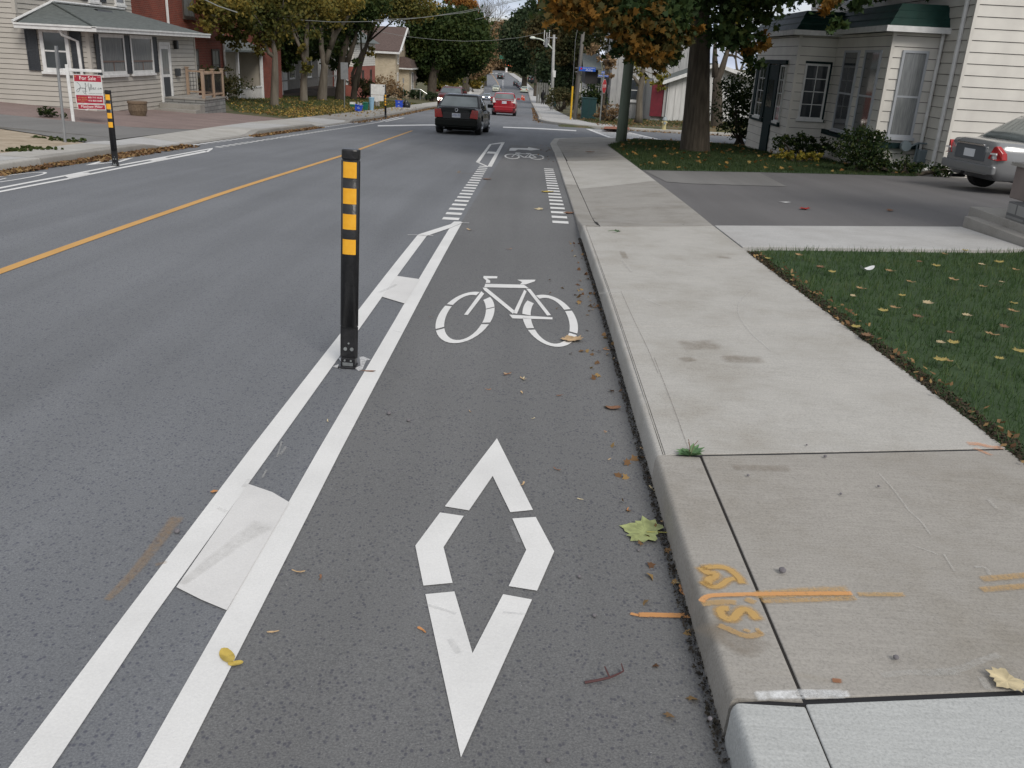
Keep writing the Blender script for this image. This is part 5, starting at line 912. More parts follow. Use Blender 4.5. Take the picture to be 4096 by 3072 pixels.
# right-hand middle distance
far_tree('olive and brown tree behind the grey wooden pole', 104, ((520, 700, 80, 60), (560, 760, 60, 45), (330, 330, 160, 130), (250, 480, 120, 160), (480, 330, 130, 130), (420, 520, 120, 110), (220, 250, 110, 90), (600, 420, 100, 110), (520, 600, 90, 70)), f_mixed, 120, .34, .22, f=z4, k=2.593)
far_tree('dark bushy tree low behind the yellow guard tube', 106, ((300, 760, 110, 160), (230, 900, 80, 130), (350, 950, 60, 110)), f_green2, 120, .34, .22, f=z4, k=2.593)
far_tree('thin rust leaved tree in front of the grey barn house', 56, ((640, 520, 110, 80), (700, 620, 90, 80), (760, 720, 60, 70), (780, 580, 60, 60)), f_brown, 60, .22, .09, f=z4, k=2.593, name='thin_tree')
far_tree('sparse olive tree over the barn roof seen under the maple', 70, ((330, 300, 180, 90), (600, 330, 160, 70), (150, 420, 120, 90), (90, 620, 70, 110)), f_mixed, 60, .26, .12, f=z5, k=2.593, name='thin_tree')
bq = tbase(400, 1190, z5); bq = Vector((atY(*z5(405, 1190), 52).x, 52, T(7, 52)+.3)); s_ = 52/F/2.593
tree('street_tree', 'young forked tree with small yellow leaves in front of the barn window', bq, tp_(bq, [(410, 1000), (440, 780), (465, 590), (500, 430)], z5), 30*s_, [B(z5, x, y, 52, rx*s_, rz*s_) for x, y, rx, rz in ((440, 830, 60, 60), (560, 840, 90, 60), (600, 900, 70, 60), (640, 760, 90, 40), (350, 700, 60, 50), (560, 380, 120, 60), (400, 420, 60, 60))], 60, .17, f_yshrub, m_bark2, None, limbs=12, stems=[tp_(bq, [(455, 620), (420, 500), (400, 400)], z5), tp_(bq, [(430, 900), (350, 800), (300, 760)], z5)])
bq = Vector((atY(*z5(1210, 1230), 44).x, 44, T(9, 50))); bq = Vector((atY(*z5(1215, 1235), 48.5).x, 48.5, T(9, 48.5))); s_ = 48.5/F/2.593
tree('street_tree', 'forked bare trunk tree standing right of the maple trunk before the white garage', bq, tp_(bq, [(1215, 1000), (1215, 820), (1270, 700), (1330, 500)], z5), 52*s_, [B(z5, x, y, 48.5, rx*s_, rz*s_) for x, y, rx, rz in ((1300, 460, 60, 50), (1440, 420, 80, 60), (1560, 650, 50, 60), (1350, 300, 110, 80), (1500, 250, 100, 80))], 60, .17, f_yshrub, m_bark, None, limbs=14, stems=[tp_(bq, [(1200, 800), (1190, 600), (1200, 300)], z5), tp_(bq, [(1330, 500), (1400, 300), (1450, 100)], z5)])
bare_tree('large bare hillside tree filling the gap above the garage roof', 75, 1500, 500, 300, f=z5, seed=21, r0=.35, depth=6)
# shrubs
def shrub(label, base, w_, h_, fol, dens=700, size=.06, shape='leaf', group=None, stems=8, name='shrub', lobes=None, dy=None):
    t = thing(name, label, 'shrub', base, group); rnd = random.Random(sum(map(ord, label))); rng = np.random.RandomState(sum(map(ord, label)))
    lobes = lobes or [(rnd.uniform(-.5, .5)*w_*.7, rnd.uniform(-.3, .3)*(dy or w_)*.7, h_*rnd.uniform(.3, .72), w_*.30, h_*.28) for _ in range(9)]
    bl = [(base[0]+a, base[1]+b_, base[2]+c_, r, r, rz) for a, b_, c_, r, rz in lobes]; P, cl = crown_pts(bl, dens, .45, rng, .3); P = P[P[:, 2] > base[2]+.02]; V_, k_ = leaves(P, size, shape, rng, up=.3); npmesh('foliage', V_, k_, fol, t)
    mb = MB()
    for i in range(stems): c_ = cl[rnd.randrange(len(cl))]; mb.tube([(base[0]+rnd.uniform(-.1, .1)*w_, base[1], base[2]-.05), ((base[0]+c_[0])/2, (base[1]+c_[1])/2, base[2]+(c_[2]-base[2])*.45), tuple(c_)], [.02*w_+.008, .013*w_+.005, .005], 5)
    mb.build('stems', m_bark, t); return t
# ================================================================== BUILDINGS
kz = Vector((0, 0, 1))
def window(par, O, u, n, w_, h_, fr=.09, m_fr=None, glass=None, sill=True, sash=True, nx=1, ny=1, mt=.022, prd=.045, msash=None):
    """window part (frame and sashes) with its pane and sill as sub-parts; O = lower left corner on the wall"""
    m_fr = m_fr or m_wpaint; glass = glass or m_glass; mb = MB()
    for a0, a1, b0, b1 in ((-fr, 0, -fr, h_+fr), (w_, w_+fr, -fr, h_+fr), (0, w_, h_, h_+fr), (0, w_, -fr, 0)): mb.pbox(O, u, n, a0, a1, b0, b1, -.02, prd)
    if sash: mb.pbox(O, u, n, 0, w_, h_*.46, h_*.46+.045, -.02, prd-.015)
    for i in range(1, nx): mb.pbox(O, u, n, w_*i/nx-mt/2, w_*i/nx+mt/2, 0, h_, -.02, prd-.018)
    for j in range(1, ny): mb.pbox(O, u, n, 0, w_, h_*j/ny-mt/2, h_*j/ny+mt/2, -.02, prd-.020)
    o = mb.build('window', m_fr, par); MB().pbox(O, u, n, 0, w_, 0, h_, -.02, .012+.008).build('pane', glass, o)
    if sill: MB().pbox(O, u, n, -fr-.04, w_+fr+.04, -fr-.07, -fr-.001, -.02, prd+.04).build('sill', m_fr, o)
    return o
X1, Y1 = Vector((1, 0, 0)), Vector((0, 1, 0))
m_groove = M('siding shadow gap', (.10, .085, .08), .9)  # dark colour paints in the shadow line of the gap below each board
# ---------- beige clapboard house, left
Xh, Yh = -13.65, 27.71; zg, ze_ = -.95, 1.80; Yend = 36.1; Xm = -15.75
hl_ = thing('clapboard_house', 'beige clapboard house with grey hip roofed front room at the left edge', 'house', (Xh, Yh, zg))
# base follows the fall of the ground: skirt of siding stepped down the slope
mb = MB(); mb.siding((Xh, Yh, zg), Y1, X1, Yend-Yh, ze_-zg, .147); mb.siding((Xh-9, Yh, zg), X1, -Y1, 9, ze_-zg, .147)
mb.siding((Xh-9, Yh, ze_), X1, -Y1, 9+Xm-Xh, 3.8, .147); mb.siding((Xm, Yh, ze_), Y1, X1, 7.9, 3.8, .147); mb.siding((Xh, Yend, zg), -X1, Y1, 6, ze_-zg, .147)
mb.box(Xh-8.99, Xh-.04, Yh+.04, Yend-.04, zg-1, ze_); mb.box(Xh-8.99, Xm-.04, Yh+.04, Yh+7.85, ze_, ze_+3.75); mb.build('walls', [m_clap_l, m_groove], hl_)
mb = MB()
for (x, y) in ((Xh+.02, Yh-.02), (Xh+.02, Yend+.02)): MB().box(x-.10, x+.005, y-.005, y+.10, zg, ze_-.02).build('corner_trim', m_clap_l, hl_)
MB().box(Xm-.09, Xm+.025, Yh-.025, Yh+.09, ze_+.3, ze_+3.8).build('corner_trim', m_clap_l, hl_)
MB().box(Xm-9, Xm+.6, Yh-.5, Yh+8.5, ze_+3.8, ze_+4.0).build('upper_eave', m_wpaint, hl_)
MB().box(Xh-9, Xh+.015, Yh-.015, Yend+.01, zg-.6, zg-.002).build('foundation', m_con_dk, hl_)
# hip roof
ex = .42; zt = 2.50; zb_ = ze_+.03; A = (Xh+ex, Yh-ex); B2 = (Xh+ex, Yend+ex)
v = [(A[0], A[1], zb_), (B2[0], B2[1], zb_), (Xm, Yend-1.2, zt), (Xm, Yh+2.1, zt), (Xm+.2, Yh-ex, zb_), (Xm, B2[1], zb_), (Xh-9, A[1], zb_), (Xh-9, Yh+.1, zb_+.14)]
mb = MB(); mb.add(v, [(0, 1, 2, 3), (0, 3, 4), (1, 5, 2), (0, 4, 5, 1)]); o = mb.build('roof', m_roofgrey, hl_)
s_ = o.modifiers.new('solid', 'SOLIDIFY'); s_.thickness = .04
MB().tube([(A[0], A[1], zb_+.03), (Xm, Yh+2.1, zt+.03)], .035, 6).build('hip_ridge', m_roofgrey, o); MB().tube([(Xm+.05, Yh-ex+.1, zb_+.05), (Xm+.05, Yh+2.1, zt+.05), (Xm+.05, Yend-1.2, zt+.05)], .045, 6).build('flashing', m_wpaint, o)
MB().tube([(Xm+.4, Yh+4.2, zt-.15), (Xm+.4, Yh+5.3, zt-.15)], .09, 8).build('roof_vent', m_black, o)
mb = MB()
for (p, q) in (((A[0], A[1]), (B2[0], B2[1])),): mb.box(p[0]-.02, p[0]+.10, p[1]-.10, q[1]+.05, zb_-.13, zb_-.005); mb.box(p[0]-.02, p[0]+.13, p[1]-.10, q[1]+.05, zb_-.03, zb_+.02)
mb.box(Xm+.18, A[0]-.02, A[1]-.10, A[1]+.02, zb_-.13, zb_-.005); mb.box(Xm+.18, A[0]-.02, A[1]-.13, A[1]+.02, zb_-.03, zb_+.02); mb.build('gutter', m_wpaint, hl_)
MB().box(Xm+.2, A[0]-.03, A[1]+.03, B2[1], zb_-.09, zb_-.05).build('soffit', m_wpaint, hl_)
d0 = atY(*z1(640, 235), Yh-.12); d1 = atY(*z1(700, 310), Yh-.10); d2 = atY(*z1(760, 660), Yh-.10)
MB().tube([(Xh-.62, Yh-.45, zb_-.1), (Xh-.60, Yh-.35, zb_-.25), (Xh-.30, Yh-.07, zb_-.42), (Xh-.26, Yh-.07, zg+.22), (Xh-.15, Yh-.22, zg+.10), (Xh-.02, Yh-.45, zg+.02)], .048, 8).build('downspout', m_wpaint, hl_)
def fromface(x0, y0, x1, y1, X=Xh): a = atX(*z1(x0, y0), X); b_ = atX(*z1(x1, y1), X); return a, b_
def shut(par, O, u, n, w_, h_):
    mb = MB(); mb.pbox(O, u, n, 0, w_, 0, h_, 0, .022)
    for a0, a1, b0, b1 in ((0, .04, 0, h_), (w_-.04, w_, 0, h_), (.04, w_-.04, 0, .05), (.04, w_-.04, h_-.05, h_), (.04, w_-.04, h_*.47, h_*.47+.05)): mb.pbox(O, u, n, a0, a1, b0, b1, .022, .038)
    n_ = int(h_/.05)
    for i in range(n_): mb.pbox(O, u, n, .045, w_-.045, .02+i*h_/n_, .02+i*h_/n_+.022, .022, .031)
    return mb.build('shutter', m_shutter, par)
for (x0, y0, x1, y1) in ((890, 305, 1050, 610), (1155, 320, 1300, 610)):
    a, b_ = fromface(x0, y1, x1, y0); w_ = b_.y-a.y; h_ = a.z-0; zlo = min(a.z, b_.z); hi = max(a.z, b_.z); zlo = .56; hi = 1.56
    o = window(hl_, (Xh+.02, a.y, zlo), Y1, X1, w_, hi-zlo, .10, glass=m_glass_c, sash=False, nx=1)
    mb = MB(); mb.pbox((Xh+.02, a.y, zlo), Y1, X1, 0, w_, (hi-zlo)*.27, (hi-zlo)*.32, 0, .04); mb.pbox((Xh+.02, a.y, zlo), Y1, X1, w_/2-.015, w_/2+.015, 0, (hi-zlo)*.27, 0, .035); mb.build('sash_rail', M('brown sash', (.16, .11, .09), .6), o)
y_ = [atX(*z1(x, 450), Xh).y for x in (822, 870, 1062, 1135, 1310, 1368)]
for i in (0, 2, 4): shut(hl_, (Xh+.021, y_[i]+.02, .47), Y1, X1, y_[i+1]-y_[i]-.06, 1.17)
xs_ = [atY(*z1(x, y), Yh).x for x, y in ((255, 460), (365, 460), (405, 500), (590, 500), (620, 480), (720, 460))]
window(hl_, (xs_[2], Yh-.02, .62), X1, -Y1, xs_[3]-xs_[2], 1.0, .11); 
shut(hl_, (xs_[0]-.04, Yh-.021, .52), X1, -Y1, xs_[1]-xs_[0]-.03, 1.16); shut(hl_, (xs_[3]+.16, Yh-.021, .52), X1, -Y1, .34, 1.16)
for yy in (Yh+4.6, Yh+6.6): window(hl_, (Xm+.02, yy, 2.75), Y1, X1, .62, .9, .07)
for yy in (Yh+4.05, Yh+5.4): shut(hl_, (Xm+.021, yy, 2.7), Y1, X1, .4, 1)
# front door
dy0 = atX(*z1(1400, 600), Xh).y; dy1 = atX(*z1(1475, 600), Xh).y
o = MB().pbox((Xh, dy0, -.55), Y1, X1, 0, dy1-dy0, 0, 1.92, 0, .05).build('door', m_wpaint, hl_); MB().pbox((Xh, dy0, -.55), Y1, X1, .1, dy1-dy0-.1, .95, 1.8, .045, .056).build('door_glass', m_glass_c, o); MB().pbox((Xh, dy0, -.55), Y1, X1, .1, dy1-dy0-.1, .1, .85, .045, .054).build('door_panel', m_shutter, o)
mb = MB(); 
for a0, a1, b0, b1 in ((-.1, 0, 0, 2.03), (dy1-dy0, dy1-dy0+.1, 0, 2.03), (0, dy1-dy0, 1.93, 2.03)): mb.pbox((Xh, dy0, -.55), Y1, X1, a0, a1, b0, b1, 0, .07)
mb.build('door_frame', m_wpaint, hl_)
q = atX(*z1(1535, 610), Xh); MB().box(Xh+.02, Xh+.14, q.y-.15, q.y+.12, .32, .58).build('mailbox', m_shutter, hl_, bevel=.01); q = atX(*z1(1515, 370), Xh); mb = MB(); mb.box(Xh+.02, Xh+.16, q.y-.08, q.y+.08, 1.25, 1.55); mb.build('porch_light', m_black, hl_, bevel=.02)
# porch of grey blocks, steps and railing
pz = -.42; py0, py1, px1 = 31.9, 35.0, -12.15
po = MB().box(Xh+.03, px1, py0+.9, py1, zg-.6, pz).build('porch', m_stone, hl_, bevel=.01); MB().box(Xh+.03, px1+.03, py0+.87, py1+.03, pz, pz+.05).build('porch_deck', m_con_dk, po)
MB().box(Xh+.03, px1, py0+.45, py0+.88, zg-.6, pz-.14).build('step', m_con_dk, po); MB().box(Xh+.03, px1, py0, py0+.44, zg-.6, pz-.30).build('step', m_con_dk, po)
m_ced = M('cedar wood', (.28, .19, .13), .8, (.35, .26, .19), 6, stretch=(1, 1, .2)); m_rail = M('black baluster', (.02, .02, .02), .5)
for (x, y) in ((px1-.05, py0+1.0), (px1-.05, (py0+1.0+py1-.06)/2), (px1-.05, py1-.08), (Xh+.12, py1-.08)): MB().box(x-.05, x+.05, y-.05, y+.05, pz+.05, pz+1.02).build('railing_post', m_ced, po, bevel=.005); MB().box(x-.07, x+.07, y-.07, y+.07, pz+1.02, pz+1.06).build('post_cap', m_ced, po)
rl = MB(); rl.box(px1-.08, px1-.02, py0+1.05, py1-.13, pz+.88, pz+.94); rl.box(px1-.07, px1-.03, py0+1.05, py1-.13, pz+.14, pz+.20); rl.box(Xh+.17, px1-.1, py1-.11, py1-.05, pz+.88, pz+.94); rl.box(Xh+.17, px1-.1, py1-.10, py1-.06, pz+.14, pz+.20)
ro = rl.build('rail', m_ced, po); mb = MB()
for i in range(24): y = py0+1.1+i*(py1-py0-1.25)/23; mb.tube([(px1-.05, y, pz+.19), (px1-.05, y, pz+.89)], .009, 5)
for i in range(11): x = Xh+.22+i*.115; mb.tube([(x, py1-.08, pz+.19), (x, py1-.08, pz+.89)], .009, 5)
mb.build('balusters', m_rail, ro)
c_ = G(*z1(1212, 1040), .14); t = thing('planter', 'round brown basket planter with dead leaves beside the porch steps', 'planter', gp(c_.x, c_.y)); mb = MB(); mb.tube([(0, 0, 0), (0, 0, .2), (0, 0, .42)], [.20, .27, .27], 14); mb.build('basket', M('woven basket', (.13, .09, .06), .95, (.20, .15, .10), 30, bump=.8), t, local=True)
mb = MB(); mb.tube([(0, 0, .40), (0, 0, .46)], [.29, .29], 14); mb.build('rim', M('basket rim', (.17, .12, .08), .9), t, local=True)
shrub('small dark bush at the foot of the clapboard wall', gp(*[G(*z1(450, 1065), .14)[i] for i in (0, 1)]), .62, .32, f_shrub, 900, .05)
shrub('tuft of weeds at the base of the bare sign post', gp(*[G(*z1(560, 1225), .14)[i] for i in (0, 1)]), .7, .09, m_grass_far, 350, .05, name='weed_clump')
for i, (x, y, w_, lb_) in enumerate(((130, 1310, .7, 'flat patch of green weeds on the sand nearest the left frame edge'), (350, 1205, .5, 'leafy weed clump by the driveway edge on the sandy verge'), (250, 1285, .3, 'tiny weed tuft in the middle of the sandy verge'), (420, 1300, .6, 'sprawling weed patch along the back of the left pavement'))):
    shrub(lb_, gp(*[G(*z1(x, y), .14)[i] for i in (0, 1)]), w_*.8, .07, m_grass_far, 260, .05, name='weed_clump', stems=3)
# ---------- red brick house behind
Xb = -16.5; by0, by1 = 36.9, 47.7; zb0 = -1.9; bh = thing('brick_house', 'tall dark red brick house with white window sashes behind the clapboard house', 'house', (Xb, by0, zb0))
MB().box(Xb-9, Xb, by0, by1, zb0-.5, 6.2).build('walls', m_brick, bh)
MB().tube([(Xb+.07, by1-.1, zb0), (Xb+.07, by1-.1, 6)], .06, 6).build('downpipe', m_wpaint, bh); MB().tube([(Xb+.07, 40.7, 1.4), (Xb+.07, 40.7, 6)], .06, 6).build('downpipe', m_wpaint, bh)
MB().box(Xb-.05, Xb+.03, by0+.02, by1-.02, 1.62, 1.72).build('string_course', m_brick, bh)
m_arch = M('brown window frame', (.07, .05, .04), .7)
for yy, zz, w_, h_ in ((42.9, -.15, 1.15, 1.25), (46.0, -.15, .9, 1.25), (42.7, 2.6, 1.2, 1.9), (46.0, 2.6, .9, 1.7)): window(bh, (Xb+.005, yy, zz), Y1, X1, w_, h_, .09, m_arch, m_glass_c, True, True, 2)
o = MB().box(Xb-9.3, Xb+.3, by0-.3, by1+.3, 6.2, 6.4).build('eave', m_wpaint, bh)
# entry porch of beige panels
m_panel = M('beige panel', (.44, .40, .34), .8, (.40, .365, .31), 3); Xe = -17.2; e0, e1 = 49.0, 56.2
eh = thing('porch_house', 'brick house with beige panelled porch, white column and railing behind the first tree', 'house', (Xe, e0, -2.2))
MB().box(Xe-7, Xe-1.5, e0-1.2, 66, -2.8, 4.5).build('walls', m_brick, eh)
MB().box(Xe-1.5, Xe-1.3, e0, e1, -1.95, 1.0).build('porch_panel', m_panel, eh); MB().box(Xe-1.3, Xe+.1, e1-.1, e1, -1.95, 1.0).build('porch_panel', m_panel, eh)
pr = MB().prism([(Xe+.4, e0-.6, 1.05), (Xe+.4, e1+.5, 1.05), (Xe-1.5, e1+.5, 1.7), (Xe-1.5, e0-.6, 1.7)], (0, 0, .1)).build('porch_roof', m_roofgrey, eh)
MB().box(Xe-1.4, Xe+.3, e0-.3, e1+.2, -2.3, -1.95).build('porch_floor', M('grey porch floor', (.16, .18, .18), .8), eh)
for yy in (e0+2.6, e1-.2, e0-.2): MB().box(Xe+.02, Xe+.18, yy-.08, yy+.08, -1.95, 1.05).build('column', m_wpaint, eh, bevel=.01)
mb = MB(); mb.box(Xe+.05, Xe+.12, e0+2.7, e1-.3, -.95, -.87); mb.box(Xe+.05, Xe+.12, e0+2.7, e1-.3, -1.8, -1.72); rl = mb.build('railing', m_wpaint, eh); mb = MB()
for i in range(22): y = e0+2.8+i*.19; mb.box(Xe+.07, Xe+.10, y, y+.05, -1.72, -.95)
mb.build('balusters', m_wpaint, rl); MB().box(Xe-1.4, Xe+.05, e1+.4, 60.5, -2.6, 1.3).build('chimney_breast', m_brick, eh)
# ---------- dark porch house and red brick gable house
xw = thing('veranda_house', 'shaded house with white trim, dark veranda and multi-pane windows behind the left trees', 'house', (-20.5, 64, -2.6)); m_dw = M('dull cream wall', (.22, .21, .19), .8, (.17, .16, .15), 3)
MB().box(-27, -20.5, 66.2, 90, -3.6, 3.2).build('walls', m_dw, xw); MB().prism([(-19.2, 65.5, 1.0), (-19.2, 90.5, 1.0), (-21, 90.5, 2.0), (-21, 65.5, 2.0)], (0, 0, .1)).build('veranda_roof', m_roofgrey, xw)
MB().box(-20.5, -18.7, 66, 84, -3.6, -1.9).build('veranda_floor', M('dark stained boards', (.035, .025, .02), .8, (.06, .04, .03), 6, stretch=(1, 6, 1)), xw)
for yy in (66.3, 72, 78, 84, 89): MB().box(-19.0, -18.8, yy, yy+.2, -1.9, 1.1).build('column', m_wpaint, xw)
for yy in (68.2, 74.5, 80.0, 86): window(xw, (-20.49, yy, -1.0), Y1, X1, 1.5, 1.7, .12, nx=3, ny=2)
MB().box(-20.48, -20.42, 72.4, 73.6, -1.9, .5).build('door', m_wpaint, xw); mb = MB(); mb.box(-18.85, -18.78, 66.3, 84, -1.0, -.92); mb.build('railing', m_dw, xw)
rh = thing('brick_gable_house', 'bright red brick house with a white clapboard gable behind the white sign board', 'house', (-18.6, 92, -3.2))
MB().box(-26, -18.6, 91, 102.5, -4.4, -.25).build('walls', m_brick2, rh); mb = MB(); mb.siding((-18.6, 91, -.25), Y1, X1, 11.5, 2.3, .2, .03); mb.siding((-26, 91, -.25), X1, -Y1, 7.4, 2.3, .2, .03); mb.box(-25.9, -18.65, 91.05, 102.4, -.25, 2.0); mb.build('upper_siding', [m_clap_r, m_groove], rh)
MB().prism([(-18.1, 90.4, 2.0), (-22.3, 90.4, 4.4), (-26.5, 90.4, 2.0)], (0, 12.6, 0)).build('roof', m_roofgrey, rh); MB().tube([(-18.0, 90.3, 2.1), (-22.3, 90.3, 4.6)], .12, 5).build('rake_board', m_wpaint, rh)
for yy in (95, 99.5): window(rh, (-18.59, yy, -2.6), Y1, X1, .8, 1.9, .08, m_arch)
MB().box(-26, -18.55, 90.95, 102.55, -5, -3.6).build('foundation', m_con_dk, rh)
# ---------- buff brick house
yx, ya, yb2 = -17.6, 110.6, 121.3; ym = (ya+yb2)/2; zE, zP = 1.45, 3.95
yh_ = thing('buff_house', 'buff brick house with brown gable roof and a small bay across the street', 'house', (yx, ya, -4.2))
mb = MB(); mb.box(yx-10, yx, ya, yb2, -5, zE); mb.prism([(yx, ya, zE), (yx, yb2, zE), (yx, ym, zP)], (-10, 0, 0)); mb.build('walls', m_ybrick, yh_); m_roofb = M('brown shingles', (.085, .058, .050), .95, (.12, .085, .075), 6)
rk = (zP-zE)/(ym-ya)
for sgn, y0_ in ((-1, ya-.5), (1, yb2+.5)):
    ze2 = zE-rk*.5; o = MB().prism([(yx+.55, y0_, ze2), (yx+.55, ym, zP), (yx-10.5, ym, zP), (yx-10.5, y0_, ze2)], (0, 0, .16)).build('roof', m_roofb, yh_)
    MB().tube([(yx+.6, y0_, ze2+.03), (yx+.6, ym, zP+.03)], .14, 5).build('rake_board', m_wpaint, o)
MB().box(yx-10.5, yx+.6, ya-.66, ya-.5, zE-.45, zE-.22).build('gutter', m_wpaint, yh_)
bx0 = yx+1.2; bay = MB().box(yx, bx0, ya+3.0, yb2-1.2, -5, -.55).build('bay', m_ybrick, yh_); MB().prism([(yx, ya+2.5, -.55), (bx0+.4, ya+2.5, -.55), (bx0+.1, ya+2.9, .35), (yx, ya+3.0, .7)], (0, 7.2, 0)).build('bay_roof', m_roofb, bay); MB().box(yx, bx0+.5, ya+2.4, yb2-.7, -.72, -.56).build('bay_gutter', m_wpaint, bay)
window(yh_, (bx0+.01, ya+5, -3.4), Y1, X1, 1.1, 2.2, .14); window(yh_, (yx+.01, ya+1.2, -3.2), Y1, X1, .7, 2.0, .1); window(yh_, (yx+.01, ya+1.4, 0), Y1, X1, .6, 1.0, .1); window(yh_, (yx-.0, ym-.4, 1.6), Y1, X1, .8, 1.2, .1)
MB().box(yx-10.2, yx+.02, ya-.02, yb2+.02, -6, -4.2).build('foundation', m_con_dk, yh_)
# handrail and steps in front
t = thing('handrail', 'pale metal stair handrail below the buff house bay', 'handrail', (-15.2, 112, T(-15.2, 112))); MB().tube([(-15.8, 112, -2.9), (-14.8, 112, -2.9), (-13.4, 112, -3.7), (-13.4, 112, T(-13.4, 112))], .05, 6).build('rail', m_steel, t); MB().tube([(-14.8, 112, -2.9), (-14.8, 112, T(-14.8, 112))], .05, 6).build('rail_post', m_steel, t)
# shrubs at left houses
shrub('large loose green bush between the clapboard porch and the beige panels', Vector((atY(*z2(370, 930), 44.5).x, 44.5, T(-15, 44.5))), 2.6, 1.75, f_mixed, 170, .13, stems=14)
shrub('rounded rusty hedge bush beside the buff brick wall', Vector((-18.4, 107, T(-18.4, 107))), 4.6, 2.6, f_brown, 60, .25, lobes=[(0, 0, 1.3, 2.0, 1.3), (1.2, 0, .9, 1.2, 1.0), (-1.2, 0, 1, 1.3, 1.1)])
shrub('brown twiggy bush against the red brick gable house', Vector((atY(*z2(1660, 840), 84).x, 84, T(-17, 84))), 2.2, 2.2, f_mixed, 70, .2)
for i, (x, lb_) in enumerate(((-15.6, 'small dark shrub under the buff house bay, nearest the street'), (-17.3, 'small dark shrub under the buff house window'), (-13.2, 'low shrub right of the pale handrail'))): shrub(lb_, Vector((x, 113.5-i, T(x, 113))), 1.9, 1.3, f_green2, 60, .22)
# ---------- barn house and white garage, right middle distance
m_bb = M('weathered white boards', (.42, .42, .41), .85, (.33, .33, .33), 4, stretch=(3, 3, .4)); m_gw = M('white garage boards', (.62, .62, .61), .8, (.52, .52, .51), 3, stretch=(3, 3, .4)); m_dred = M('dark red door', (.16, .012, .025), .5, (.12, .01, .02), 5)
YB = 64.; gx = lambda x, Y=YB, f=z5: atY(*f(x, 900), Y).x; gz = lambda x, y, Y=YB, f=z5: atY(*f(x, y), Y).z
bn = thing('barn_house', 'weathered white board and batten house with dark windows behind the stop sign', 'house', (gx(100), YB, -2)); x0, x1 = gx(110), gx(1000); zt = gz(300, 380)+2.2; zb0 = gz(300, 1190)-.5
mb = MB(); mb.box(x0, x1, YB, YB+9, zb0, zt)
for i in range(int((x1-x0)/.42)): mb.box(x0+.42*i, x0+.42*i+.05, YB-.035, YB, zb0, zt)
mb.build('walls', m_bb, bn); MB().prism([(x0-.5, YB-.5, zt), (x0-.5, YB+4.5, zt+2.6), (x0-.5, YB+9.5, zt)], (x1-x0+1, 0, 0)).build('roof', m_roofgrey, bn)
def bw(x0_, y0_, x1_, y1_, m_=None, nx=1, par=None, f=z5, Y=YB, **k): a = atY(*f(x0_, y1_), Y); b_ = atY(*f(x1_, y0_), Y); return window(par or bn, (a.x, Y-.036, a.z), X1, -Y1, b_.x-a.x, b_.z-a.z, .12, nx=nx, **k)
bw(635, 525, 700, 650); bw(295, 830, 405, 1030)
for a, b_ in ((568, 622), (712, 770)): O = atY(*z5(a, 655), YB); MB().pbox((O.x, YB-.04, O.z), X1, -Y1, 0, (b_-a)*YB/F/2.593, 0, 2.6*.55, 0, .05).build('shutter', m_gw, bn)
ln = MB().prism([(gx(480), YB-4, gz(480, 800)), (gx(480), YB-4, gz(480, 1200)-.5), (gx(690), YB-4, gz(690, 1200)-.5), (gx(690), YB-4, gz(690, 850))], (0, 4, 0)).build('lean_to', m_bb, bn)
gar = thing('garage', 'white board garage with a grey pitched roof and dark red door behind the maple trunk', 'garage', (gx(690), YB-4, -2)); YG = YB-4.4; q = lambda x, y: atY(*z5(x, y), YG)
e0, pk, e1 = q(680, 860), q(1190, 690), q(1640, 850); zb0 = q(900, 1200).z-.6
mb = MB(); mb.prism([(e0.x+.2, YG, e0.z), (pk.x, YG, pk.z), (e1.x, YG, e1.z), (e1.x, YG, zb0), (e0.x+.2, YG, zb0)], (0, 6, 0))
xx = e0.x+.3
while xx < e1.x:
    zt_ = (e0.z+(pk.z-e0.z)*(xx-e0.x)/(pk.x-e0.x)) if xx < pk.x else (pk.z+(e1.z-pk.z)*(xx-pk.x)/(e1.x-pk.x)); mb.box(xx, xx+.03, YG-.03, YG, zb0, zt_); xx += .40
mb.build('walls', m_gw, gar)
r1 = MB().prism([(e0.x-.2, YG-.5, e0.z-.05), (pk.x, YG-.5, pk.z+.05), (pk.x, YG-.5, pk.z+.2), (e0.x-.2, YG-.5, e0.z+.1)], (0, 7, 0)).build('roof', m_roofgrey, gar); MB().prism([(e1.x+.2, YG-.5, e1.z-.05), (pk.x, YG-.5, pk.z+.05), (pk.x, YG-.5, pk.z+.2), (e1.x+.2, YG-.5, e1.z+.1)], (0, 7, 0)).build('roof', m_roofgrey, gar)
MB().prism([(e0.x-.25, YG-.56, e0.z-.10), (pk.x, YG-.56, pk.z), (pk.x, YG-.56, pk.z+.22), (e0.x-.25, YG-.56, e0.z+.12)], (0, .05, 0)).build('rake_board', m_wpaint, gar); MB().prism([(e1.x+.25, YG-.56, e1.z-.10), (pk.x, YG-.56, pk.z), (pk.x, YG-.56, pk.z+.22), (e1.x+.25, YG-.56, e1.z+.12)], (0, .05, 0)).build('rake_board', m_wpaint, gar)
a, b_ = atY(*z5(512, 1185), YB-4.1), atY(*z5(672, 870), YB-4.1); o = MB().box(a.x, b_.x, YB-4.2, YB-4.02, a.z-.1, b_.z).build('door', m_dred, gar); MB().box(a.x-.15, b_.x+.15, YB-4.25, YB-4.0, b_.z, b_.z+.15).build('door_lintel', m_bb, gar); MB().box(b_.x, b_.x+.22, YB-4.28, YB-4.0, a.z-.1, b_.z).build('door_jamb', m_bb, gar)
wx = thing('white_cottage', 'low white cottage with a dark porch glimpsed behind the grey wooden pole', 'house', (gx(440, 66, z4), 66, -2)); a = atY(*z4(395, 1100), 66); b_ = atY(*z4(600, 870), 66)
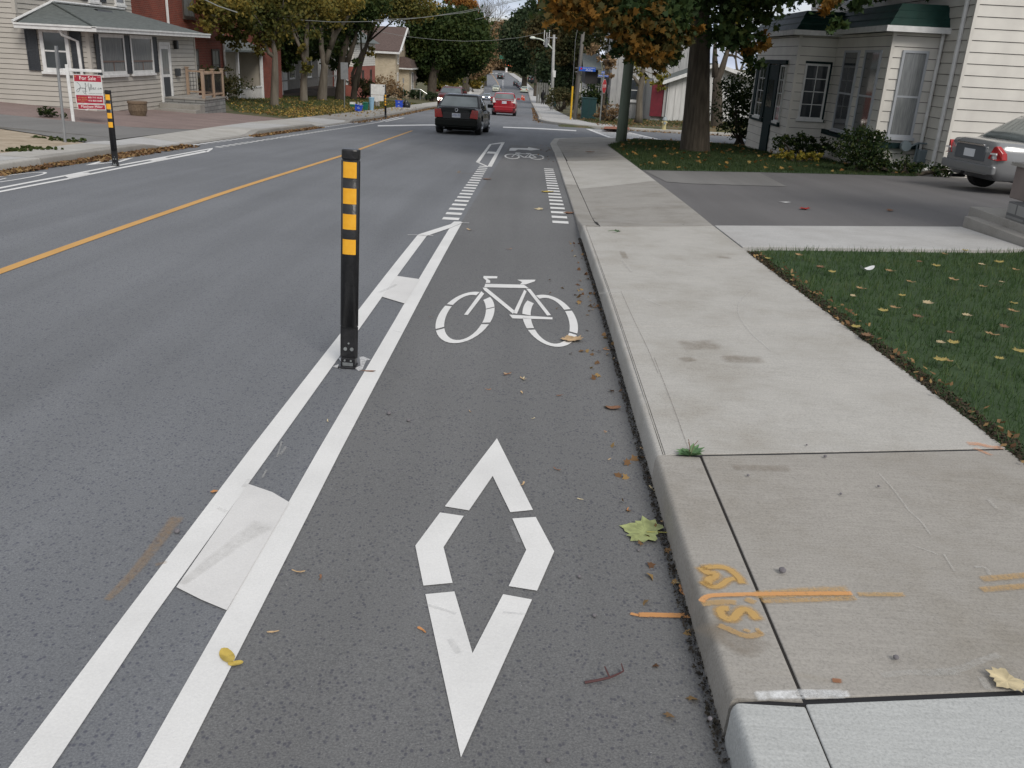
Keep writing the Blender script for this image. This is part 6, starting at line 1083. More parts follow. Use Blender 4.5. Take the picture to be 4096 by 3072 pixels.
a.x += .6; MB().box(a.x, b_.x, 66, 72, a.z-.5, b_.z).build('walls', m_gw, wx); MB().box(a.x-.1, b_.x+.1, 65.5, 72, b_.z, b_.z+.95).build('porch_shade', M('dark porch', (.03, .028, .03), .8), wx); MB().prism([(a.x-.3, 65, b_.z+.95), (b_.x+.3, 65, b_.z+.95), (b_.x+.3, 69, b_.z+1.9), (a.x-.3, 69, b_.z+1.9)], (0, 0, .1)).build('roof', m_roofgrey, wx)
mb = MB()
for i in range(14): mb.box(a.x-.4+i*.22, a.x-.34+i*.22, 65.9, 65.98, b_.z-.6, b_.z)
mb.build('balusters', m_wpaint, wx); window(wx, (gx(520, 66, z4), 65.99, a.z+.9), X1, -Y1, .9, 1.1, .1)
# pale building on the skyline
a, b_ = atY(*z3(1020, 320), 900), atY(*z3(1345, 225), 900); t = thing('distant_hall', 'large pale flat roofed building on the skyline at the end of the street', 'building', (a.x, 900, -10)); MB().box(a.x, b_.x, 900, 960, a.z-30, b_.z).build('walls', M('pale hall wall', (.62, .62, .52), .8, (.5, .52, .5), .05), t)
MB().box(a.x-20, b_.x+30, 890, 899, a.z-30, atY(*z3(1020, 296), 900).z).build('dark_storey', M('hall storey', (.30, .33, .34), .8, (.5, .5, .48), .1), t)
c0 = atY(*z3(1216, 280), 895); c1 = atY(*z3(1275, 240), 895); MB().box(c0.x, c1.x, 893, 898, c0.z, c1.z).build('roof_block', m_con_dk, t)
# ---------- white house with bays, right
Yw, Xr = 21.1, 9.36; zW = T(10, 21)-.1; m_tin = M('green metal shingles', (.005, .028, .022), .50, (.010, .044, .036), 3, 3, spec=.25, bump=.25, bscale=25)
wh = thing('white_house', 'white clapboard house with two canted bays and dark green metal roofs on the right', 'house', (Xr, Yw, zW)); ST = .243
yb1, xb1 = 22.4, 8.18; yb3, xb3 = 26.5, 7.12; ye = 31.4; zbt = -.62; zt1 = 2.62; zt2 = 2.58
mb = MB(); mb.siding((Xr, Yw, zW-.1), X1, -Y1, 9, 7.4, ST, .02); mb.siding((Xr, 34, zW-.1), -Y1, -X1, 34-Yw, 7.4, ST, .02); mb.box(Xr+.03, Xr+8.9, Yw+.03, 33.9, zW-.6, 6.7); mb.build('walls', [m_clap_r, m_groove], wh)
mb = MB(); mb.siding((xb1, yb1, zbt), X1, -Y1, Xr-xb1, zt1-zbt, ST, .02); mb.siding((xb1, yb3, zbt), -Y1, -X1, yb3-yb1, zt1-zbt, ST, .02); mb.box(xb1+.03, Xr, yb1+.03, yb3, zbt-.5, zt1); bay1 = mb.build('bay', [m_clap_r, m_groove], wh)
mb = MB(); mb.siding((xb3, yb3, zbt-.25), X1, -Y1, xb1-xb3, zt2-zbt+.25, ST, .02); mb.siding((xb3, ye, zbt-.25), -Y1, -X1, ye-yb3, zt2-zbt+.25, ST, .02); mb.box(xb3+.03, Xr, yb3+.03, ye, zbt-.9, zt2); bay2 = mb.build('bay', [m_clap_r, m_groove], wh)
mb = MB()
for (x, y) in ((xb1, yb1), (xb3, yb3), (Xr, Yw)): MB().box(x-.024, x+.05, y-.024, y+.05, zbt-.2, (zt1 if x < 9 else 6)).build('corner_trim', m_clap_r, wh)
def roof_bay(x0, y0, x1_, y1_, ze__, zt_, ovh, ins, par):
    P = [(x0-ovh, y0-ovh), (x1_, y0-ovh), (x1_, y1_+ovh), (x0-ovh, y1_+ovh)]; Q = [(x0+ins, y0+ins), (x1_, y0+ins), (x1_, y1_-ins), (x0+ins, y1_-ins)]
    n_ = 3; mb = MB()
    for k_ in range(n_):
        t0, t1 = k_/n_, (k_+1)/n_; za, zc_ = ze__+(zt_-ze__)*t0, ze__+(zt_-ze__)*t1
        A_ = [(p[0]+(q_[0]-p[0])*t0, p[1]+(q_[1]-p[1])*t0) for p, q_ in zip(P, Q)]; B_ = [(p[0]+(q_[0]-p[0])*t1, p[1]+(q_[1]-p[1])*t1) for p, q_ in zip(P, Q)]
        lift = .03
        mb.add([(a[0], a[1], za+lift) for a in A_]+[(b[0], b[1], zc_) for b in B_]+[(a[0], a[1], za) for a in A_], [(0, 1, 5, 4), (1, 2, 6, 5), (2, 3, 7, 6), (3, 0, 4, 7), (8, 9, 1, 0), (11, 8, 0, 3), (10, 11, 3, 2)])
    mb.add([(q_[0], q_[1], zt_) for q_ in Q], [(0, 1, 2, 3)]); o = mb.build('bay_roof', m_tin, par)
    g = MB(); g.box(x0-ovh-.08, x1_, y0-ovh-.08, y0-ovh+.02, ze__-.12, ze__+.01); g.box(x0-ovh-.08, x0-ovh+.02, y0-ovh+.02, y1_+ovh, ze__-.12, ze__+.01); g.build('gutter', m_wpaint, par)
    MB().box(x0-ovh+.021, x1_-.001, y0-ovh+.021, y1_+ovh, ze__-.08, ze__-.04).build('soffit', m_wpaint, par); return o
roof_bay(xb1, yb1, Xr, yb3, 2.74, 3.25, .22, .10, bay1); roof_bay(xb3, yb3-.02, Xr-.02, ye, 2.70, 3.22, .20, .10, bay2)
m_alum = M('grey aluminium frame', (.42, .44, .47), .5)
def wY(par, x0_, y0_, x1_, y1_, Y, **k): a = atY(*z6(x0_, y1_), Y); b_ = atY(*z6(x1_, y0_), Y); return window(par, (a.x, Y-.015, a.z), X1, -Y1, b_.x-a.x, b_.z-a.z, **k)
window(bay1, (8.50, yb1-.015, .32), X1, -Y1, .50, 1.86, fr=.055, m_fr=m_alum, glass=m_glass_c, sash=True)
for y0_, w9 in ((22.97, 1.0), (24.55, 1.05)): window(bay1, (xb1-.015, y0_+w9, .22), -Y1, -X1, w9, 1.95, fr=.055, m_fr=m_alum, glass=m_glass, sash=True)
window(bay2, (7.42, yb3-.015, .42), X1, -Y1, .58, 1.38, fr=.05, glass=m_glass, sash=False, nx=2, ny=4)
MB().box(7.34, 8.13, yb3-.075, yb3-.022, .29, .36).build('dark_sill', m_dgreen, bay2)
mb = MB(); mb.box(8.06, 8.11, yb3-.05, yb3-.02, .36, 1.9); mb.box(7.36, 8.1, yb3-.05, yb3-.02, 1.86, 1.92); mb.build('dark_casing', m_dgreen, bay2)
mb = MB(); mb.box(xb1-.10, xb1+.02, yb1-.1, yb3-.1, .0, .13); mb.box(xb1-.05, Xr-.12, yb1-.12, yb1-.02, .0, .13); mb.build('sill_band', m_dgreen, bay1)
# side entrance facing the street
dr = MB().box(xb3-.06, xb3-.02, 28.35, 29.25, -.95, 1.78).build('door', m_dgreen, wh); mb = MB()
for i in range(4): mb.box(xb3-.072, xb3-.06, 28.47+.18*i, 28.58+.18*i, .55, 1.35)
mb.build('door_glazing', m_glass, dr)
mb = MB(); mb.box(xb3-.09, xb3-.02, 27.35, 30.95, 1.80, 1.92); mb.box(xb3-.09, xb3-.02, 30.6, 30.95, .2, 1.8); mb.box(xb3-.09, xb3-.02, 29.27, 29.6, .2, 1.8); mb.box(xb3-.09, xb3-.02, 28.0, 28.33, .2, 1.8); mb.build('dark_casing', m_dgreen, wh); MB().box(xb3-.10, xb3-.02, 27.3, 28.34, .06, .18).build('dark_sill', m_dgreen, wh); MB().box(xb3-.10, xb3-.02, 29.27, 31.0, .06, .18).build('dark_sill', m_dgreen, wh)
window(wh, (xb3-.02, 30.52, .24), -Y1, -X1, .85, 1.5, fr=.04, sash=False, nx=2, ny=4); window(wh, (xb3-.02, 27.9, .24), -Y1, -X1, .48, 1.5, fr=.04, sash=False, nx=2, ny=4)
MB().box(xb3-.4, xb3-.02, 28.2, 29.4, -1.3, -.96).build('door_step', m_wpaint, wh)
MB().tube([(Xr-.08, yb1-.09, 2.65), (Xr-.08, yb1-.09, .0), (Xr-.08, yb1-.15, -.3)], .045, 8).build('downspout', m_wpaint, wh); MB().tube([(Xr-.07, Yw+.35, 6), (Xr-.07, Yw+.35, -.22), (Xr-.16, Yw+.3, -.36), (Xr-.48, Yw+.25, -.38)], .05, 8).build('downspout', m_wpaint, wh)
window(wh, (Xr-.015, 25.0, 3.75), -Y1, -X1, .7, 1.3, fr=.06, m_fr=m_alum); window(wh, (Xr-.015, 30, 3.75), -Y1, -X1, .7, 1.3, fr=.06, m_fr=m_alum)
# gas meter
q = atY(*z6(1420, 1200), yb1-.25); t = thing('gas_meter', 'grey gas meter with round regulator and pipes under the bay window', 'gas meter', (q.x, q.y, T(q.x, q.y))); m_met = M('meter grey', (.16, .20, .22), .5)
MB().box(q.x-.13, q.x+.10, q.y-.12, q.y+.08, q.z-.17, q.z+.14).build('meter_body', m_met, t, bevel=.03); MB().tube([(q.x-.42, q.y+.05, q.z+.20), (q.x-.42, q.y-.06, q.z+.20)], [.13, .12], 14).build('regulator', m_met, t)
MB().tube([(q.x-.3, q.y, q.z+.2), (q.x-.15, q.y, q.z+.28), (q.x+.1, q.y, q.z+.28), (q.x+.17, q.y, q.z+.18), (q.x+.17, q.y, T(q.x, q.y))], .025, 6).build('pipe', m_met, t); MB().tube([(q.x-.15, q.y, q.z+.28), (q.x-.15, q.y, T(q.x, q.y))], .022, 6).build('pipe', m_met, t)
# shrubs in front of the white house
q = atY(*z6(935, 1300), 20.9); shrub('dark conical evergreen bush in front of the bay window', Vector((q.x, 20.9, T(q.x, 20.9))), 1.7, 1.2, f_shrub, 900, .065, lobes=[(0, 0, .58, .48, .40), (.32, -.05, .42, .40, .30), (-.3, 0, .46, .36, .34), (0, .1, .88, .34, .22), (.1, 0, .28, .46, .22), (.48, 0, .3, .26, .18), (-.4, 0, .74, .20, .18), (.28, 0, .82, .20, .16)])
q = atY(*z6(480, 1180), 25.0); shrub('broad leafy green shrub beside the side entrance', Vector((q.x, 25.0, T(q.x, 25))), 2.0, .75, f_shrub, 800, .08, lobes=[(-.45, 0, .48, .36, .22), (0, 0, .50, .42, .22), (.45, 0, .46, .38, .20), (.75, 0, .35, .26, .18), (.2, 0, .28, .5, .2)])
q = atY(*z6(440, 1250), 23.6); shrub('low yellow leaved plant at the edge of the lawn', Vector((q.x, 23.6, T(q.x, 23.6))), 1.1, .35, f_yshrub, 700, .07)
q = atY(*z6(1300, 1320), 21.0); shrub('low spreading green ground cover below the gas meter', Vector((q.x-.1, 20.9, T(q.x, 20.9))), 2.2, .38, f_shrub, 900, .07, lobes=[(-.8+.27*i, 0, .16+.03*(i % 2), .24, .17) for i in range(8)])
q = atY(*dd(1600, 300), 33); shrub('tall dark bush against the corner of the white house', Vector((q.x, 32.9, T(q.x, 32.9))), 2.4, 3.0, f_shrub, 330, .11, lobes=[(0, 0, 1.9, .85, .8), (.25, 0, 2.6, .6, .5), (-.35, 0, 1.3, .75, .6), (.3, 0, 1.1, .8, .6), (0, 0, .6, .8, .4), (.4, 0, 3.0, .4, .35), (-.6, 0, 1.9, .4, .4)])
q = atY(*z4(1190, 1150), 51); shrub('reddish twiggy bush below the barn wall right of the stop sign', Vector((atY(*z4(740, 1140), 56).x, 56, T(4, 56))), 2.2, 1.2, f_brown, 70, .14)
shrub('green bush in front of the person, by the far utility cabinet', Vector((atY(*z4(240, 1080), 88).x, 88, T(2.5, 88))), 3.6, 2.2, f_mixed, 60, .2)
shrub('light green bush with a pale leaves edge in front of the white cottage', Vector((atY(*z4(545, 960), 62).x, 62, T(3.5, 62)+.5)), 1.8, 2.0, f_shrub, 90, .15)
# ---------- porch with steps at the right edge
m_pinky = M('pinkish render', (.20, .165, .15), .9, (.165, .135, .125), 4); m_darkc = M('dark brown column', (.030, .020, .018), .6); xs0 = 5.43
ph = thing('stone_porch', 'stone porch with two concrete steps and a dark column cut off by the right edge', 'porch', (xs0, 10.5, T(xs0, 10.5)))
zz = Z(10.5)+.13
MB().box(xs0, 9, 7.2, 11.3, zz-.2, zz+.11).build('lower_step', m_con_dk, ph, bevel=.008); MB().box(xs0+.16, 9, 8.2, 11.55, zz+.01, zz+.20).build('upper_step', m_con_dk, ph, bevel=.008)
MB().box(xs0+.20, 9, 8.6, 10.72, zz+.20, zz+.40).build('stone_course', m_stone, ph, bevel=.01); MB().box(xs0+.36, 7.6, 9.5, 11.05, zz+.40, zz+.78).build('pedestal', m_pinky, ph, bevel=.01); MB().box(xs0+.32, 7.7, 9.4, 11.1, zz+.78, zz+.82).build('pedestal_cap', m_con_dk, ph)
MB().prism([(xs0+.50, 10.9, zz+.82), (xs0+1.1, 10.9, zz+.82), (xs0+1.1, 10.9, zz+3.2), (xs0+.80, 10.9, zz+3.2)], (0, -.4, 0)).build('column', m_darkc, ph); MB().box(xs0+.7, 9, 8, 11.4, zz+3.2, zz+3.4).build('porch_beam', m_darkc, ph)

p0, p1 = atY(*z3(1612, 1190), 143), atY(*z3(1765, 985), 143); t = thing('fence', 'pale grey board fence behind the walking person', 'fence', gp(p0.x, 143)); mb = MB(); x = p0.x
while x < p1.x: mb.box(x, x+.28, 143, 143.05, T(x, 143)-.1, p1.z+.0); x += .36
mb.build('boards', M('dull fence boards', (.17, .17, .16), .9, (.12, .12, .11), 3), t)
# ================================================================== VEHICLES (local frame: x right, y forward, z up)
def car(name, label, loc, heading, kind, col, group='cars and other vehicles in the street', far=False, front=False, lights=False, dims=None, antenna=False, chrome_strip=False, clear_tops=False, plate_txt=None, emblem=False, clearance=.17, heads=False):
    """kind: sedan / hatch / suv"""
    L_, W_, Hh = dims or {'sedan': (4.4, 1.74, 1.44), 'hatch': (4.0, 1.70, 1.52), 'suv': (4.8, 1.93, 1.80), 'van': (4.9, 1.95, 1.75)}[kind]
    t = thing(name, label, 'car', loc, group, -heading); paintm = M('car paint', col, .25, metal=.3 if sum(col) > .5 else 0, coat=1. if sum(col) > .3 else .12, spec=.5 if sum(col) > .3 else .15)
    hl, wr = L_/2, (.31 if kind != 'suv' else .37); wb = L_*.295; yr_, yf_ = -wb, wb+.03
    if kind == 'sedan': top = [(-hl, .80), (-hl+.05, .97), (-hl+.2, 1.0), (-hl+.75, .99), (0, .93), (hl-1.25, .93), (hl-.7, .86), (hl-.15, .72), (hl, .60)]
    elif kind == 'hatch': top = [(-hl, .78), (-hl+.04, .96), (-hl+.14, 1.02), (-hl+.6, 1.02), (0, .97), (hl-1.15, .95), (hl-.55, .87), (hl-.1, .74), (hl, .60)]
    else: top = [(-hl, .90), (-hl+.04, 1.08), (-hl+.14, 1.12), (0, 1.10), (hl-1.2, 1.10), (hl-.6, 1.04), (hl-.1, .92), (hl, .70)]
    ky = Hh/1.48 if kind != 'suv' else 1.0
    top = [(y, z*ky) for y, z in top]; bl_ = max(.30, clearance+.12)
    def zt(y): return float(np.interp(y, [a for a, b_ in top], [b_ for a, b_ in top]))
    def zb(y):
        z = clearance+(.10 if abs(y) > hl-.15 else 0)
        for wy in (yr_, yf_):
            d = abs(y-wy); R = wr+.055
            if d < R: z = max(z, wr+math.sqrt(R*R-d*d)-.01)
        return z
    def hw(y):
        e = max(0, (abs(y)-(hl-.75))/.75); return W_/2*(1-.19*e**2.0-(.03 if abs(y) > hl-.03 else 0))
    ys_ = sorted(set([-hl, -hl+.03, -hl+.09, -hl+.18]+[hl, hl-.03, hl-.09, hl-.2]+[round(-hl+.3+i*(L_-.6)/34, 3) for i in range(35)]+[wy+s*(wr+.056) for wy in (yr_, yf_) for s in (-1, 1)]))
    prof = [(0, 0), (.80, 0), (.955, .05), (.99, .25), (1.0, .5), (.985, .74), (.94, .90), (.86, .975), (.55, 1.0), (0, 1.01)]
    mb = MB(); n = len(prof)*2-2; rings = []
    for y in ys_:
        z0_, z1_, w_ = zb(y), zt(y), hw(y); ring_ = [(w_*a, y, z0_+(z1_-z0_)*b_) for a, b_ in prof]+[(-w_*a, y, z0_+(z1_-z0_)*b_) for a, b_ in prof[-2:0:-1]]; rings.append(ring_)
    mb.v = [p for r in rings for p in r]
    for i in range(len(rings)-1):
        for j in range(n): mb.f.append((i*n+j, i*n+(j+1) % n, (i+1)*n+(j+1) % n, (i+1)*n+j)); mb.m.append(0)
    mb.f += [tuple(range(n)), tuple((len(rings)-1)*n+j for j in range(n))[::-1]]; mb.m += [0, 0]
    body = mb.build('body', paintm, t, local=True, smooth=True)
    for p in (body.data.polygons[-1], body.data.polygons[-2]): p.use_smooth = False
    # cabin: rear base, rear top, front top, front base
    G_ = {'sedan': (-hl+.62, -hl+1.32, .15, .98), 'hatch': (-hl+.10, -hl+.55, .25, 1.12), 'suv': (-hl+.08, -hl+.42, .35, 1.15), 'van': (-hl+.08, -hl+.42, .6, 1.5)}[kind]
    yb_, yt_, yft, yfb = G_; bz = zt(yb_+.1)-.02; bzf = zt(yfb)-.03; wb_, wt_ = W_/2*.91, W_/2*.74; rz_ = Hh
    cz = rz_-.07; bow = .07 if kind == 'sedan' else .05
    def ring_pt(side, q, t, off=0.):                       # a point of the cabin shell: side 0 rear, 1 right, 2 front, 3 left
        w_ = wb_+(wt_-wb_)*t**1.35+off; yr0 = yb_+(yt_-yb_)*t-off; yf0 = yfb+(yft-yfb)*t+off; z_ = (bz+(bzf-bz)*0)+(cz-bz)*t; m_ = 1-(2*q-1)**2; zb2 = bz*(1-t)+cz*t; zf2 = bzf*(1-t)+cz*t
        if side == 0: return ((2*q-1)*w_, yr0-bow*m_, zb2)
        if side == 2: return ((1-2*q)*w_, yf0+bow*1.4*m_, zf2)
        yy = yr0+(yf0-yr0)*q if side == 1 else yf0+(yr0-yf0)*q; zz = zb2+(zf2-zb2)*(q if side == 1 else 1-q)
        return ((w_+.025*m_)*(1 if side == 1 else -1), yy, zz+(.035*m_ if t > .99 else 0))
    NQ = 8; TT = [0, .2, .4, .6, .8, .92, 1.0]; mb = MB(); nr = 4*NQ
    for t_ in TT: mb.v += [ring_pt(sd_, q/NQ, t_) for sd_ in range(4) for q in range(NQ)]
    top_ = mb.v[-nr:]; cx0 = 0; cy0 = (yt_+yft)/2
    for k2, dz in ((.94, .025), (.8, .048), (.5, .064), (.15, .07)): mb.v += [(x*k2, cy0+(y-cy0)*k2, cz+(z-cz)*k2+dz) for x, y, z in top_]
    nl = len(mb.v)//nr
    for a in range(nl-1):
        for b9 in range(nr): mb.f.append((a*nr+b9, a*nr+(b9+1) % nr, (a+1)*nr+(b9+1) % nr, (a+1)*nr+b9)); mb.m.append(0)
    mb.f.append(tuple((nl-1)*nr+b9 for b9 in range(nr))); mb.m.append(0)
    cab = mb.build('cabin', paintm, t, local=True, smooth=True)
    def pane(nm, side, s0, s1, t0, t1, m_=m_carglass):
        n1, n2 = 8, 5; V9 = [ring_pt(side, s0+(s1-s0)*i/n1, t0+(t1-t0)*j/n2, .012) for j in range(n2+1) for i in range(n1+1)]
        return MB().add(V9, [(j*(n1+1)+i, j*(n1+1)+i+1, (j+1)*(n1+1)+i+1, (j+1)*(n1+1)+i) for j in range(n2) for i in range(n1)]).build(nm, m_, t, local=True, smooth=True)
    pane('rear_window', 0, .06, .94, .10 if kind == 'sedan' else .14, .92); pane('windscreen', 2, .05, .95, .08, .93)
    for s0, s1 in (((.15, .44), (.47, .88)) if kind == 'sedan' else ((.05, .28), (.31, .57), (.60, .92))): pane('side_window', 1, s0, s1, .10, .88); pane('side_window', 3, 1-s1, 1-s0, .10, .88)
    # wheels
    for sx in (-1, 1):
        for wy in (yr_, yf_):
            xo = sx*(W_/2-.02); mb = MB(); mb.tube([(xo, wy, wr), (xo-sx*.03, wy, wr), (xo-sx*.21, wy, wr), (xo-sx*.23, wy, wr)], [wr*.95, wr, wr, wr*.93], 22); wh_ = mb.build('wheel', m_tyre, t, local=True, smooth=False)
            mb = MB(); mb.tube([(xo-sx*.02, wy, wr), (xo+sx*.008, wy, wr)], [wr*.62, wr*.60], 18); 
            for k_ in range(5): a_ = k_*1.257; mb.tube([(xo+sx*.012, wy, wr), (xo+sx*.016, wy+math.cos(a_)*wr*.55, wr+math.sin(a_)*wr*.55)], [.05, .03], 5)
            mb.build('rim', m_rim, wh_, local=True)
    MB().box(-W_/2+.25, W_/2-.25, -hl+.55, hl-.6, clearance-.02, clearance+.25).build('underbody', m_black, t, local=True)
    # rear details
    yR = -hl-.004; zt_ = zt(-hl+.05)
    if kind == 'sedan':
        for sx in (-1, 1):
            MB().prism([(sx*W_*.285, yR-.012, .62*ky), (sx*W_*.455, yR-.005, .60*ky), (sx*W_*.465, yR-.005, .90*ky), (sx*W_*.33, yR-.012, .92*ky)], (0, .09, 0)).build('tail_lamp', m_red_lens, t, local=True, bevel=.01)
        MB().box(-W_*.45, W_*.45, yR-.03, yR+.05, bl_, .55).build('rear_bumper', paintm, t, local=True, bevel=.03)
    else:
        for sx in (-1, 1):
            tl = MB().prism([(sx*W_*.34, yR-.015, .82*ky), (sx*W_*.46, yR-.0, .80*ky), (sx*W_*.455, yR+.02, 1.12*ky), (sx*W_*.41, yR+.02, 1.12*ky)], (0, .08, 0)).build('tail_lamp', m_clear_lens if clear_tops else m_red_lens, t, local=True, bevel=.01)
        MB().box(-W_*.44, W_*.44, yR-.04, yR+.05, .32, .60).build('rear_bumper', paintm, t, local=True, bevel=.04)
    if not front:
        zpl = .70*ky if kind == 'sedan' else .84*ky
        pl = MB().box(-.155, .155, yR-.022, yR, zpl-.075, zpl+.075).build('number_plate', m_plate, t, local=True)
        if plate_txt: text(pl, plate_txt, Vector(wloc(pl))+Vector((0, yR-.024, zpl)), .12, m_blue_ink, width=.27, ext=.001)
        MB().box(-W_*.28, W_*.28, yR-.006, yR+.01, zpl-.11, zpl+.11).build('plate_recess', m_black if sum(col) < .3 else paintm, t, local=True)
        if chrome_strip: MB().box(-W_*.36, W_*.36, yR-.02, yR+.02, zpl+.13, zpl+.185).build('chrome_strip', m_chrome, t, local=True, bevel=.01)
        if emblem:
            mb = MB(); mb.tube([(.055*math.cos(a_*.524), yR-.01, .87+.055*math.sin(a_*.524)) for a_ in range(13)], .009, 5, False); e_ = mb.build('emblem', m_chrome, t, local=True)
            MB().tube([(-.038, yR-.008, .895), (-.018, yR-.008, .83), (0, yR-.008, .87), (.018, yR-.008, .83), (.038, yR-.008, .895)], .007, 5).build('letter_mark', m_chrome, e_, local=True)
        for sx in (-1, 1) if kind == 'hatch' else (): MB().box(sx*W_*.40-.06, sx*W_*.40+.06, yR-.048, yR-.03, .36, .50).build('rear_reflector', m_black, t, local=True)
        MB().tube([(-.45, -hl+.02, .24), (-.45, -hl+.3, .24)], .035, 8).build('exhaust', m_black, t, local=True)
    else:
        yF = hl+.004
        for sx in (-1, 1): MB().prism([(sx*W_*.27, yF+.0, .60*ky), (sx*W_*.45, yF-.06, .62*ky), (sx*W_*.45, yF-.10, .78*ky), (sx*W_*.27, yF-.02, .74*ky)], (0, .02, 0)).build('headlight', m_lit if lights else m_clear_lens, t, local=True)
        MB().box(-W_*.24, W_*.24, yF-.02, yF+.02, .58*ky, .72*ky).build('grille', m_black, t, local=True); MB().box(-W_*.40, W_*.40, yF-.05, yF+.03, .26, .46).build('front_bumper', paintm, t, local=True, bevel=.03); MB().box(-.155, .155, yF+.03, yF+.045, .42, .54).build('number_plate', m_plate, t, local=True)
    for sx in (-1, 1):
        ym_ = yfb-.35; mr = MB().box(sx*W_/2-.02 if sx > 0 else -W_/2-.20, W_/2+.20 if sx > 0 else -W_/2+.02, ym_-.06, ym_+.05, bz+.02, bz+.16).build('mirror', paintm, t, local=True, bevel=.025)
    if antenna: MB().tube([(0, yt_+.15, rz_-.03), (0, yt_+.02, rz_+.16)], .007, 5).build('antenna', m_black, t, local=True)
    if not far:
        mb = MB()
        for sx in (-1, 1):
            for yy in ((yft+yt_)/2+.1, yb_+.55): mb.tube([(sx*(W_/2+.001), yy, clearance+.12), (sx*(W_/2*.985+.002), yy, bz-.12)], .004, 4)
        mb.build('door_seam', m_black, t, local=True)
        if heads:
            mb = MB()
            for sx in (-.35, .35): mb.sphere((sx, .0, bz+.22), .13, sz=1.2)
            mb.build('head_rests', m_shutter, t, local=True)
    return t
def ppos(a, b_, f=z3): p = G(*f(*a)); q = G(*f(*b_)); return p, q
# black sedan
p, q = ppos((425, 1583), (965, 1600)); wd = (q-p).length; c_ = (p+q)/2; sc_ = 1.60/1.74
sed = car('sedan_car', 'black sedan with red tail lamps driving away in the near lane of the junction', (c_.x+.01, c_.y+1.9*.92, Z(c_.y+1.8)), 0.045, 'sedan', (.003, .005, .004), antenna=True, plate_txt='AYEB 170', emblem=True, heads=True)
sl_ = math.atan((Z(c_.y+3)-Z(c_.y+.5))/2.5); sed.rotation_euler = (sl_, 0, -.045); sed.scale = (.955,)*3
p, q = ppos((1078, 1365), (1365, 1375)); c_ = (p+q)/2
hb = car('hatchback_car', 'bright red hatchback driving away beyond the black sedan', (c_.x, c_.y+1.8, Z(c_.y+1.8)), -.0, 'hatch', (.30, .006, .014), antenna=True, chrome_strip=True, clear_tops=True, plate_txt='BV8 41')
hb.rotation_euler = (math.atan((Z(c_.y+3)-Z(c_.y+.5))/2.5), 0, .02)
def place(name, label, xa, xb_, y, kind, col, hd, real=None, front=False, lights=False, grp='cars and other vehicles in the street', f=z3, dims=None, back=True):
    p, q = G(*f(xa, y)), G(*f(xb_, y)); c_ = (p+q)/2; wid = abs(q.x-p.x); Wd = {'sedan': 1.74, 'hatch': 1.70, 'suv': 1.93, 'van': 1.95}[kind]; Ls = {'sedan': 4.4, 'hatch': 4.0, 'suv': 4.8, 'van': 4.9}[kind]
    k_ = (wid/Wd) if real is None else real; sgn = 1
    yc = c_.y+Ls/2*k_; t = car(name, label, (c_.x, yc, Z(yc)), hd, kind, col, grp, far=True, front=front, lights=lights); t.scale = (k_,)*3
    t.rotation_euler = (math.atan((Z(yc+2)-Z(yc-2))/4)*(1 if abs(hd) < 1.5 else -1), 0, -hd); return t
PI = math.pi
s_ = place('suv_car', 'dark maroon van with one lit headlight coming towards the camera left of the black sedan', 415, 700, 1310, 'van', (.10, .018, .016), PI, front=True, lights=True, real=1.0)
pz_ = G(*z3(415, 1305)); s_.location = (pz_.x+1.0, pz_.y+2.9, Z(pz_.y+2.9))
mb = MB(); 
for sx in (-.55, .55): mb.tube([(sx, -1.8, 1.80), (sx, .2, 1.80)], .03, 5)
mb.build('roof_rack', m_wpaint, s_, local=True)
place('sedan_car', 'silver blue sedan with bright headlights approaching behind the black sedan', 965, 1078, 1190, 'sedan', (.25, .29, .36), PI, front=True, lights=True)
s2 = place('sedan_car', 'dark greenish sedan mostly hidden behind the left side of the red hatchback', 1062, 1160, 1225, 'sedan', (.03, .06, .055), 0)
place('suv_car', 'white van approaching in the dip of the street', 1086, 1176, 1090, 'van', (.62, .64, .50), PI, front=True, lights=False)
place('suv_car', 'dark sport utility vehicle driving up towards the crest', 1152, 1228, 938, 'suv', (.018, .022, .020), .10)
for i, (xa, xb_, y, kd, cl_, lb_) in enumerate(((1430, 1522, 1102, 'sedan', (.60, .64, .52), 'white car parked at the kerb, nearest of the parked row'), (1412, 1490, 1062, 'sedan', (.45, .48, .50), 'silver car parked second from the front of the kerbside row'), (1394, 1466, 1045, 'sedan', (.10, .12, .16), 'dark blue car parked third in the kerbside row'),
     (1378, 1440, 1030, 'hatch', (.05, .055, .06), 'dark car parked fourth in the kerbside row'), (1343, 1408, 1018, 'suv', (.03, .035, .04), 'black truck parked last of the kerbside row, farthest up the hill'))):
    place('parked_car', lb_, xa, xb_, y, kd, cl_, .10, grp='cars parked along the right kerb')
yy = 262.; p = atY(*z3(1490, 955), yy); t = car('parked_car', 'dark vehicle parked on the sloping lawn right of the far street', (p.x+4, yy, T(p.x+4, yy)), 1.0, 'suv', (.02, .025, .028), 'cars parked along the right kerb', far=True); t.scale = (1.4,)*3
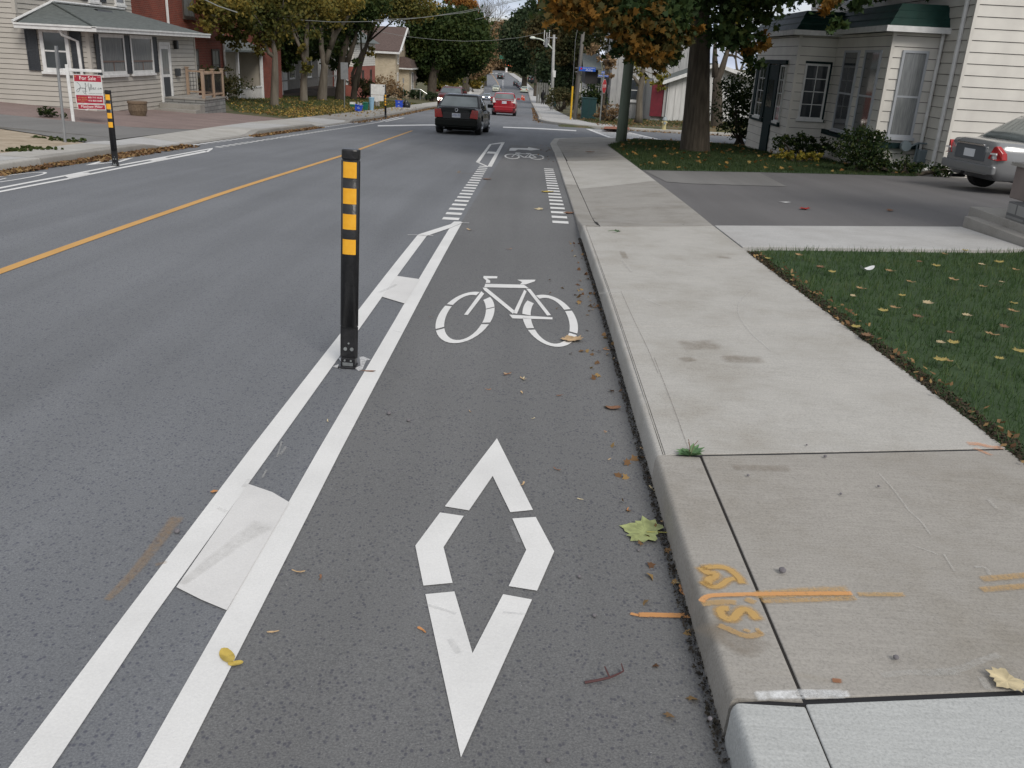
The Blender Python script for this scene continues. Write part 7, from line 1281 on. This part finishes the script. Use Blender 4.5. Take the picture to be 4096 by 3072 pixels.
# silver sedan in the driveway on the right
hd = math.radians(80); hv = Vector((math.sin(hd), math.cos(hd), 0)); rv = Vector((math.cos(hd), -math.sin(hd), 0)); wc = Vector((8.90, 18.15, 0))
cc = wc+rv*.72+hv*1.30; t = car('sedan_car', 'silver grey sedan parked in the driveway with its rear corner facing the street', (cc.x, cc.y, T(cc.x, cc.y)+.02), hd, 'sedan', (.25, .255, .26), 'cars and other vehicles in the street', plate_txt=None, clearance=.27)
yR = -2.2-.004
for ch in list(t.children):
    if ch.name.startswith(('tail_lamp', 'number_plate', 'plate_recess')): bpy.data.objects.remove(ch)
for sx in (-1, 1):
    o = MB().prism([(sx*.54, yR-.014, .665), (sx*.78, yR-.002, .65), (sx*.82, yR+.10, .66), (sx*.80, yR+.08, .78), (sx*.70, yR-.002, .90), (sx*.65, yR-.010, .88)], (0, .10, 0)).build('tail_lamp', m_red_lens, t, local=True, bevel=.012)
    MB().prism([(sx*.60, yR-.022, .745), (sx*.76, yR-.010, .745), (sx*.75, yR-.008, .775), (sx*.61, yR-.020, .775)], (0, .02, 0)).build('clear_strip', m_clear_lens, o, local=True)
MB().box(-.44, .44, yR-.012, yR+.03, .60, .86).build('plate_recess', M('recess grey', (.10, .11, .12), .5), t, local=True, bevel=.01); MB().box(-.155, .155, yR-.022, yR-.010, .65, .79).build('number_plate', m_plate, t, local=True); MB().box(-.40, .40, yR-.030, yR+.01, .865, .895).build('chrome_strip', m_chrome, t, local=True, bevel=.006)
# ================================================================== PERSON
b = G(*z3(1690, 1240), .14); s_ = (b-Vector((0, 0, H))).dot(_f)/F/2.963; hgt = 168*s_; k_ = hgt/1.78
pe = thing('person', 'person in a long black coat and dark trousers walking away on the far pavement', 'person', (b.x, b.y, Z(b.y)+.14))
def skin(name, vs, es, rs, m, par):
    me = bpy.data.meshes.new(name); me.from_pydata(vs, es, []); o = link_mesh(name, me, m, par); sk = o.modifiers.new('skin', 'SKIN'); sv = me.skin_vertices[0].data
    for i, r in enumerate(rs): sv[i].radius = (r, r) if not isinstance(r, tuple) else r
    sv[0].use_root = True; sk.use_smooth_shade = True; s2_ = o.modifiers.new('sub', 'SUBSURF'); s2_.levels = 1; s2_.render_levels = 1; return o
m_coat = M('black coat', (.006, .006, .007), .9); m_skin = M('skin', (.35, .22, .16), .6); m_hair = M('dark hair', (.012, .010, .009), .8)
vs = [(0, 0, .95), (0, 0, 1.15), (0, 0, 1.38), (0, 0, 1.50), (0, .02, 1.60), (0, .03, 1.72), (-.10, .0, .90), (-.11, .10, .50), (-.11, .02, .08), (-.11, .16, .04), (.10, 0, .90), (.11, -.04, .50), (.11, -.26, .12), (.11, -.16, .04), (-.20, 0, 1.42), (-.27, -.03, 1.14), (-.26, .08, .92), (.20, 0, 1.42), (.27, .03, 1.14), (.26, -.05, .92), (-.26, .12, .83), (.26, -.05, .83)]
es = [(0, 1), (1, 2), (2, 3), (3, 4), (4, 5), (0, 6), (6, 7), (7, 8), (8, 9), (0, 10), (10, 11), (11, 12), (12, 13), (2, 14), (14, 15), (15, 16), (2, 17), (17, 18), (18, 19), (16, 20), (19, 21)]
rs = [.15, .15, .17, .06, .095, .085, .10, .065, .05, .04, .10, .065, .05, .04, .07, .05, .038, .07, .05, .038, .03, .03]
o = skin('body', [(x*k_, y*k_, z*k_) for x, y, z in vs], es, [r*k_ for r in rs], m_coat, pe)
mb = MB(); mb.tube([(0, 0, .62*k_), (0, 0, .95*k_), (0, 0, 1.2*k_), (0, 0, 1.40*k_), (0, 0, 1.50*k_)], [.25*k_, .23*k_, .22*k_, .22*k_, .09*k_], 16); c2 = mb.build('coat', m_coat, pe, local=True, smooth=True)
mb = MB(); mb.sphere((0, .0, 1.68*k_), .108*k_, sz=1.1); mb.build('hair', m_hair, pe, local=True, smooth=True)
# hall sign far left by oncoming cars
p = atY(*z3(838, 1080), 155); t = thing('yard_sign', 'small black and white lawn sign between the maroon van and the far driveway', 'sign', gp(p.x, 155)); a, b_ = atY(*z3(818, 1085), 155), atY(*z3(860, 1045), 155)
o = MB().box(a.x, b_.x, 155, 155.08, a.z, b_.z).build('board', m_ink, t); MB().box(a.x, b_.x, 154.95, 155.0, a.z-.6, a.z-.02).build('lower_board', m_wpaint, t); MB().box((a.x+b_.x)/2-.06, (a.x+b_.x)/2+.06, 155, 155.1, T(p.x, 155), a.z).build('stake', m_wpaint, t)
text(o, '321', ((a.x+b_.x)/2, 154.99, (a.z+b_.z)/2), .9, m_wink, width=(b_.x-a.x)*.6, ext=.005)
# ================================================================== GRASS, LEAF LITTER, LOOSE LEAVES
R2 = np.random.RandomState(5)
def zarr(xy, f): return np.array([f(x, y) for x, y in xy])
ZR = np.array(RZ); YR = np.array(ROWS)
def inpoly(x, y, poly):
    c_ = np.zeros(len(x), bool); n = len(poly); j = n-1
    for i in range(n):
        xi, yi = poly[i]; xj, yj = poly[j]
        c_ ^= ((yi > y) != (yj > y)) & (x < (xj-xi)*(y-yi)/(yj-yi+1e-9)+xi); j = i
    return c_
def scatter(poly, n):
    xs = [p[0] for p in poly]; ys = [p[1] for p in poly]; X = R2.uniform(min(xs), max(xs), n*3); Y = R2.uniform(min(ys), max(ys), n*3); k_ = inpoly(X, Y, poly); return X[k_][:n], Y[k_][:n]
def blades(name, poly, n, h, wd, dz, m, lean=.5):
    X, Y = scatter(poly, n); n = len(X); z0_ = np.interp(Y, YR, ZR)+dz; hh_ = h*R2.uniform(.5, 1.25, n); a = R2.uniform(0, 6.283, n); l = R2.uniform(0, lean, n)*hh_; la = R2.uniform(0, 6.283, n)
    V_ = np.zeros((n, 3, 3)); V_[:, 0] = np.stack([X-np.cos(a)*wd, Y-np.sin(a)*wd, z0_], 1); V_[:, 1] = np.stack([X+np.cos(a)*wd, Y+np.sin(a)*wd, z0_], 1); V_[:, 2] = np.stack([X+np.cos(la)*l, Y+np.sin(la)*l, z0_+hh_], 1)
    return tag(npmesh(name, V_.reshape(-1, 3), 3, m), kind='stuff')
k = Nd('lawn soil', 1); c = k.ramp(k.noise(5, 6, .7), (.35, (.024, .048, .016)), (.6, (.038, .072, .024)), (.75, (.07, .06, .03))); k.bump(k.noise(60, 3), .6, .02); m_lawn = k.done(c)
near_lawn = [(2.32, -4), (9.5, -4), (9.5, 7.0), (5.45, 7.2), (5.45, 9.62), (4.9, 9.38), (XB+.3, 8.78), (XB+.01, 8.62)]+[(XBf(y)+.015, y) for y in (7.6, 6.4, 5.3, 4, 2)]
tag(sheet('near_lawn', near_lawn, .112, m_lawn), kind='structure')
o = blades('lawn_grass', near_lawn, 90000, .065, .0035, .11, m_grass, .8); tag(o, 'short dark green mown grass of the near right lawn', 'grass')
back = [(2.07, drv[0][1]-1.4)]+drv+[(9.3, 21.55), (9.3, 22.4), (8.2, 22.4), (8.2, 26.4), (7.1, 26.5), (7.1, 31.4), (9, 33.2), (3.5, 33.1), (2.80, 30.3), (2.10, 27.5)]
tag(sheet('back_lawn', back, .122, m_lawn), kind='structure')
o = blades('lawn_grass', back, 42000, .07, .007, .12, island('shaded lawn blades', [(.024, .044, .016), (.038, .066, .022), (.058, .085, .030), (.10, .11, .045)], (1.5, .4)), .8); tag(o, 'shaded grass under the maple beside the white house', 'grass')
def litter(name, polys, n, size, dzf, m, label, shape='leaf', flat=.35, cat='leaves', lift=.012):
    P = []
    for poly, k_ in polys:
        X, Y = scatter(poly, int(n*k_)); z = np.array([dzf(x, y) for x, y in zip(X, Y)])+R2.uniform(.004, lift, len(X)); P.append(np.stack([X, Y, z], 1))
    P = np.concatenate(P); V_, kk = leaves(P, size, shape, R2, flat=flat); return tag(npmesh(name, V_, kk, m), label, cat, kind='stuff')
def strip(path, w0, w1): return [(x+w0(y) if callable(w0) else x+w0, y) for x, y in path]+[(x+w1(y) if callable(w1) else x+w1, y) for x, y in path[::-1]]
lk = [(XL(y), y) for y in (9, 12, 15, 17.5)]; lk2 = [(XL(y), y) for y in (24, 26, 29, 31.5)]; lk3 = [(XL(y), y) for y in (37, 42, 48, 56, 66, 80)]
litter('gutter_leaves', [(strip(lk, .0, .24), 1.0), (strip([(XL(y), y) for y in (14.8, 16, 17.6, 19.4)], .0, .42), .35), (strip(lk2, 0, .30), .45), (strip(lk3, 0, .5), 1.0)], 2200, .075, lambda x, y: Z(y)+.004, m_leafmix, 'drift of brown leaves along the left gutter', 'maple', .5, lift=.035)
ga = [(XL(y)-.4, y) for y in (48, 60, 76)]
litter('lawn_leaves', [([(-10.2, 36.3), (-10.3, 60), (-11.6, 88), (-17, 88), (-18, 60), (-16.8, 48), (-12.6, 37)], 1.), ([(-9.9, 36.4), (-10.3, 58), (-12.5, 58), (-12.3, 37)], .5), ([(-7.9, 40), (-9.8, 40), (-10.2, 66), (-8.8, 66)], .12)], 2500, .11, lambda x, y: T(x, y)+.01, m_leafy, 'yellow and brown leaves covering the grass under the left trees', 'maple', .5, lift=.05)
o = blades('verge_grass', [(-9.95, 36.4), (-10.3, 60), (-11.6, 90), (-20, 90), (-20, 60), (-16.8, 48), (-12.6, 37)], 26000, .09, .016, .13, m_grass_far); tag(o, 'rough grass under the left row of trees', 'grass')
Pm = np.array(o.data.vertices[0].co)
co = np.zeros(len(o.data.vertices)*3, np.float32); o.data.vertices.foreach_get('co', co); co = co.reshape(-1, 3)
tl = np.array([-XL(0)]); xl_ = np.interp(co[:, 1], [a for a, b in XLp], [b for a, b in XLp]); tt = xl_-co[:, 0]; co[:, 2] += .045*np.clip(tt-2.2, 0, 14)+.03*np.clip(tt-16, 0, 50)-.03; o.data.vertices.foreach_set('co', co.ravel()); o.data.update()
litter('lawn_leaves', [(back, 1.)], 230, .10, lambda x, y: Z(y)+.16, island('orange lawn leaves', [(.20, .09, .03), (.36, .20, .05), (.26, .18, .06), (.12, .06, .025)], None, .8, .2), 'orange and brown leaves lying on the shaded lawn', 'maple', .6, lift=.05)
litter('far_leaves', [([(3, 46.5), (20, 46.5), (20, 58), (3, 58)], 1.), ([(2.2, 57), (3.5, 57), (3.2, 80), (1.7, 80)], .25), ([(x_, y_) for x_, y_ in ((.25, 50.5), (-.13, 54), (-.1, 57), (-.46, 84), (-.84, 109), (-1.15, 109), (-.75, 84), (-.45, 57), (-.45, 53), (0, 50))], .35), ([(3, 45.0), (20, 45.2), (20, 45.7), (3, 45.6)], .25)], 1500, .11, lambda x, y: (T(x, y) if (x > 2.5 and y > 46) else Z(y))+.015, m_leafmix, 'scattered leaves on the far corner lawn and gutter', 'maple', .5, lift=.05)
o = blades('far_corner_grass', [(4.6, 48.8), (7, 47.9), (40, 47.9), (40, 62), (3, 62), (2.6, 54)], 22000, .10, .014, .12, m_grass_far); tag(o, 'rough green grass on the far corner lawn', 'grass')
co = np.zeros(len(o.data.vertices)*3, np.float32); o.data.vertices.foreach_get('co', co); co = co.reshape(-1, 3); co[:, 2] += .035*np.clip(co[:, 0]-np.interp(co[:, 1], [a for a, b in XRp], [b for a, b in XRp])-2.5, 0, 30)-.03; o.data.vertices.foreach_set('co', co.ravel()); o.data.update()
# debris along the near kerb
litter('kerb_debris', [(strip([(XR(y), y) for y in (1.6, 2.4, 3, 4, 5, 6.2, 7.5, 9.3)], -.16, -.005), .8), (strip([(XR(y), y) for y in (4.8, 5.4)], -.30, 0), .12), (strip([(XR(y), y) for y in (6.3, 6.9, 7.4)], -.40, 0), .25), (strip([(XR(y), y) for y in (20, 23, 26, 28)], -.5, 0), .45)], 80, .034, lambda x, y: Z(y)+.002, m_leafmix, 'small brown leaf scraps and seeds caught along the near kerb', 'maple', .6, lift=.015)
litter('kerb_grit', [(strip([(XR(y), y) for y in (1.2, 2.4, 4, 6, 9.5)], -.035, .004), 1.)], 4200, .012, lambda x, y: Z(y)+.001, island('dark grit', [(.02, .018, .015), (.07, .06, .05), (.035, .03, .02)], None, .9, 0), 'dark grit line at the foot of the near kerb', 'leaf', .8, 'grit', lift=.010)
litter('edge_debris', [([(XBf(y)-.03, y) for y in (2.5, 4, 5.3, 6.4, 7.6, 8.4)]+[(XBf(y)+.18, y) for y in (8.4, 7.6, 6.4, 5.3, 4, 2.5)], 1.)], 200, .035, lambda x, y: Z(y)+.14, m_leafmix, 'dry leaf scraps along the lawn edge of the near pavement', 'leaf', .7, lift=.02)
litter('edge_soil', [([(XBf(y)-.012, y) for y in (2.5, 4, 5.3, 6.4, 7.6, 8.5)]+[(XBf(y)+.10, y) for y in (8.5, 7.6, 6.4, 5.3, 4, 2.5)], 1.)], 5000, .018, lambda x, y: Z(y)+.125, island('dark soil crumbs', [(.03, .022, .015), (.07, .055, .035)], None, .9, 0), 'dark soil crumbs between pavement and lawn', 'leaf', .9, 'soil', lift=.018)
# countable leaves
MAPLE = [(0, -.30), (.08, -.26), (.24, -.36), (.36, -.30), (.36, -.18), (.52, -.10), (.42, .00), (.54, .20), (.38, .18), (.34, .30), (.22, .26), (.18, .38), (.08, .42), (0, .56), (-.10, .42), (-.20, .38), (-.22, .26), (-.38, .30), (-.38, .18), (-.52, .16), (-.42, .00), (-.50, -.12), (-.36, -.18), (-.34, -.32), (-.22, -.34), (-.08, -.26)]
OVAL = [(.5*math.sin(a*math.pi/7), .27*math.cos(a*math.pi/7)) for a in range(14)]
SEED = [(-.5, .02), (-.42, .14), (-.2, .16), (.1, .12), (.42, -.02), (.5, -.10), (.42, -.16), (.2, -.06), (-.1, -.02), (-.4, -.08)]
def loose(name, label, cat, P, size, rot, m, shp, group=None, curl=.10, stem=0, seed=1):
    rnd = random.Random(seed); t = None; vs = []
    for x, y in shp: r_ = math.hypot(x, y); vs.append((x*size, y*size, .004+curl*size*(r_*r_)*1.6+rnd.uniform(0, .04)*size))
    vs.append((0, -.02*size, .003)); n = len(shp)
    mb = MB(); mb.add(vs, [(i, (i+1) % n, n) for i in range(n)]); o = mb.build(name, m, smooth=False); o.location = P; o.rotation_euler = (rnd.uniform(-.06, .06), rnd.uniform(-.06, .06), rot)
    if stem:
        s_ = MB().tube([(0, -.05*size, .006), (stem*.15*size, -.7*size, .012), (stem*.5*size, -1.05*size, .004)], .0016, 5).build('stalk', M('leaf stalk', (.45, .42, .12), .6), o, local=True)
    return tag(o, label, cat, group)
def lm(c): return M('leaf blade', c, .75, tuple(min(1, x*.6) for x in c), 25, 3, .4, .7)
l_tan = lm((.52, .36, .20)); l_brn = lm((.22, .11, .06)); l_or = lm((.48, .22, .08)); l_yel = lm((.52, .38, .08)); l_pale = lm((.62, .52, .32)); l_grn = lm((.34, .38, .16)); l_red = lm((.40, .02, .01)); l_dg = lm((.07, .13, .05))
g_yel = lm((.34, .27, .08)); g_tan = lm((.34, .22, .10)); g_brn = lm((.18, .10, .05)); g_pal = lm((.42, .34, .20))
def on(f, x, y, dz=0.): p = G(*f(x, y), dz); return Vector((p.x, p.y, p.z+.0015))
loose('maple_leaf', 'large green maple leaf with browned edge and yellow stalk lying by the kerb', 'leaf', on(zf(2300, 1700, 2.074), 575, 895), .185, 1.2, l_grn, MAPLE, stem=1, curl=.06)
loose('yellow_leaf', 'yellow oval leaf lying on the edge of the near white stripe', 'leaf', on(zf(0, 2472, 2.212), 2010, 350), .075, -.9, l_yel, OVAL); loose('yellow_leaf', 'smaller folded yellow leaf touching the oval one on the white stripe', 'leaf', on(zf(0, 2472, 2.212), 2085, 415), .045, .3, l_yel, OVAL)
loose('fallen_leaf', 'tan maple leaf lying on the rear wheel of the painted bicycle', 'leaf', on(zp, 1805, 1333), .15, .4, l_tan, MAPLE, curl=.2)
loose('fallen_leaf', 'pale dry leaf on the pavement near the dark joint at the lower right', 'leaf', on(ze, 1612, 1318, .135), .10, 2.2, l_pale, MAPLE, curl=.12)
loose('fallen_leaf', 'brown curled leaf near the kerb beside the middle of the cycle lane', 'leaf', on(zd, 945, 235), .085, .2, l_brn, OVAL, curl=.3)
loose('fallen_leaf', 'small orange leaf at the upper end of the big hatch block', 'leaf', on(zs, 905, 497), .03, .5, l_or, MAPLE); loose('fallen_leaf', 'rust coloured scrap of leaf just left of the diamond tip', 'leaf', on(zd, 187, 1117), .042, -.6, l_or, SEED)
loose('fallen_leaf', 'dark red leaf lying in the cycle lane beside the left dashes', 'leaf', on(zb, 858, 537), .16, .4, l_brn, MAPLE); loose('fallen_leaf', 'pale leaf lying in the middle of the lane before the right dashes', 'leaf', on(zb, 1372, 832), .14, 1.4, l_pale, MAPLE)
loose('fallen_leaf', 'yellow leaf lying across the right dashed line', 'leaf', on(zb, 1450, 662), .20, .1, l_yel, MAPLE); loose('fallen_leaf', 'brown leaf between the dashes and the lowered kerb', 'leaf', on(zb, 1668, 870), .17, .5, l_brn, MAPLE)
loose('fallen_leaf', 'dark green leaf on the pale pavement slab past the lowered kerb', 'leaf', on(zb, 2105, 1057, .12), .16, 1, l_dg, MAPLE); loose('fallen_leaf', 'brown leaf with a long stalk on the joint of the sloping pavement', 'leaf', on(zb, 1965, 998, .08), .15, 2, l_or, MAPLE, stem=1)
loose('fallen_leaf', 'bright red leaf on the dark driveway', 'leaf', on(zf(2100, 500, 1.108), 1240, 375, .12), .16, .4, l_red, MAPLE, curl=.25); loose('fallen_leaf', 'brown leaf on the driveway near the porch steps', 'leaf', on(zf(2100, 500, 1.108), 1618, 382, .12), .13, 1.4, l_brn, MAPLE, curl=.25)
loose('paper_scrap', 'flat white paper scrap on the dark driveway', 'litter', on(zf(2100, 500, 1.108), 1150, 345, .12), .14, .1, m_wpaint, [(-.7, -.08), (-.3, .10), (.5, .12), (.7, -.04), (.1, -.12)])
loose('paper_scrap', 'crumpled white tissue on the near lawn', 'litter', on(zf(2100, 500, 1.108), 1512, 650, .16), .15, .4, m_wpaint, OVAL, curl=.8)
loose('fallen_leaf', 'brown leaf on the back pavement slab near the corner', 'leaf', on(zb, 1870, 268, .1), .26, .4, l_brn, MAPLE)
loose('fallen_leaf', 'straw coloured twig end lying on the near stripe by the post base', 'leaf', on(zf(1000, 1300, 2.7657), 1310, 522), .09, .05, l_brn, [(-.6, -.03), (.3, .08), (.5, .0), (.3, -.08)])
seeds = [(zd, 525, 98, .045), (zd, 590, 118, .05), (zd, 449, 160, .035), (zd, 583, 173, .04), (zd, 733, 184, .045), (zd, 377, 247, .025), (zd, 627, 275, .025), (zd, 914, 327, .02), (zd, 930, 438, .028), (zd, 722, 478, .040), (zd, 585, 537, .04), (zd, 815, 597, .03), (zd, 1003, 638, .032), (zs, 1260, 836, .05), (zs, 1352, 862, .035), (zs, 1153, 1092, .04), (zs, 1384, 198, .03),
         (zp, 1385, 728, .07), (zp, 1124, 600, .10), (zp, 1375, 1560, .06), (zp, 1482, 1590, .055), (zp, 1818, 775, .05), (zp, 2035, 1397, .05), (zp, 2080, 1458, .04), (zp, 868, 1178, .03), (ze, 308, 885, .035), (ze, 312, 930, .045), (ze, 325, 965, .07), (ze, 20, 330, .02), (ze, 290, 795, .04), (ze, 255, 685, .05), (ze, 215, 560, .07), (ze, 205, 510, .04), (ze, 175, 400, .05)]
for i, (f_, x, y, s_) in enumerate(seeds): loose('maple_seed', 'small dry maple seed or leaf scrap lying on the asphalt', 'seed', on(f_, x, y), s_*1.0, i*1.7, (l_tan, l_pale, l_or, l_tan, l_brn)[i % 5], SEED, 'dry maple seeds scattered over the cycle lane', curl=.25, seed=i)
lwn = [(1040, 545), (1075, 595), (1215, 580), (1260, 598), (1305, 635), (1360, 655), (1425, 700), (1490, 730), (1450, 762), (1545, 800), (1585, 828), (1620, 652), (1665, 625), (1745, 610), (1820, 628), (1788, 695), (1860, 575), (2020, 622), (2040, 765), (2100, 612), (2030, 720), (1930, 635), (1735, 855), (1670, 760), (1660, 805), (1640, 815), (1780, 795), (1850, 805), (2165, 795), (2165, 830), (1680, 908), (1880, 925), (1895, 970), (2055, 915), (2070, 935), (1838, 970), (1815, 1018), (1840, 1048), (1875, 1050), (2025, 955), (2120, 900), (2190, 1010), (2160, 650), (2175, 645), (1955, 850), (1990, 1060), (2100, 1040), (1710, 700), (1590, 745), (1510, 940), (1465, 900), (1745, 1035), (1900, 690), (2110, 700), (1670, 565), (1950, 560)]
for i, (x, y) in enumerate(q for n9, q in enumerate(lwn) if n9 % 3): p = on(zf(2100, 500, 1.108), x, y, .150); loose('lawn_leaf', 'pale yellow or brown maple leaf resting on the near lawn grass', 'leaf', p, (.060+.035*((i*7) % 5)/4), i*2.1, (g_yel, g_tan, g_brn, g_yel, g_tan, g_pal)[i % 6], MAPLE, 'maple leaves resting on the near lawn', curl=.35, seed=i)
peb = [(ze, 722, 884, .013), (ze, 893, 427, .008), (ze, 587, 502, .006), (ze, 955, 575, .006), (ze, 1105, 545, .006), (ze, 1173, 1228, .009), (ze, 820, 380, .005), (ze, 152, 800, .006), (ze, 435, 1470, .007), (zd, 810, 905, .008), (zd, 870, 1060, .008), (zd, 133, 285, .010), (zd, 688, 1635, .007), (zs, 748, 668, .012), (zs, 1642, 168, .012)]
m_peb = M('grey pebble', (.12, .11, .12), .8, (.2, .19, .2), 40)
for i, (f_, x, y, r_) in enumerate(peb): mb = MB(); mb.sphere((0, 0, r_*.7), r_, 8, 5, .75); o = mb.build('pebble', m_peb, smooth=True); o.location = on(f_, x, y, .134 if f_ is ze and x > 400 else 0); tag(o, 'small grey pebble on the ground', 'pebble', 'pebbles on lane and pavement')
# twig and weed
pts = [on(zd, *p)+Vector((0, 0, z_)) for p, z_ in (((832, 1326), .004), (880, 1322) and ((880, 1324), .010), ((930, 1315), .012), ((965, 1300), .012), ((985, 1287), .010))]
mb = MB(); mb.tube(pts, [.0042, .004, .0036, .003, .0022], 6); mb.tube([pts[2], on(zd, 908, 1290)+Vector((0, 0, .03))], [.003, .002], 5); mb.tube([pts[4], on(zd, 974, 1272)+Vector((0, 0, .025))], [.0026, .0015], 5)
tag(mb.build('twig', M('reddish bark', (.08, .03, .03), .7)), 'thin curved reddish brown twig lying on the lower right of the cycle lane', 'twig')
wp = G(*zf(2300, 1700, 2.074)(955, 245), .135); t = thing('weed', 'small green weed growing in the dark pavement joint', 'weed', (wp.x, wp.y, wp.z-.01)); mb = MB(); rnd = random.Random(4)
for i in range(15):
    a = i*2.4; L_ = .045+.03*rnd.random(); e_ = Vector((math.cos(a)*L_, math.sin(a)*L_*.8, .018+.03*rnd.random())); s_ = Vector((-math.sin(a), math.cos(a), 0))*.013; m0 = e_*.55+Vector((0, 0, .008)); mb.add([(0, 0, .004), m0-s_, e_, m0+s_], [(0, 1, 2, 3)])
mb.build('rosette', M('weed green', (.07, .15, .06), .6, (.12, .22, .09), 30), t, local=True); mb = MB()
for a in (.4, 2.0, 4.1): mb.tube([(0, 0, 0), (math.cos(a)*.012, math.sin(a)*.012, .05), (math.cos(a)*.03, math.sin(a)*.02, .075)], .0015, 4)
mb.build('stalks', M('weed stalk', (.20, .12, .08), .8), t, local=True)
